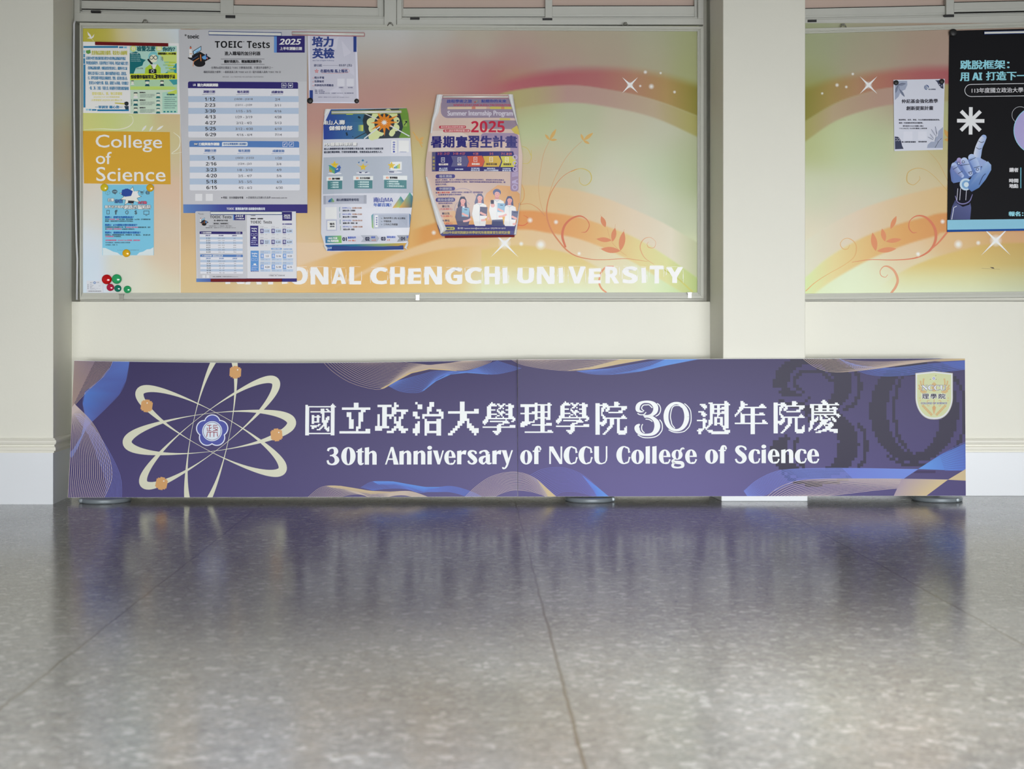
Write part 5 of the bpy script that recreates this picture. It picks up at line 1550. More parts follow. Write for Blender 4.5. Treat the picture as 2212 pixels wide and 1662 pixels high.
magbar(715.5, 238.4, 868, 246.2, M_GREENED, M_STRIPA, 'silver bar across the top of the pale blue career poster', 6, tilt=-0.011, rnd=True)
magbar(717.5, 531, 871.5, 540, M_BLUE, M_BLUE, 'blue bar across the foot of the pale blue career poster', 6, tilt=-0.009)

# --- summer internship poster
k = Ink(EB)
k.set(920, 190, 10.055)
PK, LV, NV2 = (198, 176, 166), (142, 128, 148), (46, 44, 110)
k.rect(0, 140, 2120, 3300, PK, 0.5)
k.poly([(130, 950), (700, 940), (900, 1050), (930, 1200), (840, 1290), (500, 1320), (660, 1395), (60, 1400)], (206, 192, 184), 1)
k.rect(330, 232, 2100, 672, LV, 2, r=150); k.rect(345, 232, 2100, 560, LV, 2); k.rect(1190, 725, 2100, 915, (140, 124, 140), 2, r=90); k.rect(1190, 1000, 2010, 1190, (150, 130, 158), 2, r=90); k.rect(1835, 1080, 2012, 2260, (152, 132, 160), 2, r=60)
k.rect(470, 425, 1320, 480, (206, 186, 160), 3, r=20); k.rect(1000, 420, 1080, 480, (196, 130, 110), 3.5); k.rect(1320, 425, 1390, 478, (196, 160, 140), 3.5); k.rect(1390, 425, 1870, 480, (196, 182, 96), 3, r=20); k.rect(1635, 425, 1705, 480, (196, 140, 90), 3.5)
k.rect(1600, 678, 1835, 724, (192, 178, 98), 3, r=20); k.poly([(1850, 920), (1980, 830), (2050, 1040), (1930, 1010)], (192, 174, 84), 3)
k.text('啟程學術之旅', 458, 262, 1000, 336, (66, 78, 150), 5, bold=3); k.text('點燃你的未來', 1206, 262, 1745, 332, (66, 78, 150), 5, bold=3)
k.poly([(1050, 330), (1090, 270), (1110, 320), (1140, 255), (1158, 335)], (120, 130, 150), 5); k.disc(1070, 322, 16, (190, 70, 60), 6, 12); k.disc(1105, 300, 12, (200, 160, 70), 6, 12)
k.text('WWW3.STAT.SINICA.EDU.TW/2025INTERN', 600, 366, 1865, 416, (180, 70, 90), 5, bold=1.6)
k.text('Summer Internship Program', 478, 515, 1888, 655, (196, 190, 202), 5, bold=5)
k.text(sans_bold('2025'), 985, 742, 1712, 990, (178, 28, 58), 6)
k.rect(292, 838, 876, 902, (176, 50, 66), 4, r=30); k.text('與世界頂尖的研究者攜手', 330, 848, 856, 892, (210, 170, 170), 6, bold=2, res=2)
k.rect(382, 920, 968, 984, (176, 50, 66), 4, r=30); k.text('投入統計科學的智慧之旅', 412, 930, 948, 974, (210, 170, 170), 6, bold=2, res=2)
for i, (ch, a, b_) in enumerate((('暑', 122, 350), ('期', 388, 616), ('實', 665, 896), ('習', 938, 1152), ('生', 1198, 1430), ('計', 1472, 1702), ('畫', 1738, 1972))): k.text(ch, a, 1074 - 2 * i, b_, 1318 - i, (44, 42, 112), 6, bold=12)
k.poly([(140, 1412), (1895, 1395), (1975, 1640), (1920, 1830), (140, 1836)], NV2, 3); k.rect(140, 1412, 218, 1836, (90, 88, 120), 3.5)
for i, t in enumerate('計畫時程'): k.text(t, 158, 1510 + 78 * i, 202, 1560 + 78 * i, (176, 162, 90), 5, bold=2)
for a, b_, t in ((262, 520, '2·21 -3·17'), (600, 858, '3·18 -4·27'), (1028, 1140, '4·28'), (1388, 1465, '5·5'), (1640, 1862, '7·1 -8·29')): k.text(t, a, 1428, b_, 1478, (180, 96, 96), 5, bold=2)
for x0, x1, c in ((1620, 1965, (196, 188, 76)), (1240, 1640, (200, 166, 76)), (900, 1280, (196, 88, 66)), (555, 940, (92, 90, 130))): k.poly([(x0, 1505), (x1 - 60, 1495), (x1, 1610), (x1 - 50, 1732), (x0, 1738), (x0 + 42, 1620)], c, 4)
for x, y, t, a in ((380, 1590, '報名期間', 490), (735, 1590, '配對', 780), (1080, 1580, '錄取通知', 1170), (1420, 1580, '錄取者回覆', 1545), (1760, 1580, '暑期實習', 1850)):
    w = a - x
    k.frame(x - 38, y - 55, x + 38, y + 50, 8, (222, 222, 226), 6); k.line([(x - 20, y - 20), (x + 20, y - 20)], 8, (222, 222, 226), 6); k.line([(x - 20, y + 8), (x + 20, y + 8)], 8, (222, 222, 226), 6)
    k.text(t, x - w * .85, y + 74, x + w, y + 118, (216, 206, 196) if x < 1300 else (80, 70, 60), 6, bold=2.4, res=2)
for x, t1, t2 in ((388, '線上申請', '填表繳資料'), (730, '主持人面談', None), (1080, '電子郵件通知', '錄取名單'), (1420, '錄取學生', '須於7日內回覆確認'), (1755, '中央研究院', '實習計畫')):
    k.text(t1, x - 88, 1758 + (20 if not t2 else 0), x + 88, 1786 + (20 if not t2 else 0), (190, 196, 214), 6, bold=2, res=1)
    if t2: k.text(t2, x - 96 - (60 if len(t2) > 6 else 0), 1796, x + 96 + (60 if len(t2) > 6 else 0), 1826, (190, 196, 214), 6, bold=2, res=1)
k.set(920, 350, 10.055)
CTX = 'CAMP'
for i, ch in enumerate('CAMP'):     # running up the right edge
    pass
k.disc(1930, 560, 62, (176, 164, 196), 4); k.disc(1930, 560, 36, (152, 132, 160), 5); k.poly([(1870, 475), (1870, 430), (2000, 375), (2000, 395), (1960, 410), (1960, 450), (2000, 465), (2000, 490)], (176, 164, 196), 4)
for x in range(4): k.line([(1870, 330 - 24 * x), (2000, 310 - 24 * x)], 12, (176, 164, 196), 4)
for x in range(3): k.ring(1935, 170 - 130 * x, 42, 22, (176, 164, 196), 4)
for y0, y1, t, a, b_ in ((292, 378, '報名資格', 300, 576), (562, 642, '申請辦法', 302, 572), (794, 882, '獎助金提供', 262, 610)): k.rect(220, y0, 642, y1, (70, 66, 130), 4, r=40); k.text(t, a, y0 + 14, b_, y1 - 14, (158, 156, 172), 6, bold=3)
for y, t, b_ in ((394, '國內外 (含應屆、碩士) 大學統計相關科系或研究所在學學生，或對統計科學有興趣且', 1700), (440, '曾修習其他相關學科或具資訊能力之學生，需經老師推薦並經審核後通知錄取者同意，經', 1726), (490, '錄取可申請。', 465), ): k.text(t, 216, y, b_, y + 36, (98, 84, 130), 5, bold=1.8, res=1)
k.text('採', 222, 668, 250, 700, (98, 84, 130), 5, bold=1.8, res=1); k.text('線上報名申請', 262, 666, 526, 700, (190, 84, 80), 5, bold=2.2, res=1); k.text('，請填寫申請書並上傳相關文件，歡迎踴躍申請', 534, 664, 1238, 700, (98, 84, 130), 5, bold=1.8, res=1); k.text('，以便實習老師媒合與聯絡。', 235, 712, 790, 748, (98, 84, 130), 5, bold=1.8, res=1)
k.text('獎學金與實習證明', 280, 898, 582, 930, (98, 84, 130), 5, bold=1.6, res=1)
for y, a, b_ in ((956, '博士生', '(月28,000元)'), (1108, '碩士生', '(月23,000元)'), (1262, '大學生', '(月21,000元)')): k.text(a, 356, y, 524, y + 46, (72, 66, 92), 5, bold=2.4); k.text(sans_bold(b_), 304, y + 60, 578, y + 108, (186, 50, 70), 5)
# sunset wash and four students with books
k.poly([(1100, 1400), (1180, 1000), (1320, 700), (1560, 520), (1840, 540), (2040, 700), (2060, 1400)], [(212, 176, 140), (212, 172, 132), (212, 160, 116), (210, 164, 122), (208, 162, 118), (204, 156, 108), (208, 160, 110)], 1)
k.poly([(380, 1090), (700, 1070), (1000, 1200), (1100, 1400), (400, 1400)], [(206, 178, 156), (210, 170, 130), (214, 160, 104), (212, 160, 110), (212, 164, 112)], 1)
k.ring(805, 940, 340, 12, (166, 148, 166), 2, 40, 180, 330); k.ring(805, 1030, 170, 10, (160, 145, 170), 2, 40, 150, 330)
k.rect(180, 1370, 2050, 1700, (62, 62, 118), 3)
SKN, SKD, HA = (222, 170, 166), (206, 146, 146), (92, 98, 132)


def student(cx_, top, s, hair, shirt, book, bx, by, longh, dark=False, male=False, bot=1400):
    hd = top + 78 * s
    if longh: k.poly([(cx_ - 70 * s, hd - 20 * s), (cx_ - 40 * s, hd - 76 * s), (cx_ + 40 * s, hd - 76 * s), (cx_ + 78 * s, hd - 10 * s), (cx_ + 92 * s, hd + 130 * s), (cx_ + 78 * s, hd + 260 * s), (cx_ - 100 * s, hd + 250 * s), (cx_ - 108 * s, hd + 110 * s)], hair, 5)
    else: k.disc(cx_, hd - 12 * s, 82 * s, hair, 5, 20, ry=74 * s)
    k.poly([(cx_ - 36 * s, hd + 60 * s), (cx_ + 36 * s, hd + 60 * s), (cx_ + 44 * s, hd + 160 * s), (cx_ - 44 * s, hd + 160 * s)], SKD, 6)
    k.disc(cx_ + 6 * s, hd + 18 * s, 54 * s, SKN, 7, 22, ry=66 * s)
    k.poly([(cx_ - 60 * s, hd + 5 * s), (cx_ - 50 * s, hd - 55 * s), (cx_ + 50 * s, hd - 58 * s), (cx_ + 68 * s, hd + 5 * s), (cx_ + 30 * s, hd - 22 * s), (cx_ - 10 * s, hd - 30 * s)], hair, 8)
    for dx in (-16, 26): k.disc(cx_ + dx * s, hd + 16 * s, 6 * s, (70, 56, 80), 8, 10)
    for dx in (-26, 38): k.disc(cx_ + dx * s, hd + 40 * s, 13 * s, (226, 148, 146), 8, 12)
    k.line([(cx_ - 10 * s, hd + 52 * s), (cx_ + 6 * s, hd + 60 * s), (cx_ + 22 * s, hd + 52 * s)], 5 * s, (170, 70, 80), 8)
    sh = hd + 130 * s
    k.poly([(cx_ - 60 * s, sh), (cx_ - 130 * s, sh + 46 * s), (cx_ - 165 * s, sh + 230 * s), (cx_ - 120 * s, bot - 40), (cx_ - 100 * s, bot), (cx_ + 120 * s, bot), (cx_ + 165 * s, sh + 230 * s), (cx_ + 140 * s, sh + 40 * s), (cx_ + 60 * s, sh)], shirt, 6.5)
    if not dark: k.line([(cx_, sh + 10), (cx_ + 4, bot - 30)], 6, (190, 196, 210), 8); k.line([(cx_ - 58 * s, sh + 4), (cx_, sh + 40 * s), (cx_ + 58 * s, sh + 4)], 8, (150, 160, 180), 8)
    else: k.poly([(cx_ - 10, sh + 4), (cx_ + 46 * s, sh), (cx_ + 40 * s, sh + 70 * s), (cx_ + 10, sh + 80 * s)], (222, 220, 226), 8)
    k.poly([(bx - 82, by - 100), (bx + 78, by - 92), (bx + 66, by + 96), (bx - 88, by + 88)], book, 9)
    k.line([(bx - 46, by - 62), (bx + 44, by - 56)], 14, (60, 76, 110), 10) if not dark and book[2] < 150 else k.line([(bx - 30, by - 58), (bx + 30, by - 54)], 16, (70, 90, 120), 10)
    k.line([(bx - 80, by + 20, 44), (bx - 30, by + 50, 46), (bx + 50, by + 80, 40)], 40, SKN, 11, smooth=3); k.line([(bx - 60, by + 190, 40), (bx + 30, by + 180, 46), (bx + 110, by + 140, 40)], 40, SKN, 8, smooth=3)


student(805, 770, 1.0, (50, 54, 88), (92, 90, 118), (140, 180, 204), 872, 1110, True, dark=True)
student(1172, 705, 1.0, HA, (224, 226, 230), (82, 80, 112), 1262, 1090, True)
student(1545, 612, 1.05, (102, 112, 150), (226, 228, 232), (140, 178, 204), 1642, 1010, False, male=True, bot=1290)
student(1815, 755, 0.95, HA, (224, 224, 228), (104, 110, 140), 1945, 1170, True)
k.rect(1410, 846, 1480, 930, (44, 46, 76), 12, r=10)
k.disc(1455, 960, 46, SKN, 11, 14)
k.poly([(1440, 1270), (1670, 1260), (1690, 1400), (1430, 1400)], (74, 80, 116), 8); k.poly([(1660, 1200), (1720, 1200), (1690, 1380)], (214, 168, 96), 8); k.poly([(1285, 1240), (1340, 1230), (1315, 1320)], (214, 168, 96), 8)
k.rect(425, 1418, 630, 1484, (192, 186, 96), 5, r=30); k.text('聯絡方式', 452, 1432, 602, 1470, (70, 74, 100), 7, bold=2.2)
k.text('楊小姐 / summer.intern@stat.sinica.edu.tw / (02)2783-5611#313', 692, 1424, 1728, 1474, (176, 172, 176), 7, bold=1.6, res=2)
k.text('2025中央研究院統計科學研究所暑期實習生研究計畫', 372, 1506, 1828, 1568, (176, 166, 104), 7, bold=2.6)
OUT2 = [(944, 204.5), (952, 205.5), (1098, 205), (1108, 204), (1109.5, 215), (1113, 245), (1118, 275), (1124, 310), (1128.5, 335), (1128, 360), (1126.5, 390), (1124, 430), (1119, 480), (1115.5, 505), (1114.5, 507.5), (1110, 510), (955, 510.5), (951, 506), (946, 490), (936, 450), (928, 420), (921, 395), (919.5, 378), (920.5, 350), (926, 310), (932, 280), (938, 245), (943, 210)]
curled('curled purple and pink internship poster with drawn students', k, OUT2, None, None, 919.5, 1128.5, 204, 510.5, PK,
       [([(944, 957, 205.5), (941.5, 953, 220), (938, 948.5, 243), (933, 940, 262), (930, 934, 290)], 0.009), ([(1097, 1108, 205), (1103, 1110.5, 226), (1110, 1114.5, 250), (1117, 1118.8, 272)], 0.008),
        ([(920, 924, 384), (927, 936, 420), (936, 947, 452), (943, 957.5, 478), (950, 965.5, 497), (951.5, 953, 506)], 0.010), ([(1121.5, 1123, 440), (1116, 1119.2, 480), (1111, 1116, 500), (1110, 1115.6, 507.5)], 0.007)])
magbar(956, 206.3, 1099, 212.4, M_PINKED, M_STRIPA, 'silver bar across the top of the purple and pink poster', 7, rnd=True)
magbar(961, 508.5, 1111.5, 513.5, M_RED, M_RED, 'dark red bar across the foot of the purple and pink poster', 5, tilt=-0.012)

# ------------------------------------------------------------------ right board
k = Ink(EB)
k.set(1860, 40, 6.284)
GY, DN = (150, 158, 180), (52, 58, 82)
k.poly([(460, 850), (625, 848), (628, 900), (600, 965), (540, 990), (510, 1060), (460, 1108)], GY, 2)
for q in ((500, 905, 605, 885, 36), (500, 905, 470, 1010, 30), (520, 960, 592, 1065, 34)): leaf(k, *q, (120, 128, 150), 3)
k.line([(500, 880), (520, 960), (590, 1060)], 4, DN, 4); k.line([(505, 900), (560, 880), (605, 890)], 4, DN, 4); k.line([(500, 905), (475, 960), (470, 1010)], 4, DN, 4)
k.poly([(1005, 840), (1110, 838), (1118, 955), (1085, 945), (1055, 905), (1030, 860)], DN, 2)
for x, y in ((1065, 895), (1095, 915), (1070, 925), (1100, 880)): k.disc(x, y, 6, (206, 208, 218), 3, 10)
k.disc(888, 934, 33, (60, 84, 130), 3)
for i in range(3): k.line([(862, 905 + 18 * i), (892, 918 + 18 * i), (916, 950 + 12 * i)], 6, (210, 214, 226), 4, smooth=3)
k.text('政大理學院', 915, 954, 1012, 970, (84, 90, 110), 4, bold=1.2, res=2)
k.text('仲尼基金強化教學', 552, 1098, 1040, 1152, (52, 52, 64), 4, bold=2.4, tilt=-.012); k.text('創新提案計畫', 616, 1192, 978, 1246, (52, 52, 64), 4, bold=2.4, tilt=-.01)
for t, a, b_, y in (('歡迎學院、系所、學程、中心所屬教師踴躍提案參與。', 512, 1068, 1362), ('最高一年度補助各單位計畫經費。', 514, 840, 1404), ('即日起至114.3.31前線上截止', 568, 848, 1446), ('114.3.06(五) 10:30計畫線上說明會', 520, 896, 1480)): k.text(t, a, y + 4, b_, y + 24, (64, 66, 80), 4, bold=1.0, res=2)
k.rect(575, 1535, 697, 1655, (206, 208, 220), 3); k.rect(772, 1533, 892, 1647, (206, 208, 220), 3)
k.set(1860, 280, 6.284)
k.poly([(458, 95), (500, 98), (530, 125), (545, 165), (555, 215), (578, 262), (462, 268)], DN, 2)
for i in range(9): k.disc(474 + 17 * (i % 5), 122 + 24 * (i // 5) + 6 * (i % 2), 5, (206, 208, 218), 3, 8)
k.poly([(1112, -35), (1112, 250), (895, 250), (905, 205), (950, 165), (1000, 165), (1010, 110), (1040, 90), (1050, 20)], GY, 2)
for q in ((1000, 245, 1048, 165, 14), (1010, 85, 952, -5, 34), (1030, 60, 1005, -40, 34), (985, 125, 935, 60, 34), (980, 140, 905, 100, 26), (1090, 120, 1040, 165, 22)): k.line([(q[0], q[1]), (q[2], q[3])], 4, DN, 4); leaf(k, *q, (186, 190, 206), 3)
k.line([(1005, 248), (1050, 165), (1095, 118)], 4, DN, 4); k.line([(1000, 160), (1025, 60), (1008, -40)], 4, DN, 4)
k.text('線上說明會會議室', 552, 158, 742, 178, (64, 66, 80), 4, bold=1.4, res=2); k.text('報名說明會', 778, 156, 892, 174, (64, 66, 80), 4, bold=1.4, res=2)
poster('flyer', 'white leaf bordered flyer on the right board held by two black magnets', 'flyer', k, [(1930, 172.5), (2041, 170.5), (2036.5, 323.5), (1932, 326.5)], 1, (200, 203, 216))
magnet(1935.5, 179, 5.4, M_BLACK, 'black magnet on the top left corner of the white leaf bordered flyer', 2)
magnet(2034.3, 176.3, 5.4, M_BLACK, 'black magnet on the top right corner of the white leaf bordered flyer', 2)

k = Ink(EB)
k.set(1860, 40, 6.284)
CY = (140, 200, 214)
k.text('跳脫框架：', 1348, 570, 2010, 690, CY, 3, bold=5, tilt=-.012)
k.text('用', 1346, 736, 1462, 850, CY, 3, bold=5); k.text(sans_bold('AI'), 1512, 736, 1640, 836, CY, 3, bold=4); k.text('打造下一', 1700, 722, 2245, 840, CY, 3, bold=5, tilt=-.01)
k.line([(2900, 872), (1492, 895)] + [(1492 - 84 * math.sin(math.pi * i / 12), 977 - 82 * math.cos(math.pi * i / 12)) for i in range(1, 12)] + [(1492, 1060), (2900, 1042)], 8, (206, 208, 212), 3)
k.text('113年度國立政治大學', 1502, 944, 2200, 1012, (196, 196, 200), 3, bold=1.6, tilt=-.012)
for a in range(4):
    t = math.pi * a / 4 + 0.01
    c_, s_ = math.cos(t), math.sin(t)
    k.line([(1488 - 186 * c_, 1390 - 186 * s_), (1488 + 186 * c_, 1390 + 186 * s_)], 50, (218, 220, 222), 3 + .2 * a)
k.ring(2160, 1310, 112, 6, (170, 172, 178), 3, 40); k.fan((2400, 1520), [(2400 + 322 * math.cos(2 * math.pi * i / 40), 1520 + 330 * math.sin(2 * math.pi * i / 40)) for i in range(40)], (176, 160, 206), (166, 160, 206), 4); k.ring(2400, 1520, 326, 10, (150, 200, 226), 5, 50)
k.set(1860, 280, 6.284)
k.text('講者', 2014, 520, 2134, 576, (206, 206, 210), 3, bold=3); k.text('時間', 2012, 668, 2132, 720, (206, 206, 210), 3, bold=3); k.text('地點', 2012, 738, 2132, 794, (206, 206, 210), 3, bold=3)
k.rect(2162, 516, 2174, 796, (110, 180, 200), 3); k.text('報名：', 2006, 1114, 2200, 1176, CY, 3, bold=4)
k.poly([(1170, 1228), (3000, 1206), (3000, 1340), (1170, 1362)], (132, 184, 206), 3); k.poly([(1170, 1362), (3000, 1334), (3000, 1362), (1170, 1390)], (28, 70, 140), 3)
# robot hand: forearm, wrist, palm, fingers
PB, PM, PD, PL = (112, 140, 196), (146, 164, 208), (66, 78, 128), (186, 200, 226)
k.poly([(1205, 1222), (1235, 1050), (1275, 960), (1480, 990), (1495, 1060), (1480, 1222)], [(70, 74, 110), (78, 84, 124), (60, 64, 100), (90, 96, 140), (86, 92, 134), (74, 80, 124)], 4)
k.line([(1230, 1222), (1258, 1060), (1298, 1040)], 9, (206, 210, 224), 5)
k.poly([(1245, 730), (1270, 900), (1300, 1000), (1380, 1050), (1470, 1020), (1515, 900), (1535, 820), (1400, 700)], (24, 24, 34), 5)
k.line([(1278, 900, 8), (1310, 985, 14), (1385, 1010, 16), (1470, 975, 14), (1512, 880, 8)], 10, (122, 118, 166), 6, smooth=4)
for x in (1312, 1350, 1432): k.line([(x, 800), (x - 12, 960)], 8, (190, 190, 206), 6)
k.disc(1420, 745, 82, (186, 206, 228), 6, 26); k.disc(1424, 748, 58, (120, 160, 200), 7, 24); k.disc(1428, 748, 34, (200, 214, 230), 8, 20)
k.poly([(1205, 560), (1225, 480), (1290, 420), (1400, 400), (1560, 420), (1640, 520), (1620, 640), (1480, 650), (1380, 740), (1285, 760), (1225, 700)], [(78, 92, 144), (110, 126, 180), (130, 146, 196), (110, 130, 184), (104, 128, 184), (96, 124, 184), (104, 134, 190), (70, 86, 138), (84, 110, 166), (96, 122, 176), (88, 106, 160)], 5)
k.poly([(1450, 720), (1520, 620), (1620, 560), (1650, 480), (1720, 430), (1765, 480), (1765, 550), (1690, 680), (1600, 790), (1500, 845), (1450, 800)], [(92, 128, 184), (100, 134, 188), (126, 150, 200), (140, 164, 208), (156, 180, 216), (146, 170, 210), (120, 150, 200), (106, 138, 190), (92, 124, 178), (84, 112, 168), (88, 120, 176)], 7)


def finger(pts, c0, c1, L):
    n = len(pts)
    P = spline(pts, 5)
    A, B = [], []
    for i, p in enumerate(P):
        a, b_ = P[max(0, i - 1)], P[min(len(P) - 1, i + 1)]
        dx, dy = b_[0] - a[0], b_[1] - a[1]
        d = math.hypot(dx, dy)
        A.append((p[0] - dy / d * p[2] / 2, p[1] + dx / d * p[2] / 2)); B.append((p[0] + dy / d * p[2] / 2, p[1] - dx / d * p[2] / 2))
    k.strip(A, B, [c0] * len(P), L, [c1] * len(P))
    k.disc(P[0][0], P[0][1], P[0][2] / 2, c1, L - .3, 18); k.disc(P[-1][0], P[-1][1], P[-1][2] / 2, c1, L - .3, 18)


finger([(1665, 108, 76), (1640, 150, 92), (1600, 240, 96), (1580, 330, 104), (1575, 380, 96)], (200, 206, 232), (150, 172, 214), 8)
for y, x in ((172, 1632), (262, 1600)): k.line([(x - 40, y - 18), (x, y + 4), (x + 36, y - 8)], 7, (36, 40, 62), 9, smooth=3)
k.poly([(1530, 350), (1600, 370), (1640, 400), (1700, 430), (1730, 470), (1700, 500), (1620, 500), (1560, 470)], PM, 6.5)
finger([(1262, 485, 74), (1290, 540, 70), (1340, 600, 62), (1372, 630, 50)], (120, 128, 178), (168, 186, 222), 9)
finger([(1330, 415, 66), (1345, 440, 70)], (130, 126, 170), (160, 150, 196), 8.5)
finger([(1400, 425, 92), (1430, 500, 96), (1470, 580, 78), (1480, 600, 66)], (130, 150, 200), (176, 192, 224), 9.5)
finger([(1500, 380, 96), (1540, 450, 104), (1575, 530, 88), (1582, 552, 70)], (124, 148, 200), (172, 190, 224), 10)
for q in ((1470, 470, 1340, 490), (1555, 380, 1470, 420), (1530, 520, 1610, 500), (1250, 540, 1310, 505), (1315, 600, 1375, 565), (1450, 585, 1510, 565)): k.line([(q[0], q[1]), (q[2], q[3])], 7, (40, 48, 78), 11)
for x, y in ((1385, 440), (1578, 540), (1482, 592), (1325, 460)): k.disc(x, y, 20, (60, 70, 110), 12, 16); k.disc(x, y, 12, (190, 200, 222), 13, 14)
k.line([(1690, 600), (1650, 640), (1600, 750)], 8, (50, 60, 94), 10, smooth=3)
poster('poster', 'black poster with a pale blue robot hand at the right edge of the picture', 'poster', k, [(2051, 66.5), (2400, 57), (2400, 494), (2046.5, 501.5)], 2, (24, 24, 27), m=M_BLACKP)
magnet(2058.5, 71.5, 8.6, M_BLACK, 'black magnet on the top left corner of the black robot hand poster', 4)
magbar(2126, 66, 2290, 72.5, M_BLUE, M_STRIPW, 'white and blue bar along the top of the black robot hand poster', 4, tilt=-0.022)

# ------------------------------------------------------------------ the anniversary banner
EN = 0.98
DN_ = 5.655
SEAM = 1118.5
QB = [(154.6, 779.5), (2085, 774.8), (2086.3, 1071.3), (146.6, 1075.2)]
k = Ink(EN)
PU = (80, 72, 114)
PW = (244, 248, 252)
xs = list(range(120, 2121, 20))


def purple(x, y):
    """purple ground: deep violet above, lighter lilac towards the foot and the middle"""
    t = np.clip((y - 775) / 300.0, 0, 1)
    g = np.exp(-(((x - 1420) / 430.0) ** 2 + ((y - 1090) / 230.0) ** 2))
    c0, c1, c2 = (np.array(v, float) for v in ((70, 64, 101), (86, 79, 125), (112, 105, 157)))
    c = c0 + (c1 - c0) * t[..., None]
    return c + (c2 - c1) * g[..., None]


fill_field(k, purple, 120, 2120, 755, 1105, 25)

# 3 and 0, drawn once in the white lettering's measure and again, huge and blocky, behind
THREE = [[(525, 515, 20), (400, 508, 80), (300, 450, 150), (285, 370, 170), (310, 270, 170), (380, 190, 140), (500, 132, 95), (640, 118, 95), (780, 132, 110), (900, 190, 160), (990, 290, 200), (1010, 400, 200), (985, 500, 190), (915, 590, 150), (830, 650, 110), (700, 692, 100), (560, 702, 120), (535, 712, 100)],
         [(560, 710, 90), (700, 700, 110), (850, 745, 130), (960, 830, 160), (1040, 940, 210), (1070, 1080, 235), (1040, 1220, 220), (960, 1340, 170), (850, 1410, 120), (700, 1435, 95), (520, 1430, 95), (380, 1370, 140), (290, 1270, 190), (262, 1160, 210), (285, 1085, 150), (370, 1012, 50)]]
THIN3 = [[(545, 480), (470, 430), (445, 370), (470, 300), (530, 250), (640, 240), (740, 240), (800, 290), (872, 362)], [(280, 575), (370, 630), (520, 630), (605, 560), (612, 530)], [(1060, 180), (1150, 250), (1200, 380), (1190, 510), (1120, 630), (1000, 700)],
         [(600, 810), (720, 820), (810, 860), (872, 912)], [(1160, 830), (1240, 940), (1270, 1060), (1265, 1220), (1220, 1320), (1130, 1430), (1020, 1500), (880, 1540), (700, 1555), (520, 1545), (400, 1500), (285, 1430)], [(490, 1010), (450, 1090), (450, 1220), (500, 1310), (562, 1356)]]
THIN0 = [[(990, 390), (890, 310), (690, 305), (580, 380), (520, 540), (485, 800), (520, 1010), (560, 1160), (682, 1316)], [(1110, 210), (1250, 330), (1370, 500), (1410, 700), (1410, 980), (1370, 1130), (1300, 1280), (1120, 1450), (950, 1500), (800, 1515), (650, 1500), (540, 1465), (400, 1390)]]


class Collect:
    """gathers strips as quads in photo pixels, for rasterising into blocks"""
    def __init__(s): s.q = []

    def line(s, pts, w, ox, oy, sc, sm=6):
        t = Ink(1); t.set(ox, oy, sc)
        t.line(pts, w, (0, 0, 0), 0, smooth=sm)
        for f in t.f: s.q.append([t.v[i][:2] for i in f])


def three_zero(add):
    for p in THREE: add(p, 0, 1362, 862, 18.47)
    for p in THIN3: add(p, 40, 1362, 862, 18.47)
    ring = []
    for i in range(41):
        a = 2 * math.pi * i / 40
        ring.append((752 + (577 + 355) / 2 * math.cos(a), 800 + (662 + 555) / 2 * math.sin(a), 108 + 116 * abs(math.cos(a)) ** 1.5))
    add(ring, 0, 1425, 862, 20.775)
    for p in THIN0: add(p, 42, 1425, 862, 20.775)


cl_ = Collect()
three_zero(lambda p, w, ox, oy, sc: cl_.line(p, w, ox, oy, sc, 3))
CELL = 6.3
cells = set()
for q in cl_.q:
    P = [(1661 + (x - 1369.6) * 3.43, 770 + (y - 865.8) * 3.43) for x, y in q]
    x0, x1 = min(p[0] for p in P), max(p[0] for p in P)
    y0, y1 = min(p[1] for p in P), max(p[1] for p in P)
    for i in range(int(x0 // CELL) - 1, int(x1 // CELL) + 2):
        for j in range(int(y0 // CELL) - 1, int(y1 // CELL) + 2):
            cx_, cy_ = (i + .5) * CELL, (j + .5) * CELL
            ins = 0
            sg = []
            for a, b in zip(P, P[1:] + P[:1]): sg.append((b[0] - a[0]) * (cy_ - a[1]) - (b[1] - a[1]) * (cx_ - a[0]))
            if all(s_ >= -2 for s_ in sg) or all(s_ <= 2 for s_ in sg): cells.add((i, j))
for (i, j) in cells:
    k.rect(i * CELL, j * CELL, (i + 1) * CELL, (j + 1) * CELL, (60, 57, 76), 1)


# --- ribbons of fine lines
TANL, BLUL = (196, 178, 156), (96, 130, 206)


def lerp_fam(A, B, n, w, col, L, t0=0.0, t1=1.0, power=1.0, sm=8, colB=None):
    A = spline([(p[0], p[1]) for p in A], sm)
    B = spline([(p[0], p[1]) for p in B], sm)
    m = 40
    ra = [A[min(len(A) - 1, int(round(i * (len(A) - 1) / m)))] for i in range(m + 1)]
    rb = [B[min(len(B) - 1, int(round(i * (len(B) - 1) / m)))] for i in range(m + 1)]
    for j in range(n + 1):
        t = t0 + (t1 - t0) * (j / n) ** power
        c = col if colB is None else tuple(a * (1 - t) + b * t for a, b in zip(col, colB))
        k.line([(a[0] * (1 - t) + b[0] * t, a[1] * (1 - t) + b[1] * t) for a, b in zip(ra, rb)], w, c, L + 0.01 * j)


k.set(130, 760, 4.174)
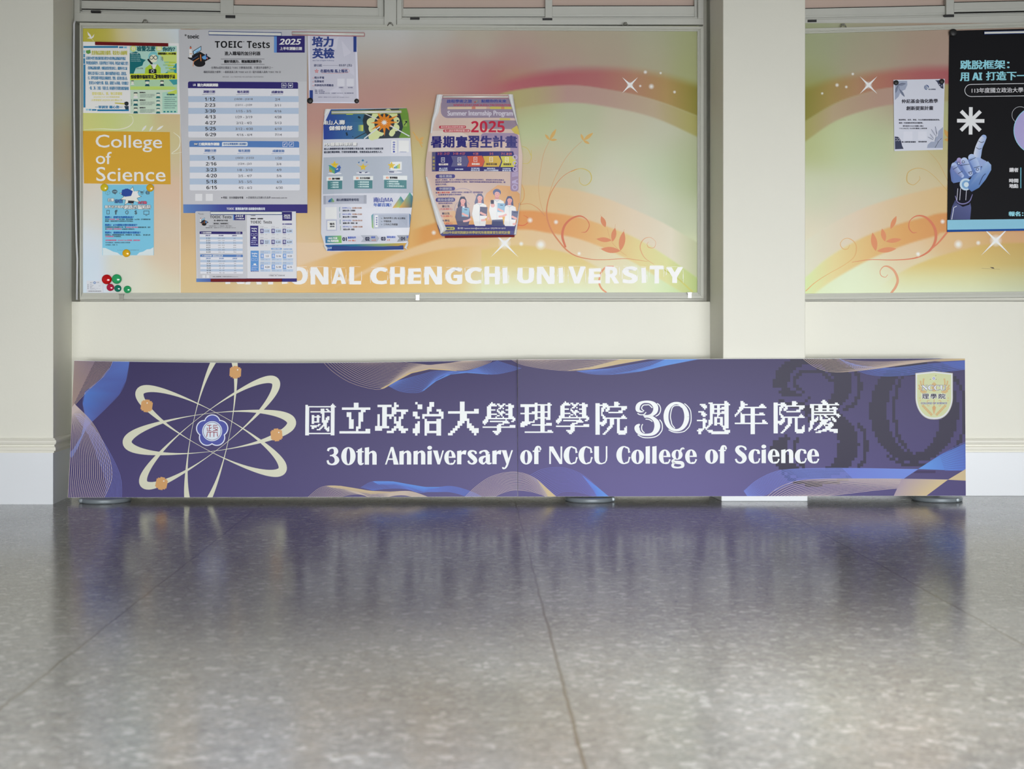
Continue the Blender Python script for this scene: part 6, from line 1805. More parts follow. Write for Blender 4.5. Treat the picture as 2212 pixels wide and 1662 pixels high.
# upper left: tan rays and a blue ribbon
k.poly([(60, 60), (300, 60), (110, 470), (60, 540)], [(150, 132, 140), (112, 100, 138), (150, 128, 128), (176, 148, 138)], 1.2)
lerp_fam([(460, 60), (400, 190), (250, 335), (130, 465), (60, 560)], [(90, 60), (88, 70), (86, 80), (80, 90), (60, 100)], 30, 3.6, (186, 166, 150), 2, 0, 1)
k.strip([(602, 60), (600, 110), (575, 260), (520, 380), (420, 490), (330, 580), (262, 645)], [(460, 60), (435, 130), (350, 240), (270, 310), (205, 370), (188, 470), (215, 590)], [(98, 132, 208), (92, 124, 200), (84, 100, 170), (84, 94, 160), (86, 90, 150), (88, 94, 156), (86, 100, 168)], 1.5, [(92, 118, 190), (88, 108, 180), (88, 106, 176), (90, 116, 190), (88, 134, 214), (84, 130, 214), (84, 124, 206)])
lerp_fam([(602, 60), (600, 110), (575, 260), (520, 380), (420, 490), (330, 580), (262, 645)], [(460, 60), (435, 130), (350, 240), (270, 310), (205, 370), (188, 470), (215, 590)], 24, 2.4, (104, 120, 190), 3)
k.strip([(215, 575), (180, 760), (110, 880), (60, 930)], [(262, 645), (230, 680), (150, 870), (100, 960)], [(92, 124, 208), (100, 126, 206), (104, 118, 190), (104, 112, 176)], 2)
# lower left fan
lerp_fam([(110, 470), (290, 660), (430, 940), (462, 1120), (430, 1240), (380, 1345)], [(85, 520), (80, 700), (70, 900), (60, 1100), (58, 1200), (56, 1345)], 22, 3.8, (204, 188, 186), 4, 0, 1)
lerp_fam([(180, 560), (330, 740), (450, 930), (530, 1100), (552, 1220), (552, 1345)], [(110, 560), (250, 760), (320, 930), (390, 1100), (415, 1220), (400, 1345)], 12, 3.2, (128, 136, 214), 3.5, 0, 1)
# top middle
k.set(680, 770, 2.353)
lerp_fam([(30, 22), (90, 80), (180, 135), (290, 166), (345, 164), (400, 130), (470, 88), (580, 64), (700, 72), (790, 66), (880, 35), (900, 22)], [(300, 22), (380, 24), (420, 26), (450, 28), (470, 34), (500, 36), (540, 40), (580, 44), (620, 40), (680, 34), (720, 28), (760, 22)], 22, 1.5, (188, 170, 158), 4, 0, 1, 0.9)
k.strip([(330, 165), (400, 128), (470, 84), (580, 60), (680, 68), (720, 74)], [(350, 163), (420, 122), (490, 86), (580, 66), (680, 72), (720, 75)], (204, 182, 140), 5)
lerp_fam([(370, 150), (430, 178), (500, 186), (550, 176), (600, 130), (670, 92), (760, 80), (900, 92), (990, 78), (1050, 60)], [(400, 130), (470, 110), (540, 92), (600, 76), (660, 74), (720, 76), (780, 72), (850, 50), (900, 32), (930, 22)], 20, 1.4, (96, 122, 198), 3.5)
k.strip([(540, 178), (600, 130), (670, 92), (760, 78), (880, 90)], [(556, 172), (615, 126), (690, 92), (770, 84), (880, 92)], (98, 140, 214), 5)
lerp_fam([(1000, 18), (1060, 45), (1180, 66), (1300, 74), (1420, 64), (1560, 38), (1700, 14)], [(1100, 14), (1200, 16), (1300, 18), (1380, 20), (1480, 18), (1560, 16), (1640, 12)], 16, 1.3, (188, 170, 158), 4)
k.poly([(1280, 74), (1420, 64), (1560, 38), (1700, 12), (1560, 14), (1400, 55)], [(200, 180, 146), (202, 182, 142), (204, 184, 140), (206, 186, 140), (204, 184, 140), (196, 178, 150)], 5)
lerp_fam([(1330, 76), (1420, 92), (1530, 92), (1660, 76), (1780, 48), (1960, 14)], [(1400, 70), (1500, 62), (1580, 48), (1660, 34), (1740, 20), (1800, 12)], 14, 1.3, (98, 126, 204), 3.5)
k.poly([(1500, 93), (1660, 76), (1780, 48), (1960, 12), (1790, 12), (1700, 50), (1600, 76)], [(92, 124, 200), (96, 140, 214), (100, 148, 222), (104, 152, 226), (100, 148, 222), (92, 126, 204), (90, 116, 190)], 4.5)
# bottom middle
k.set(640, 1000, 3.16)
lerp_fam([(70, 245), (150, 178), (215, 158), (300, 160), (400, 176), (500, 192), (640, 200), (720, 194), (800, 200), (930, 245)], [(250, 250), (330, 226), (420, 215), (490, 232), (520, 250), (580, 250), (640, 230), (720, 222), (790, 232), (850, 250)], 16, 1.9, (200, 184, 170), 4)
k.strip([(200, 158), (300, 158), (400, 174), (500, 192), (640, 198), (720, 193)], [(240, 170), (320, 180), (420, 200), (510, 215), (640, 206), (720, 196)], (206, 186, 146), 5, (190, 172, 150))
lerp_fam([(440, 170), (500, 135), (560, 126), (660, 130), (760, 148), (880, 166), (960, 168), (1040, 160), (1120, 172), (1220, 208), (1290, 245)], [(520, 190), (600, 180), (680, 176), (760, 182), (840, 205), (900, 200), (960, 200), (1040, 200), (1100, 212), (1150, 228), (1200, 246)], 16, 1.7, (98, 122, 206), 3.5)
k.strip([(520, 128), (660, 128), (760, 146), (880, 166), (990, 166)], [(560, 150), (680, 150), (770, 172), (870, 200), (930, 180)], (98, 148, 226), 4.8, (92, 118, 200))
lerp_fam([(1140, 245), (1230, 160), (1330, 95), (1450, 65), (1550, 72), (1640, 112), (1710, 175), (1790, 245)], [(1330, 245), (1400, 210), (1470, 190), (1540, 190), (1610, 200), (1660, 215), (1700, 230), (1720, 245)], 18, 2.0, (204, 188, 180), 4)
k.poly([(1640, 112), (1710, 175), (1785, 245), (1725, 245), (1700, 200)], [(204, 186, 150), (212, 192, 150), (216, 196, 150), (214, 194, 150), (200, 184, 160)], 5)
lerp_fam([(1590, 90), (1680, 45), (1790, 32), (1880, 48), (1970, 92), (2060, 170), (2150, 245)], [(1740, 245), (1800, 205), (1860, 195), (1920, 200), (1980, 215), (2030, 230), (2060, 245)], 18, 1.7, (120, 130, 214), 3.5)
k.poly([(1950, 85), (2060, 170), (2150, 245), (2060, 245), (2030, 190)], [(110, 134, 220), (104, 150, 228), (108, 156, 232), (100, 140, 224), (108, 128, 214)], 4.5)
# right end
k.set(1620, 760, 4.514)
lerp_fam([(500, 55), (620, 140), (720, 182), (820, 198), (950, 196), (1200, 170), (1500, 128), (1800, 92), (2120, 76)], [(720, 60), (800, 66), (900, 80), (1100, 95), (1300, 98), (1500, 92), (1700, 82), (1900, 72), (2120, 66)], 10, 4, (190, 172, 158), 4)
k.poly([(1700, 88), (1950, 62), (2130, 58), (2130, 82), (1850, 96)], [(172, 156, 142), (190, 170, 140), (202, 182, 140), (206, 186, 140), (184, 166, 140)], 5)
lerp_fam([(860, 60), (980, 140), (1120, 210), (1290, 238), (1500, 232), (1750, 208), (1950, 190), (2120, 172)], [(1000, 130), (1200, 150), (1350, 160), (1500, 150), (1700, 126), (1850, 112), (2000, 100), (2120, 90)], 10, 4, (92, 118, 196), 3.5)
k.poly([(1850, 98), (2130, 84), (2130, 180), (2000, 160)], [(78, 84, 150), (76, 90, 164), (78, 92, 160), (78, 82, 140)], 3.2)
lerp_fam([(-60, 1360), (60, 1260), (220, 1180), (380, 1148), (700, 1137), (1100, 1138), (1400, 1143), (1640, 1150)], [(-20, 1420), (140, 1400), (300, 1330), (500, 1250), (800, 1240), (1100, 1238), (1300, 1236), (1500, 1238)], 16, 4, (124, 140, 220), 3.5)
k.poly([(900, 1138), (1640, 1145), (1500, 1240), (1000, 1236)], [(96, 108, 188), (104, 158, 232), (104, 150, 228), (100, 120, 206)], 3.2)
k.poly([(1640, 1145), (1850, 1010), (2130, 880), (2130, 1165)], [(104, 158, 232), (88, 126, 204), (86, 104, 178), (92, 116, 200)], 3.2)
lerp_fam([(1850, 1010), (2000, 930), (2130, 870)], [(1900, 1160), (2020, 1160), (2130, 1160)], 10, 4, (92, 104, 180), 3.4)
lerp_fam([(160, 1420), (260, 1340), (380, 1285), (520, 1255), (760, 1242), (1100, 1240), (1500, 1242), (1930, 1250)], [(560, 1420), (760, 1405), (950, 1385), (1150, 1360), (1350, 1340), (1500, 1330), (1600, 1330), (1700, 1400)], 14, 4.2, (206, 190, 188), 4)
k.poly([(1480, 1240), (1930, 1250), (1715, 1410), (1400, 1410)], [(172, 156, 172), (214, 194, 150), (212, 192, 150), (176, 160, 172)], 4.5)
k.poly([(1930, 1250), (2130, 1130), (2130, 1260)], [(212, 192, 150), (204, 184, 150), (208, 188, 150)], 4.5)
k.rect(1600, 1160, 1810, 1185, (74, 64, 100), 2)

# --- atom: four crescents, electrons and the plum blossom
k.set(130, 760, 4.174)
CRM = (222, 222, 200)
for cx_, cy_, a, b, deg, wm, pw in ((1338, 730, 748, 172, -7.0, 84, 2.2), (1352, 716, 738, 166, 28.6, 78, 2.2), (1341, 730, 748, 166, -38.2, 76, 2.2), (1352, 714, 756, 172, -79.5, 76, 2.2)):
    ca, sa = math.cos(math.radians(deg)), math.sin(math.radians(deg))
    P = []
    for i in range(97):
        t = 2 * math.pi * i / 96
        x, y = a * math.cos(t), b * math.sin(t)
        w = wm * abs(math.cos(t)) ** pw * 0.93 + 3.5
        P.append((cx_ + x * ca - y * sa, cy_ + x * sa + y * ca, w))
    k.line(P[:-1], 1, CRM, {-7.0: 4.6, 28.6: 5.1, -38.2: 5.6}.get(deg, 6.1), closed=True)
for cx_, cy_, rot in ((1566, 185, 0.05), (767, 490, 0.12), (1945, 752, -0.1), (912, 1190, 0.2)):
    for j in range(-5, 6):
        h = 10.4
        hw = math.sqrt(max(0, 57 ** 2 - (abs(j) * h) ** 2))
        hw = round(hw / h) * h
        cr, sr = math.cos(rot), math.sin(rot)
        k.poly([(cx_ + x * cr - y * sr, cy_ + x * sr + y * cr) for x, y in ((-hw, (j - .5) * h), (hw, (j - .5) * h), (hw, (j + .5) * h), (-hw, (j + .5) * h))], (216, 166, 112), 7)
    k.disc(cx_ + (20 if cx_ != 767 else 4), cy_ - (22 if cx_ != 767 else 26), 6.5, (240, 232, 220), 8, 12)
k.set(400, 880, 16.62)
BLS = (88, 94, 172)
cx_, cy_ = 938, 856
pet = [(cx_ + 296 * math.cos(math.radians(-90 + 72 * i)), cy_ + 296 * math.sin(math.radians(-90 + 72 * i))) for i in range(5)]
k.disc(cx_, cy_, 400, BLS, 8.4)
for i, (x, y) in enumerate(pet): k.disc(x, y, 300, (226, 230, 246), 9.0 + .1 * i, 48)
k.disc(cx_, cy_, 330, BLS, 10.0, 48)
for i, (x, y) in enumerate(pet): k.disc(x, y, 262, BLS, 10.3 + .1 * i, 48)
k.disc(cx_, cy_ + 10, 360, (226, 232, 246), 11, 56); k.disc(cx_, cy_ + 10, 328, (58, 66, 130), 12, 56); k.disc(cx_, cy_ + 10, 312, (222, 232, 244), 13, 56)
CR = (152, 60, 76)
for P in ([(752, 655), (908, 655)], [(835, 655), (835, 850)], [(835, 770), (880, 766), (912, 730)], [(755, 738), (762, 856), (905, 852)], [(1130, 652), (975, 655), (972, 718), (1140, 728), (1130, 790), (1060, 845), (965, 856)], [(970, 770), (1040, 772), (1140, 862)],
          [(740, 1070), (756, 1000), (762, 905), (900, 905), (938, 888), (985, 905), (1125, 905), (1128, 1000), (1142, 1062)], [(868, 905), (868, 1075)], [(1004, 905), (1004, 1075)]):
    k.line(P, 26, CR, 14)

# --- white headline, block by block
G = {}
G['guo'] = '21/0-1,20-22/0-19,20-23/0-2,20-22/0-2,12-14,16-17,20-22/0-2,12-14,17-18,20-22/0-2,4-22/0-2,12-14,20-22/0-2,13-14,20-22/0-2,5-6,9-10,13-14,20-22/0-2,5-11,13-14,17-18,20-22/0-2,5-6,9-10,13-14,16-18,20-22/0-2,5-6,9-10,13-14,16-18,20-22/0-2,5-6,9-10,13-17,20-22/0-2,5-10,13-17,20-22/0-2,5-6,14-16,20-22/0-2,10-11,14-16,20-22/0-2,4-10,13-16,20-22/0-2,5-8,12-13,15-16,18,20-22/0-2,5-6,11-12,15-18,20-22/0-2,9-11,16-18,20-22/0-2,17-18,20-22/0-2,20-22/0-22/0-2,20-22'
G['li'] = '6-7/6-7/1-12/9-10/3-4,8-9/3-4,8-9/4,8-9/4-5,8-9/4-5,8/4-5,8/4-5,7-8/7,11-12/0-12'
G['zheng'] = '8/1-6,8-9/3-4,7-8/3-4,7-13/3-4,7-8,11-12/1,3-7,11/1,3-4,6,8,10-11/1,3-4,8,10/1,3-4,8-10/1,3-4,9-10/0-5,8-11/0-2,7-8,10-13/5-7,11-12'
G['zhi'] = '1,7-8/2-3,7-8/2-3,6-7/6-7,10-11/0-1,6,11-12/0-1,4-12/1-2,4,12/5,10-11/2,5-11/1-2,5-6,10-11/1-2,5-6,10-11/0-2,5-6,10-11/0-2,5-11/1,5,10-11'
G['da'] = '5-6/5-6/5-6/5-6,11-12/0-12/5-7/5-7/5-8/4-6,8/4-5,8-9/3-4,8-10/2-3,9-12/1-2,10-12/0-1,11'
G['xue'] = '6/5-8,10-11,14-15,18-19/4-9,11-14,16-21/3-5,12-13,18-21/3-5,11-12,14,18-20/3-8,10,16-20/3-5,10-11,13-14,18-20/3-5,11-15,18-20/3-9,12-13,16-20/3-5,10-11,13,18-20/2-5,9,14,18-21/2-22/1-3,16,21-22/0-3,5-17,20-21/0-2,14-18/1,11-14/10-12,19-22/0-22/10-12/10-12/7-12/8-11/9-10'
G['lii'] = '10-11,19-20/0-21/0-11,14-16,19-20/3-5,10-11,14-16,19-20/3-5,10-11,14-16,19-20/3-5,10-11,14-16,19-20/3-5,8-20/0-11,14-16,19-20/3-5,10-11,14-16,19-20/3-5,10-11,14-16,19-20/3-5,10-20/3-5,10-11,14-16,18-20/3-5,9,14-16/1-9,14-16/0-6,14-16,18-21/0-4,8-21/0-2,14-16/14-16/14-16/14-16,19-21/3-22'
G['yuan'] = '13-15/0-2,5-7,13-16/0-8,13-15/0-2,5-21/0-2,4-6,8-9,18-21/0-2,4-5,7-9,18-20/0-2,4-5,7-8,16-18/0-2,4,9-18/0-2,4/0-2,4-5,19/0-2,5-6,18-20/0-2,5-21/0-2,6-7,10-12,15-16/0-2,5-7,10-12,15-16/0-7,10-12,15-16/0-6,10-12,15-16/0-2,4-5,10-11,15-16/0-2,9-11,15-16,21/0-2,8-10,15-16,20-21/0-2,8-9,15-16,20-21/0-2,7-8,15-21/0-2,6-7,15-21/0-2,5-6,16-20'
G['zhou'] = '19-20/8-10,19-21/2-5,9-22/3-6,9-11,14-15,19-21/4-6,9-11,14-15,17-21/5,9-21/9-11,14-15,19-21/1-4,9-11,14-15,17-21/3-5,9-21/3-6,9-10,14-15,19-21/4-5,9-10,14,19-21/9-10,12-17,19-21/4-5,9-10,12-13,16-17,19-21/0-6,8-10,12-13,16-17,19-21/4-6,8-10,12-13,16-17,19-21/4-5,8-10,12-17,19-21/4-5,8-9,12-13,16-17,19-21/4-5,7-8,17-21/4-7,18-21/1-4,6,18-19/0-3,7-10,19-22/1-2,8-22/1-2,10-21'
G['nian'] = '4-5/4-6/4-8,18-19/4-6,17-20/3-21/3-5,11-13/2-4,11-13/2-3,11-13/1-2,4,11-13,17-19/0-1,4-20/0,4-6,11-13/4-6,11-13/4-6,11-13/4-6,11-13,19-20/4-6,11-13,19-21/0-22/11-13/11-13/11-13/11-13/11-13/11-13/11-13'
G['qing'] = '10-11/9-12/10-13,19-20/1-21/1-3,7-9,13-14/1-3,7-9,13-14,17-19/2-3,5-20/2-3,7-9,13-14,18-19/2-19/2-3,18-19/2-21/2-3,8,11-12,20-22/2-3,6,8-9,12-13,16-17,21/2-3,5-6,8-9,14-15,17-18/2-6,8-15,17-19/1-5,9-13,18-19/1-3,8-12,15-16/1-3,8-17/1-2,7-9,11,14-17/1-2,6-8,12-16/0-2,5-7,12-15/0-1,4-5,10-20/0,7-12,15-20/5-8,18-20'
k.set(0, 0, 1)
LH = 12
for n, x, y, cw, ch in (('guo', 658.0, 872.3, 2.758, 2.758), ('li', 732.1, 870.5, 5.136, 5.136), ('zheng', 809.2, 869.8, 5.117, 5.117), ('zhi', 890.96, 868.96, 5.12, 5.2), ('da', 967.4, 868.1, 5.117, 5.23), ('xue', 1042.3, 869.2, 3.09, 3.1), ('lii', 1124.1, 870.5, 3.09, 3.1), ('xue', 1201.0, 867.3, 3.12, 3.087),
                        ('yuan', 1286.3, 868.3, 3.1, 3.1), ('zhou', 1505.5, 866.7, 3.12, 3.12), ('nian', 1587.2, 866.7, 3.12, 3.12), ('yuan', 1671.2, 867.0, 3.06, 3.03), ('qing', 1746.7, 864.2, 3.01, 2.99)):
    k.bitmap(G[n], x, y, cw, ch, PW, LH)


def add_white(p, w, ox, oy, sc):
    k.set(ox, oy, sc)
    k.line(p, w, PW, LH, smooth=5)


three_zero(add_white)
k.set(0, 0, 1)


# --- English line in a high-contrast display face
class Pen:
    def __init__(s, x0, x1, yb, ch=37.7):
        s.x0, s.w, s.yb, s.n = x0, x1 - x0, yb, 0

    def p(s, x, y): return (s.x0 + x, s.yb - y)

    def L(s):
        s.n += 1
        return LH + 0.05 * s.n

    def quad(s, *pts): k.poly([s.p(*q) for q in pts], PW, s.L())

    def stroke(s, pts, sm=6): k.line([(*s.p(q[0], q[1]), q[2]) for q in pts], 1, PW, s.L(), smooth=sm)

    def bowl(s, cx_, cy_, rx, ry, ix, icx, iry, a0=0, a1=360, n=44):
        A, B = [], []
        for i in range(n + 1):
            a = math.radians(a0 + (a1 - a0) * i / n)
            A.append(s.p(cx_ + rx * math.cos(a), cy_ + ry * math.sin(a)))
            B.append(s.p(icx + ix * math.cos(a), cy_ + iry * math.sin(a)))
        k.strip(A, B, PW, s.L())


T_, XH, CA = 9.3, 30.0, 38.0


def glyph(ch, x0, x1, yb):
    q = Pen(x0, x1, yb)
    w = q.w
    st = lambda x, h0, h1, sl=1.5: q.quad((x, h0), (x + T_, h0), (x + T_, h1), (x, h1 - sl))
    if ch == 'o': q.bowl(w / 2, 14.8, w / 2, 15.6, 3.5, w / 2, 13.2)
    elif ch == '0': q.bowl(w / 2, 18.6, w / 2, 19.6, 4.1, w / 2, 17.0)
    elif ch == 'e':
        q.bowl(w / 2, 14.8, w / 2, 15.6, 3.6, w / 2 + .6, 13.0, 8, 292)
        q.stroke([(w * .55, 1.0, 4.5), (w * .78, 1.6, 3.8), (w - 2.6, 5.2, 3.0), (w - 1.4, 9.2, 4.2)])
        q.quad((w * .40, 14.0), (w - 0.2, 14.0), (w - 0.15, 16.9), (w * .40, 16.9))
    elif ch == 'c':
        q.bowl(w * .54, 14.8, w * .54, 15.6, w * .54 - T_ - .4, w * .58, 13.0, 62, 292)
        q.stroke([(w * .66, 28.4, 3.2), (w * .84, 26.8, 4.6), (w - 3.4, 22.4, 6.0), (w - 3.6, 20.2, 5.0)])
        q.stroke([(w * .62, 1.0, 4.0), (w * .82, 2.2, 3.4), (w - 2.2, 6.4, 2.8), (w - 1.2, 10.4, 3.8)])
    elif ch == 'C':
        q.bowl(w * .53, 18.7, w * .53, 19.6, w * .53 - 10.6, w * .57, 17.0, 58, 302)
        q.stroke([(w * .72, 35.6, 3.4), (w * .86, 32.6, 3.6), (w - 3.6, 27.6, 3.6), (w - 2.4, 24.0, 5.4)])
        q.stroke([(w * .70, 1.6, 3.6), (w * .84, 4.0, 3.2), (w - 3.4, 9.0, 3.0), (w - 1.8, 14.6, 4.2)])
    elif ch == 'l': st(0, 0, CA, 1.2)
    elif ch == 'i':
        st(0.4, 0, XH, 1.5)
        k.disc(*q.p(5.2, 35.9), 5.2, PW, q.L(), 22, ry=4.2)
    elif ch in 'nh':
        st(0, 0, XH if ch == 'n' else CA, 1.5)
        q.quad((w - T_, 0), (w, 0), (w, 22), (w - T_, 21))
        k.strip([q.p(*z) for z in ((T_ - 2, 24.5), (T_ + 3, 28.6), (T_ + 8, 30.4), (w - 4.6, 29.4), (w - 1.2, 26.2), (w, 21.5))], [q.p(*z) for z in ((T_ - 2, 19), (T_ + 1.6, 23.6), (T_ + 4.2, 25.6), (w - T_ - 1.6, 25.6), (w - T_ - .3, 24.0), (w - T_, 20.5))], PW, q.L())
    elif ch == 'r':
        st(0, 0, XH, 1.5)
        k.strip([q.p(*z) for z in ((T_ - 2, 24), (T_ + 3, 28.8), (T_ + 7, 30.2), (w, 29.8))], [q.p(*z) for z in ((T_ - 2, 17.5), (T_ + 2.2, 22.2), (T_ + 5, 21.6), (w - 1.6, 20.6))], PW, q.L())
    elif ch == 't':
        q.stroke([(3.2 + T_ / 2, 33, T_), (3.2 + T_ / 2, 16, T_), (3.2 + T_ / 2 + .2, 7, T_), (3.2 + T_ / 2 + 1.8, 2.6, 8), (w - 3.4, 1.4, 3.6), (w - .4, 3.6, 2.4)], 5)
        q.quad((3.2, 32), (3.2 + T_, 32), (3.2 + T_, 37), (3.2 + T_ - 2, 36)); q.quad((0, 26.6), (w, 26.6), (w, 29.3), (0, 29.3))
    elif ch == 'f':
        q.quad((3.2, 0), (3.2 + T_, 0), (3.2 + T_, 28), (3.2, 28))
        q.stroke([(3.2 + T_ / 2, 26, T_), (3.4 + T_ / 2, 31, T_ - .6), (9.6, 36, 6.4), (13.6, 37.4, 3.4), (w - 3, 35.4, 3.6), (w - 2.4, 32.2, 4.6), (w - 4, 31.2, 3)], 6)
        q.quad((0, 26.4), (w - 2.4, 26.4), (w - 2.4, 29.2), (0, 29.2))
    elif ch == 'v':
        q.quad((0, XH), (T_ + .8, XH), (w * .66, 7.5), (w * .62, 0), (w * .42, 0)); q.quad((w * .50, 0), (w * .64, 0), (w, XH), (w - 3.4, XH))
    elif ch == 'y':
        q.quad((0, XH), (T_ + .8, XH), (w * .66, 7), (w * .60, 0), (w * .42, 0)); q.quad((w * .42, -1), (w * .60, 0), (w, XH), (w - 3.4, XH))
        q.stroke([(w * .53, 1, 4.2), (w * .42, -5, 4.0), (w * .28, -9, 3.0), (w * .12, -9.4, 2.8), (3.0, -6.6, 4.6)])
    elif ch == 'A':
        q.quad((w * .42, CA), (w * .60, CA), (w, 0), (w - 11.0, 0)); q.quad((0, 0), (3.4, 0), (w * .52, CA - 3), (w * .42, CA)); q.quad((w * .22, 10.2), (w * .78, 10.2), (w * .76, 13.4), (w * .26, 13.4))
    elif ch == 'N':
        q.quad((0, 0), (3.6, 0), (3.6, CA), (0, CA)); q.quad((w - 3.6, 0), (w, 0), (w, CA), (w - 3.6, CA)); q.quad((0, CA), (8.6, CA), (w, 3), (w, 0), (w - 5.6, 0), (0, 34))
    elif ch == 'U':
        A = [(0, CA), (0, 14), (1.2, 7), (4.6, 2), (10.4, -.9), (w * .58, -.9), (w - 4.6, 1.6), (w - 1, 7), (w, 14), (w, CA)]
        B = [(10.2, CA), (10.2, 14), (10.5, 8), (11.6, 4.6), (13.6, 2.2), (w * .60, 1.9), (w - 5.2, 4.4), (w - 3.8, 8.6), (w - 3.4, 14), (w - 3.4, CA)]
        k.strip([q.p(*z) for z in A], [q.p(*z) for z in B], PW, q.L())
    elif ch == 's':
        q.stroke([(w - 3.6, 22.2, 4.2), (w - 4.6, 26.4, 4.4), (w * .55, 28.8, 3.2), (w * .30, 27.2, 6.0), (w * .23, 22.6, 8.8), (w * .42, 17.4, 9.6), (w * .66, 12.6, 9.6), (w * .78, 7.6, 8.8), (w * .68, 3.0, 6.0), (w * .45, .9, 3.2), (4.6, 3.4, 4.4), (2.2, 7.8, 4.0)], 7)
    elif ch == 'S':
        q.stroke([(w - 2.6, 28.6, 4.2), (w - 4.4, 33.6, 4.4), (w * .54, 36.8, 3.4), (w * .28, 34.6, 6.4), (w * .21, 28.6, 9.6), (w * .40, 22.4, 10.4), (w * .68, 16.6, 10.4), (w * .79, 9.8, 9.8), (w * .68, 3.8, 6.4), (w * .44, .9, 3.4), (5.0, 3.6, 4.4), (2.0, 9.6, 4.0)], 7)
    elif ch == 'a':
        q.quad((w - T_ - 3.6, 5), (w - 3.6, 5), (w - 3.6, 22), (w - T_ - 3.6, 22))
        q.stroke([(3.4, 22.6, 4.6), (4.4, 26.0, 4.8), (w * .38, 28.7, 3.4), (w * .58, 27.6, 6.0), (w - T_ / 2 - 3.6, 22, T_)], 6)
        q.stroke([(w - T_ / 2 - 3.6, 8, T_), (w - T_ / 2 - 3.2, 4, 8.6), (w - 4.0, 1.5, 4.2), (w - .4, 2.6, 2.4)], 5)
        q.stroke([(w - T_ - 3, 17.0, 2.6), (w * .40, 16.0, 4.6), (w * .20, 12.0, 8.6), (w * .18, 7.0, 9.2), (w * .28, 2.4, 5.6), (w * .42, 1.6, 3.4), (w - T_ - 3.2, 6.0, 2.4)], 6)
    elif ch == 'g':
        q.bowl(w * .44, 19.0, w * .40, 11.0, 3.4, w * .44, 8.8)
        q.stroke([(w * .66, 26.4, 4.0), (w * .76, 31.6, 4.0), (w * .88, 32.6, 4.6), (w - 3.2, 30.6, 6.0)])
        q.stroke([(w * .26, 9.0, 3.0), (w * .12, 6.4, 4.6), (w * .16, 3.6, 6.0), (w * .45, 2.4, 7.0), (w * .76, 1.4, 7.4), (w - 4.6, -2.4, 7.6), (w - 5.4, -6.6, 5.6), (w * .52, -8.8, 3.6), (w * .20, -7.6, 4.6), (3.4, -4.4, 6.0), (w * .16, -.6, 5.0), (w * .30, 1.8, 3.4)], 7)
    elif ch == '3':
        q.stroke([(3.2, 29.6, 4.6), (4.6, 34.0, 4.8), (w * .42, 36.6, 3.4), (w * .64, 34.6, 7.4), (w * .72, 28.6, 9.8), (w * .62, 22.6, 6.0), (w * .40, 20.2, 3.0), (w * .26, 20.0, 3.0)], 7)
        q.stroke([(w * .26, 20.0, 3.0), (w * .46, 19.6, 3.2), (w * .68, 16.6, 7.4), (w * .80, 10.0, 10.2), (w * .68, 3.6, 7.0), (w * .42, .8, 3.4), (4.6, 3.4, 4.8), (2.2, 9.8, 4.4)], 7)


for ch, a, b in (('3', 704.7, 733), ('0', 736.4, 767.5), ('t', 768.8, 785.2), ('h', 787.4, 813.2), ('A', 831.3, 861), ('n', 862.4, 888), ('n', 892.8, 918.5), ('i', 922.6, 933), ('v', 935, 958.6), ('e', 959.5, 984), ('r', 987.2, 1007.5), ('s', 1009, 1031.5), ('a', 1033.6, 1062), ('r', 1063.4, 1083.3), ('y', 1083.7, 1108),
                 ('o', 1123.6, 1149.8), ('f', 1150.7, 1169.5), ('N', 1186.4, 1214.4), ('C', 1217.5, 1248.2), ('C', 1249.7, 1280.4), ('U', 1283.7, 1312), ('C', 1331.4, 1362), ('o', 1363.6, 1391), ('l', 1394.7, 1404), ('l', 1409, 1418.6), ('e', 1423.3, 1448.4), ('g', 1449.7, 1479.3), ('e', 1480, 1505.3),
                 ('o', 1523.2, 1551.2), ('f', 1552, 1570.5), ('S', 1587.2, 1613.7), ('c', 1616.8, 1642), ('i', 1644.8, 1655.4), ('e', 1658.7, 1684), ('n', 1687.5, 1713.8), ('c', 1717, 1742.5), ('e', 1743.5, 1769.4)):
    glyph(ch, a, b, 1004.8 - (a - 705) * 0.0040)

# --- crest
k.set(1960, 790, 12.785)


def shield(o, col, L):
    lft, rgt, top, sh, mid, bot = 222 + o, 1268 - o, 150 + o * 1.02, 205 + o * .9, 900, 1500 - o * 1.2
    P = [((lft + rgt) / 2, top), (rgt, sh), (rgt, mid)]
    for i in range(1, 13):
        t = i / 12
        P.append((rgt - (rgt - (lft + rgt) / 2) * (1 - math.cos(t * math.pi / 2)) ** 0.9 if 0 else rgt - (rgt - (lft + rgt) / 2) * t ** 2.0 * (1.0) if 0 else (lft + rgt) / 2 + (rgt - (lft + rgt) / 2) * math.cos(t * math.pi / 2) ** .82, mid + (bot - mid) * math.sin(t * math.pi / 2) ** 1.12))
    Q = [(lft + rgt - x, y) for x, y in P[1:][::-1]]
    Q = Q[1:]
    k.poly(P + Q, col, L)


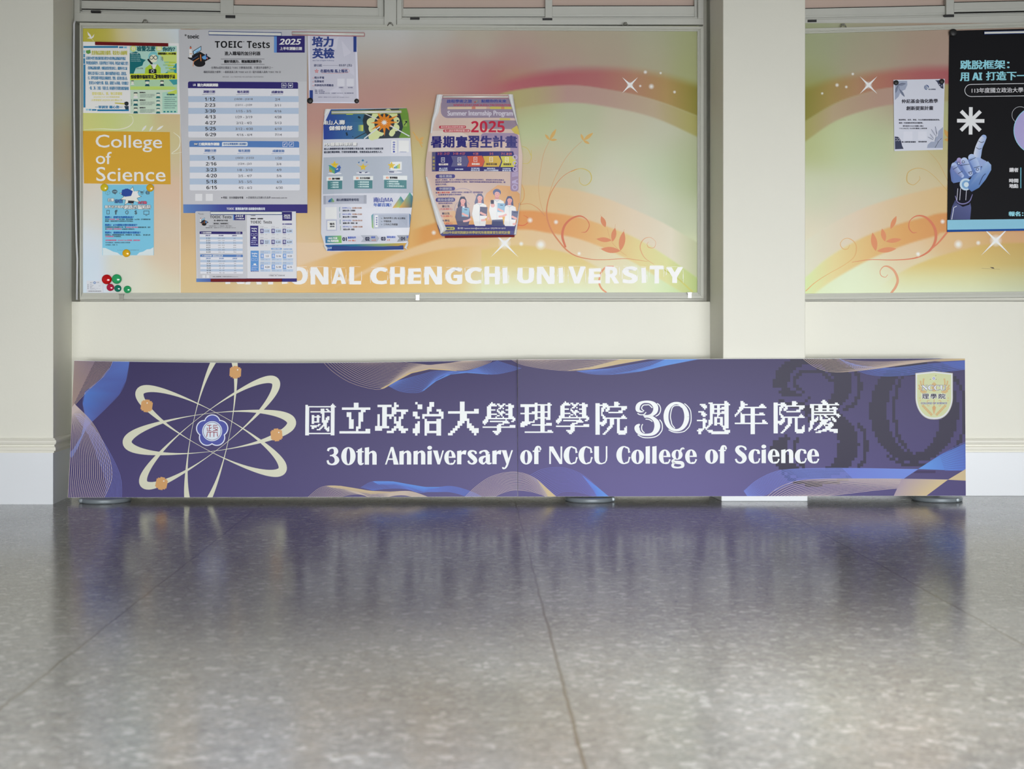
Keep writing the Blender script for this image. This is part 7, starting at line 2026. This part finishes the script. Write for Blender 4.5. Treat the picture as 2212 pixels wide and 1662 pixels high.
shield(0, (120, 116, 110), 15); shield(8, (196, 194, 190), 16); shield(22, (230, 234, 240), 17); shield(34, (150, 150, 166), 18); shield(38, (232, 238, 240), 19); shield(50, (206, 212, 168), 20)
GO = (208, 178, 128)
for sgn in (-1, 1):
    m = lambda x, y: (742 + sgn * (742 - x), y)
    for P in ([(460, 360), (445, 450), (450, 540), (480, 600)], [(370, 420), (375, 480), (400, 560)], [(320, 530), (350, 590), (400, 640)], [(315, 620), (360, 665), (430, 690)], [(360, 710), (420, 725), (500, 700)], [(400, 740), (470, 748), (540, 720)]):
        k.line([(*m(*q), 46 - 4 * i) for i, q in enumerate(P)], 40, GO, 21, smooth=4)
    for q in ((350, 900), (360, 970), (395, 1040)): k.disc(*m(*q), 26, (210, 196, 146), 21, 12)
    for i in range(6):
        x, y = 400 + 44 * i, 1090 + 46 * i
        a, b_ = m(x, y), m(x + 62, y + 78)
        leaf(k, a[0], a[1], b_[0], b_[1], 42, GO, 21); c_, d_ = m(x + 30, y - 20), m(x + 86, y - 4); leaf(k, c_[0], c_[1], d_[0], d_[1] + 60, 34, GO, 21)
    k.line([(*m(620, 965), 16), (*m(560, 975), 20), (*m(560, 1030), 20), (*m(610, 1040), 16)], 16, GO, 21, smooth=4); k.line([(*m(560, 1080), 14), (*m(570, 1115), 18), (*m(620, 1110), 14)], 14, GO, 21, smooth=4)
    k.line([(*m(742, 470), 14), (*m(700, 500), 18), (*m(680, 540), 12)], 14, GO, 21)
k.poly([(742, 1090), (795, 1160), (765, 1280), (742, 1390), (715, 1280), (690, 1160)], (208, 164, 116), 22); k.line([(742, 1220), (742, 1390)], 10, (226, 210, 170), 23); k.line([(742, 930), (742, 1090)], 26, GO, 21); k.disc(742, 500, 22, GO, 22, 12, ry=44); k.disc(742, 690, 60, GO, 21, 16, ry=30); k.disc(742, 600, 70, GO, 20.5, 16, ry=110)
for i in range(3): k.ring(742, 355, 130, 4, (196, 202, 150), 21, 30, 60 * i + 10, 60 * i + 50)
for x, y in ((640, 383), (793, 280), (798, 383)): k.disc(x, y, 11, (96, 92, 84), 22, 10)
k.disc(736, 357, 46, (228, 232, 238), 22, 16); k.ring(736, 357, 24, 15, (110, 104, 170), 23, 20)
k.text(serif_bold('NCCU'), 400, 540, 1072, 688, (112, 104, 128), 24, bold=9); k.text(serif_bold('NCCU'), 404, 546, 1066, 682, (232, 236, 244), 26)
for i, (ch, a, b_) in enumerate((('理', 412, 596), ('學', 646, 812), ('院', 872, 1054))): k.text(ch, a, 782, b_, 916, (232, 234, 238), 24, bold=20); k.text(ch, a, 782, b_, 918, (62, 58, 74), 26, bold=5)
k.text('COLLEGE OF SCIENCE', 380, 1018, 1096, 1068, (130, 134, 176), 24, bold=4, tilt=-.002)

# --- the two boards carrying the print
o0 = W(1120, 1073, DN_)
ban = empty('anniversary_banner', o0)
tag(ban, 'long purple anniversary banner board with white lettering standing on the floor along the wall', 'banner')


def edge_plane(p, q, inner):
    a, b = W(*p, DN_), W(*q, DN_)
    d = b - a
    n = Vector((d.z, 0, -d.x)).normalized()
    c = W(*inner, DN_)
    if n.dot(c - a) > 0: n = -n
    return a, n


def sag(x): return 6.0 * math.sin(math.pi * min(1, max(0, (x - 154) / (SEAM - 154)))) if x < SEAM else 0.0


def warp(x, y):
    t = max(-.2, min(1.05, (y - 777) / 297))
    return x, y - sag(x) * (1 - t)


def warp_back(x, y): return x, y


LEAN = [-math.radians(3.6), -math.radians(0.4)]      # the left half leans back against its post
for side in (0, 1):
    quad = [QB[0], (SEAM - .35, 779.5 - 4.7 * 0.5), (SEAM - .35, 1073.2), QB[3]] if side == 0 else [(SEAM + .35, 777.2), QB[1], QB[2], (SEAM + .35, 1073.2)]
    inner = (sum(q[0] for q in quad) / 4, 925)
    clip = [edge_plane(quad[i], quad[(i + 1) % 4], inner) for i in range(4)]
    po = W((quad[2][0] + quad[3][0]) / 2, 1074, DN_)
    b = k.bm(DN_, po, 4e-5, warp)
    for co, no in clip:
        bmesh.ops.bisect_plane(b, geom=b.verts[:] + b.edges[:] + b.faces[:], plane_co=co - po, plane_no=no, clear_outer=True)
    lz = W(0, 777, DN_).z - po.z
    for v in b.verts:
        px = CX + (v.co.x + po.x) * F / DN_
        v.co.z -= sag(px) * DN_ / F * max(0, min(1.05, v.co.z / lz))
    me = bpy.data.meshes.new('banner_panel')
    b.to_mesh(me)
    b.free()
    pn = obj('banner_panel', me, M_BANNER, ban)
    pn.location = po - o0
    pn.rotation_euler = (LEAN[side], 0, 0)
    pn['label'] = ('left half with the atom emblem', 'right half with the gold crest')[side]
    # foam board behind the print
    f = MB()
    n = 24
    rows = []
    for i in range(n + 1):
        t = i / n
        xt, yt = quad[0][0] + (quad[1][0] - quad[0][0]) * t, quad[0][1] + (quad[1][1] - quad[0][1]) * t
        xb, yb = quad[3][0] + (quad[2][0] - quad[3][0]) * t, quad[3][1] + (quad[2][1] - quad[3][1]) * t
        yt += sag(xt)
        a, c = W(xb, yb + .3, DN_), W(xt, yt - .6, DN_)
        dk = Vector((0, .0015, 0)); bk_ = Vector((0, .008, 0))
        rows.append([f.bm.verts.new(p) for p in (a + dk, c + dk, c + bk_, a + bk_)])
    for A, B in zip(rows, rows[1:]):
        for j in range(4): f.bm.faces.new([A[j], B[j], B[(j + 1) % 4], A[(j + 1) % 4]])
    f.bm.faces.new(rows[0]); f.bm.faces.new(rows[-1][::-1])
    fb = f.build('foam_board', M_WHITEPAPER, ban, po)
    fb.rotation_euler = (LEAN[side], 0, 0)

# --- three round stand bases with their posts
stand0 = None
for i, (px, D, knob, lab) in enumerate(((212, 5.690, -0.92, 'round grey metal stand under the left end of the purple banner'), (1277, 5.722, 1.15, 'round grey metal stand under the middle of the purple banner'), (2040, 5.735, 0.62, 'round grey metal stand under the right end of the purple banner'))):
    x = (px - CX) * (D - .1) / F
    root = empty('display_stand', (x, D, 0))
    tag(root, lab, 'stand', 'round stands holding up the banner')
    f = MB()
    f.lathe([(0.094, 0.0), (0.0985, 0.002), (0.100, 0.006), (0.1005, 0.0085), (0.099, 0.0095), (0.1, 0.0105), (0.099, 0.015), (0.096, 0.0175), (0.09, 0.0188), (0.02, 0.0192)], (x, D, 0), 'z', 64)
    f.build('base', M_DISC, root, (x, D, 0))
    f = MB()
    f.tube([(x, D + 0.004, 0.018), (x, D + (0.040 if i == 0 else 0.010), 0.46)], 0.011, 16)
    f.build('post', M_STEEL, root, (x, D, 0.02))
    a = knob
    kx, ky = x + 0.099 * math.sin(a), D - 0.099 * math.cos(a)
    f = MB()
    f.lathe([(0.0095, 0.0), (0.0095, 0.006), (0.008, 0.0085), (0.004, 0.0092)], (kx, ky + 0.002, 0.0105), 'y', 20)
    f.build('knob', M_DISC, root, (kx, ky, 0.0105))
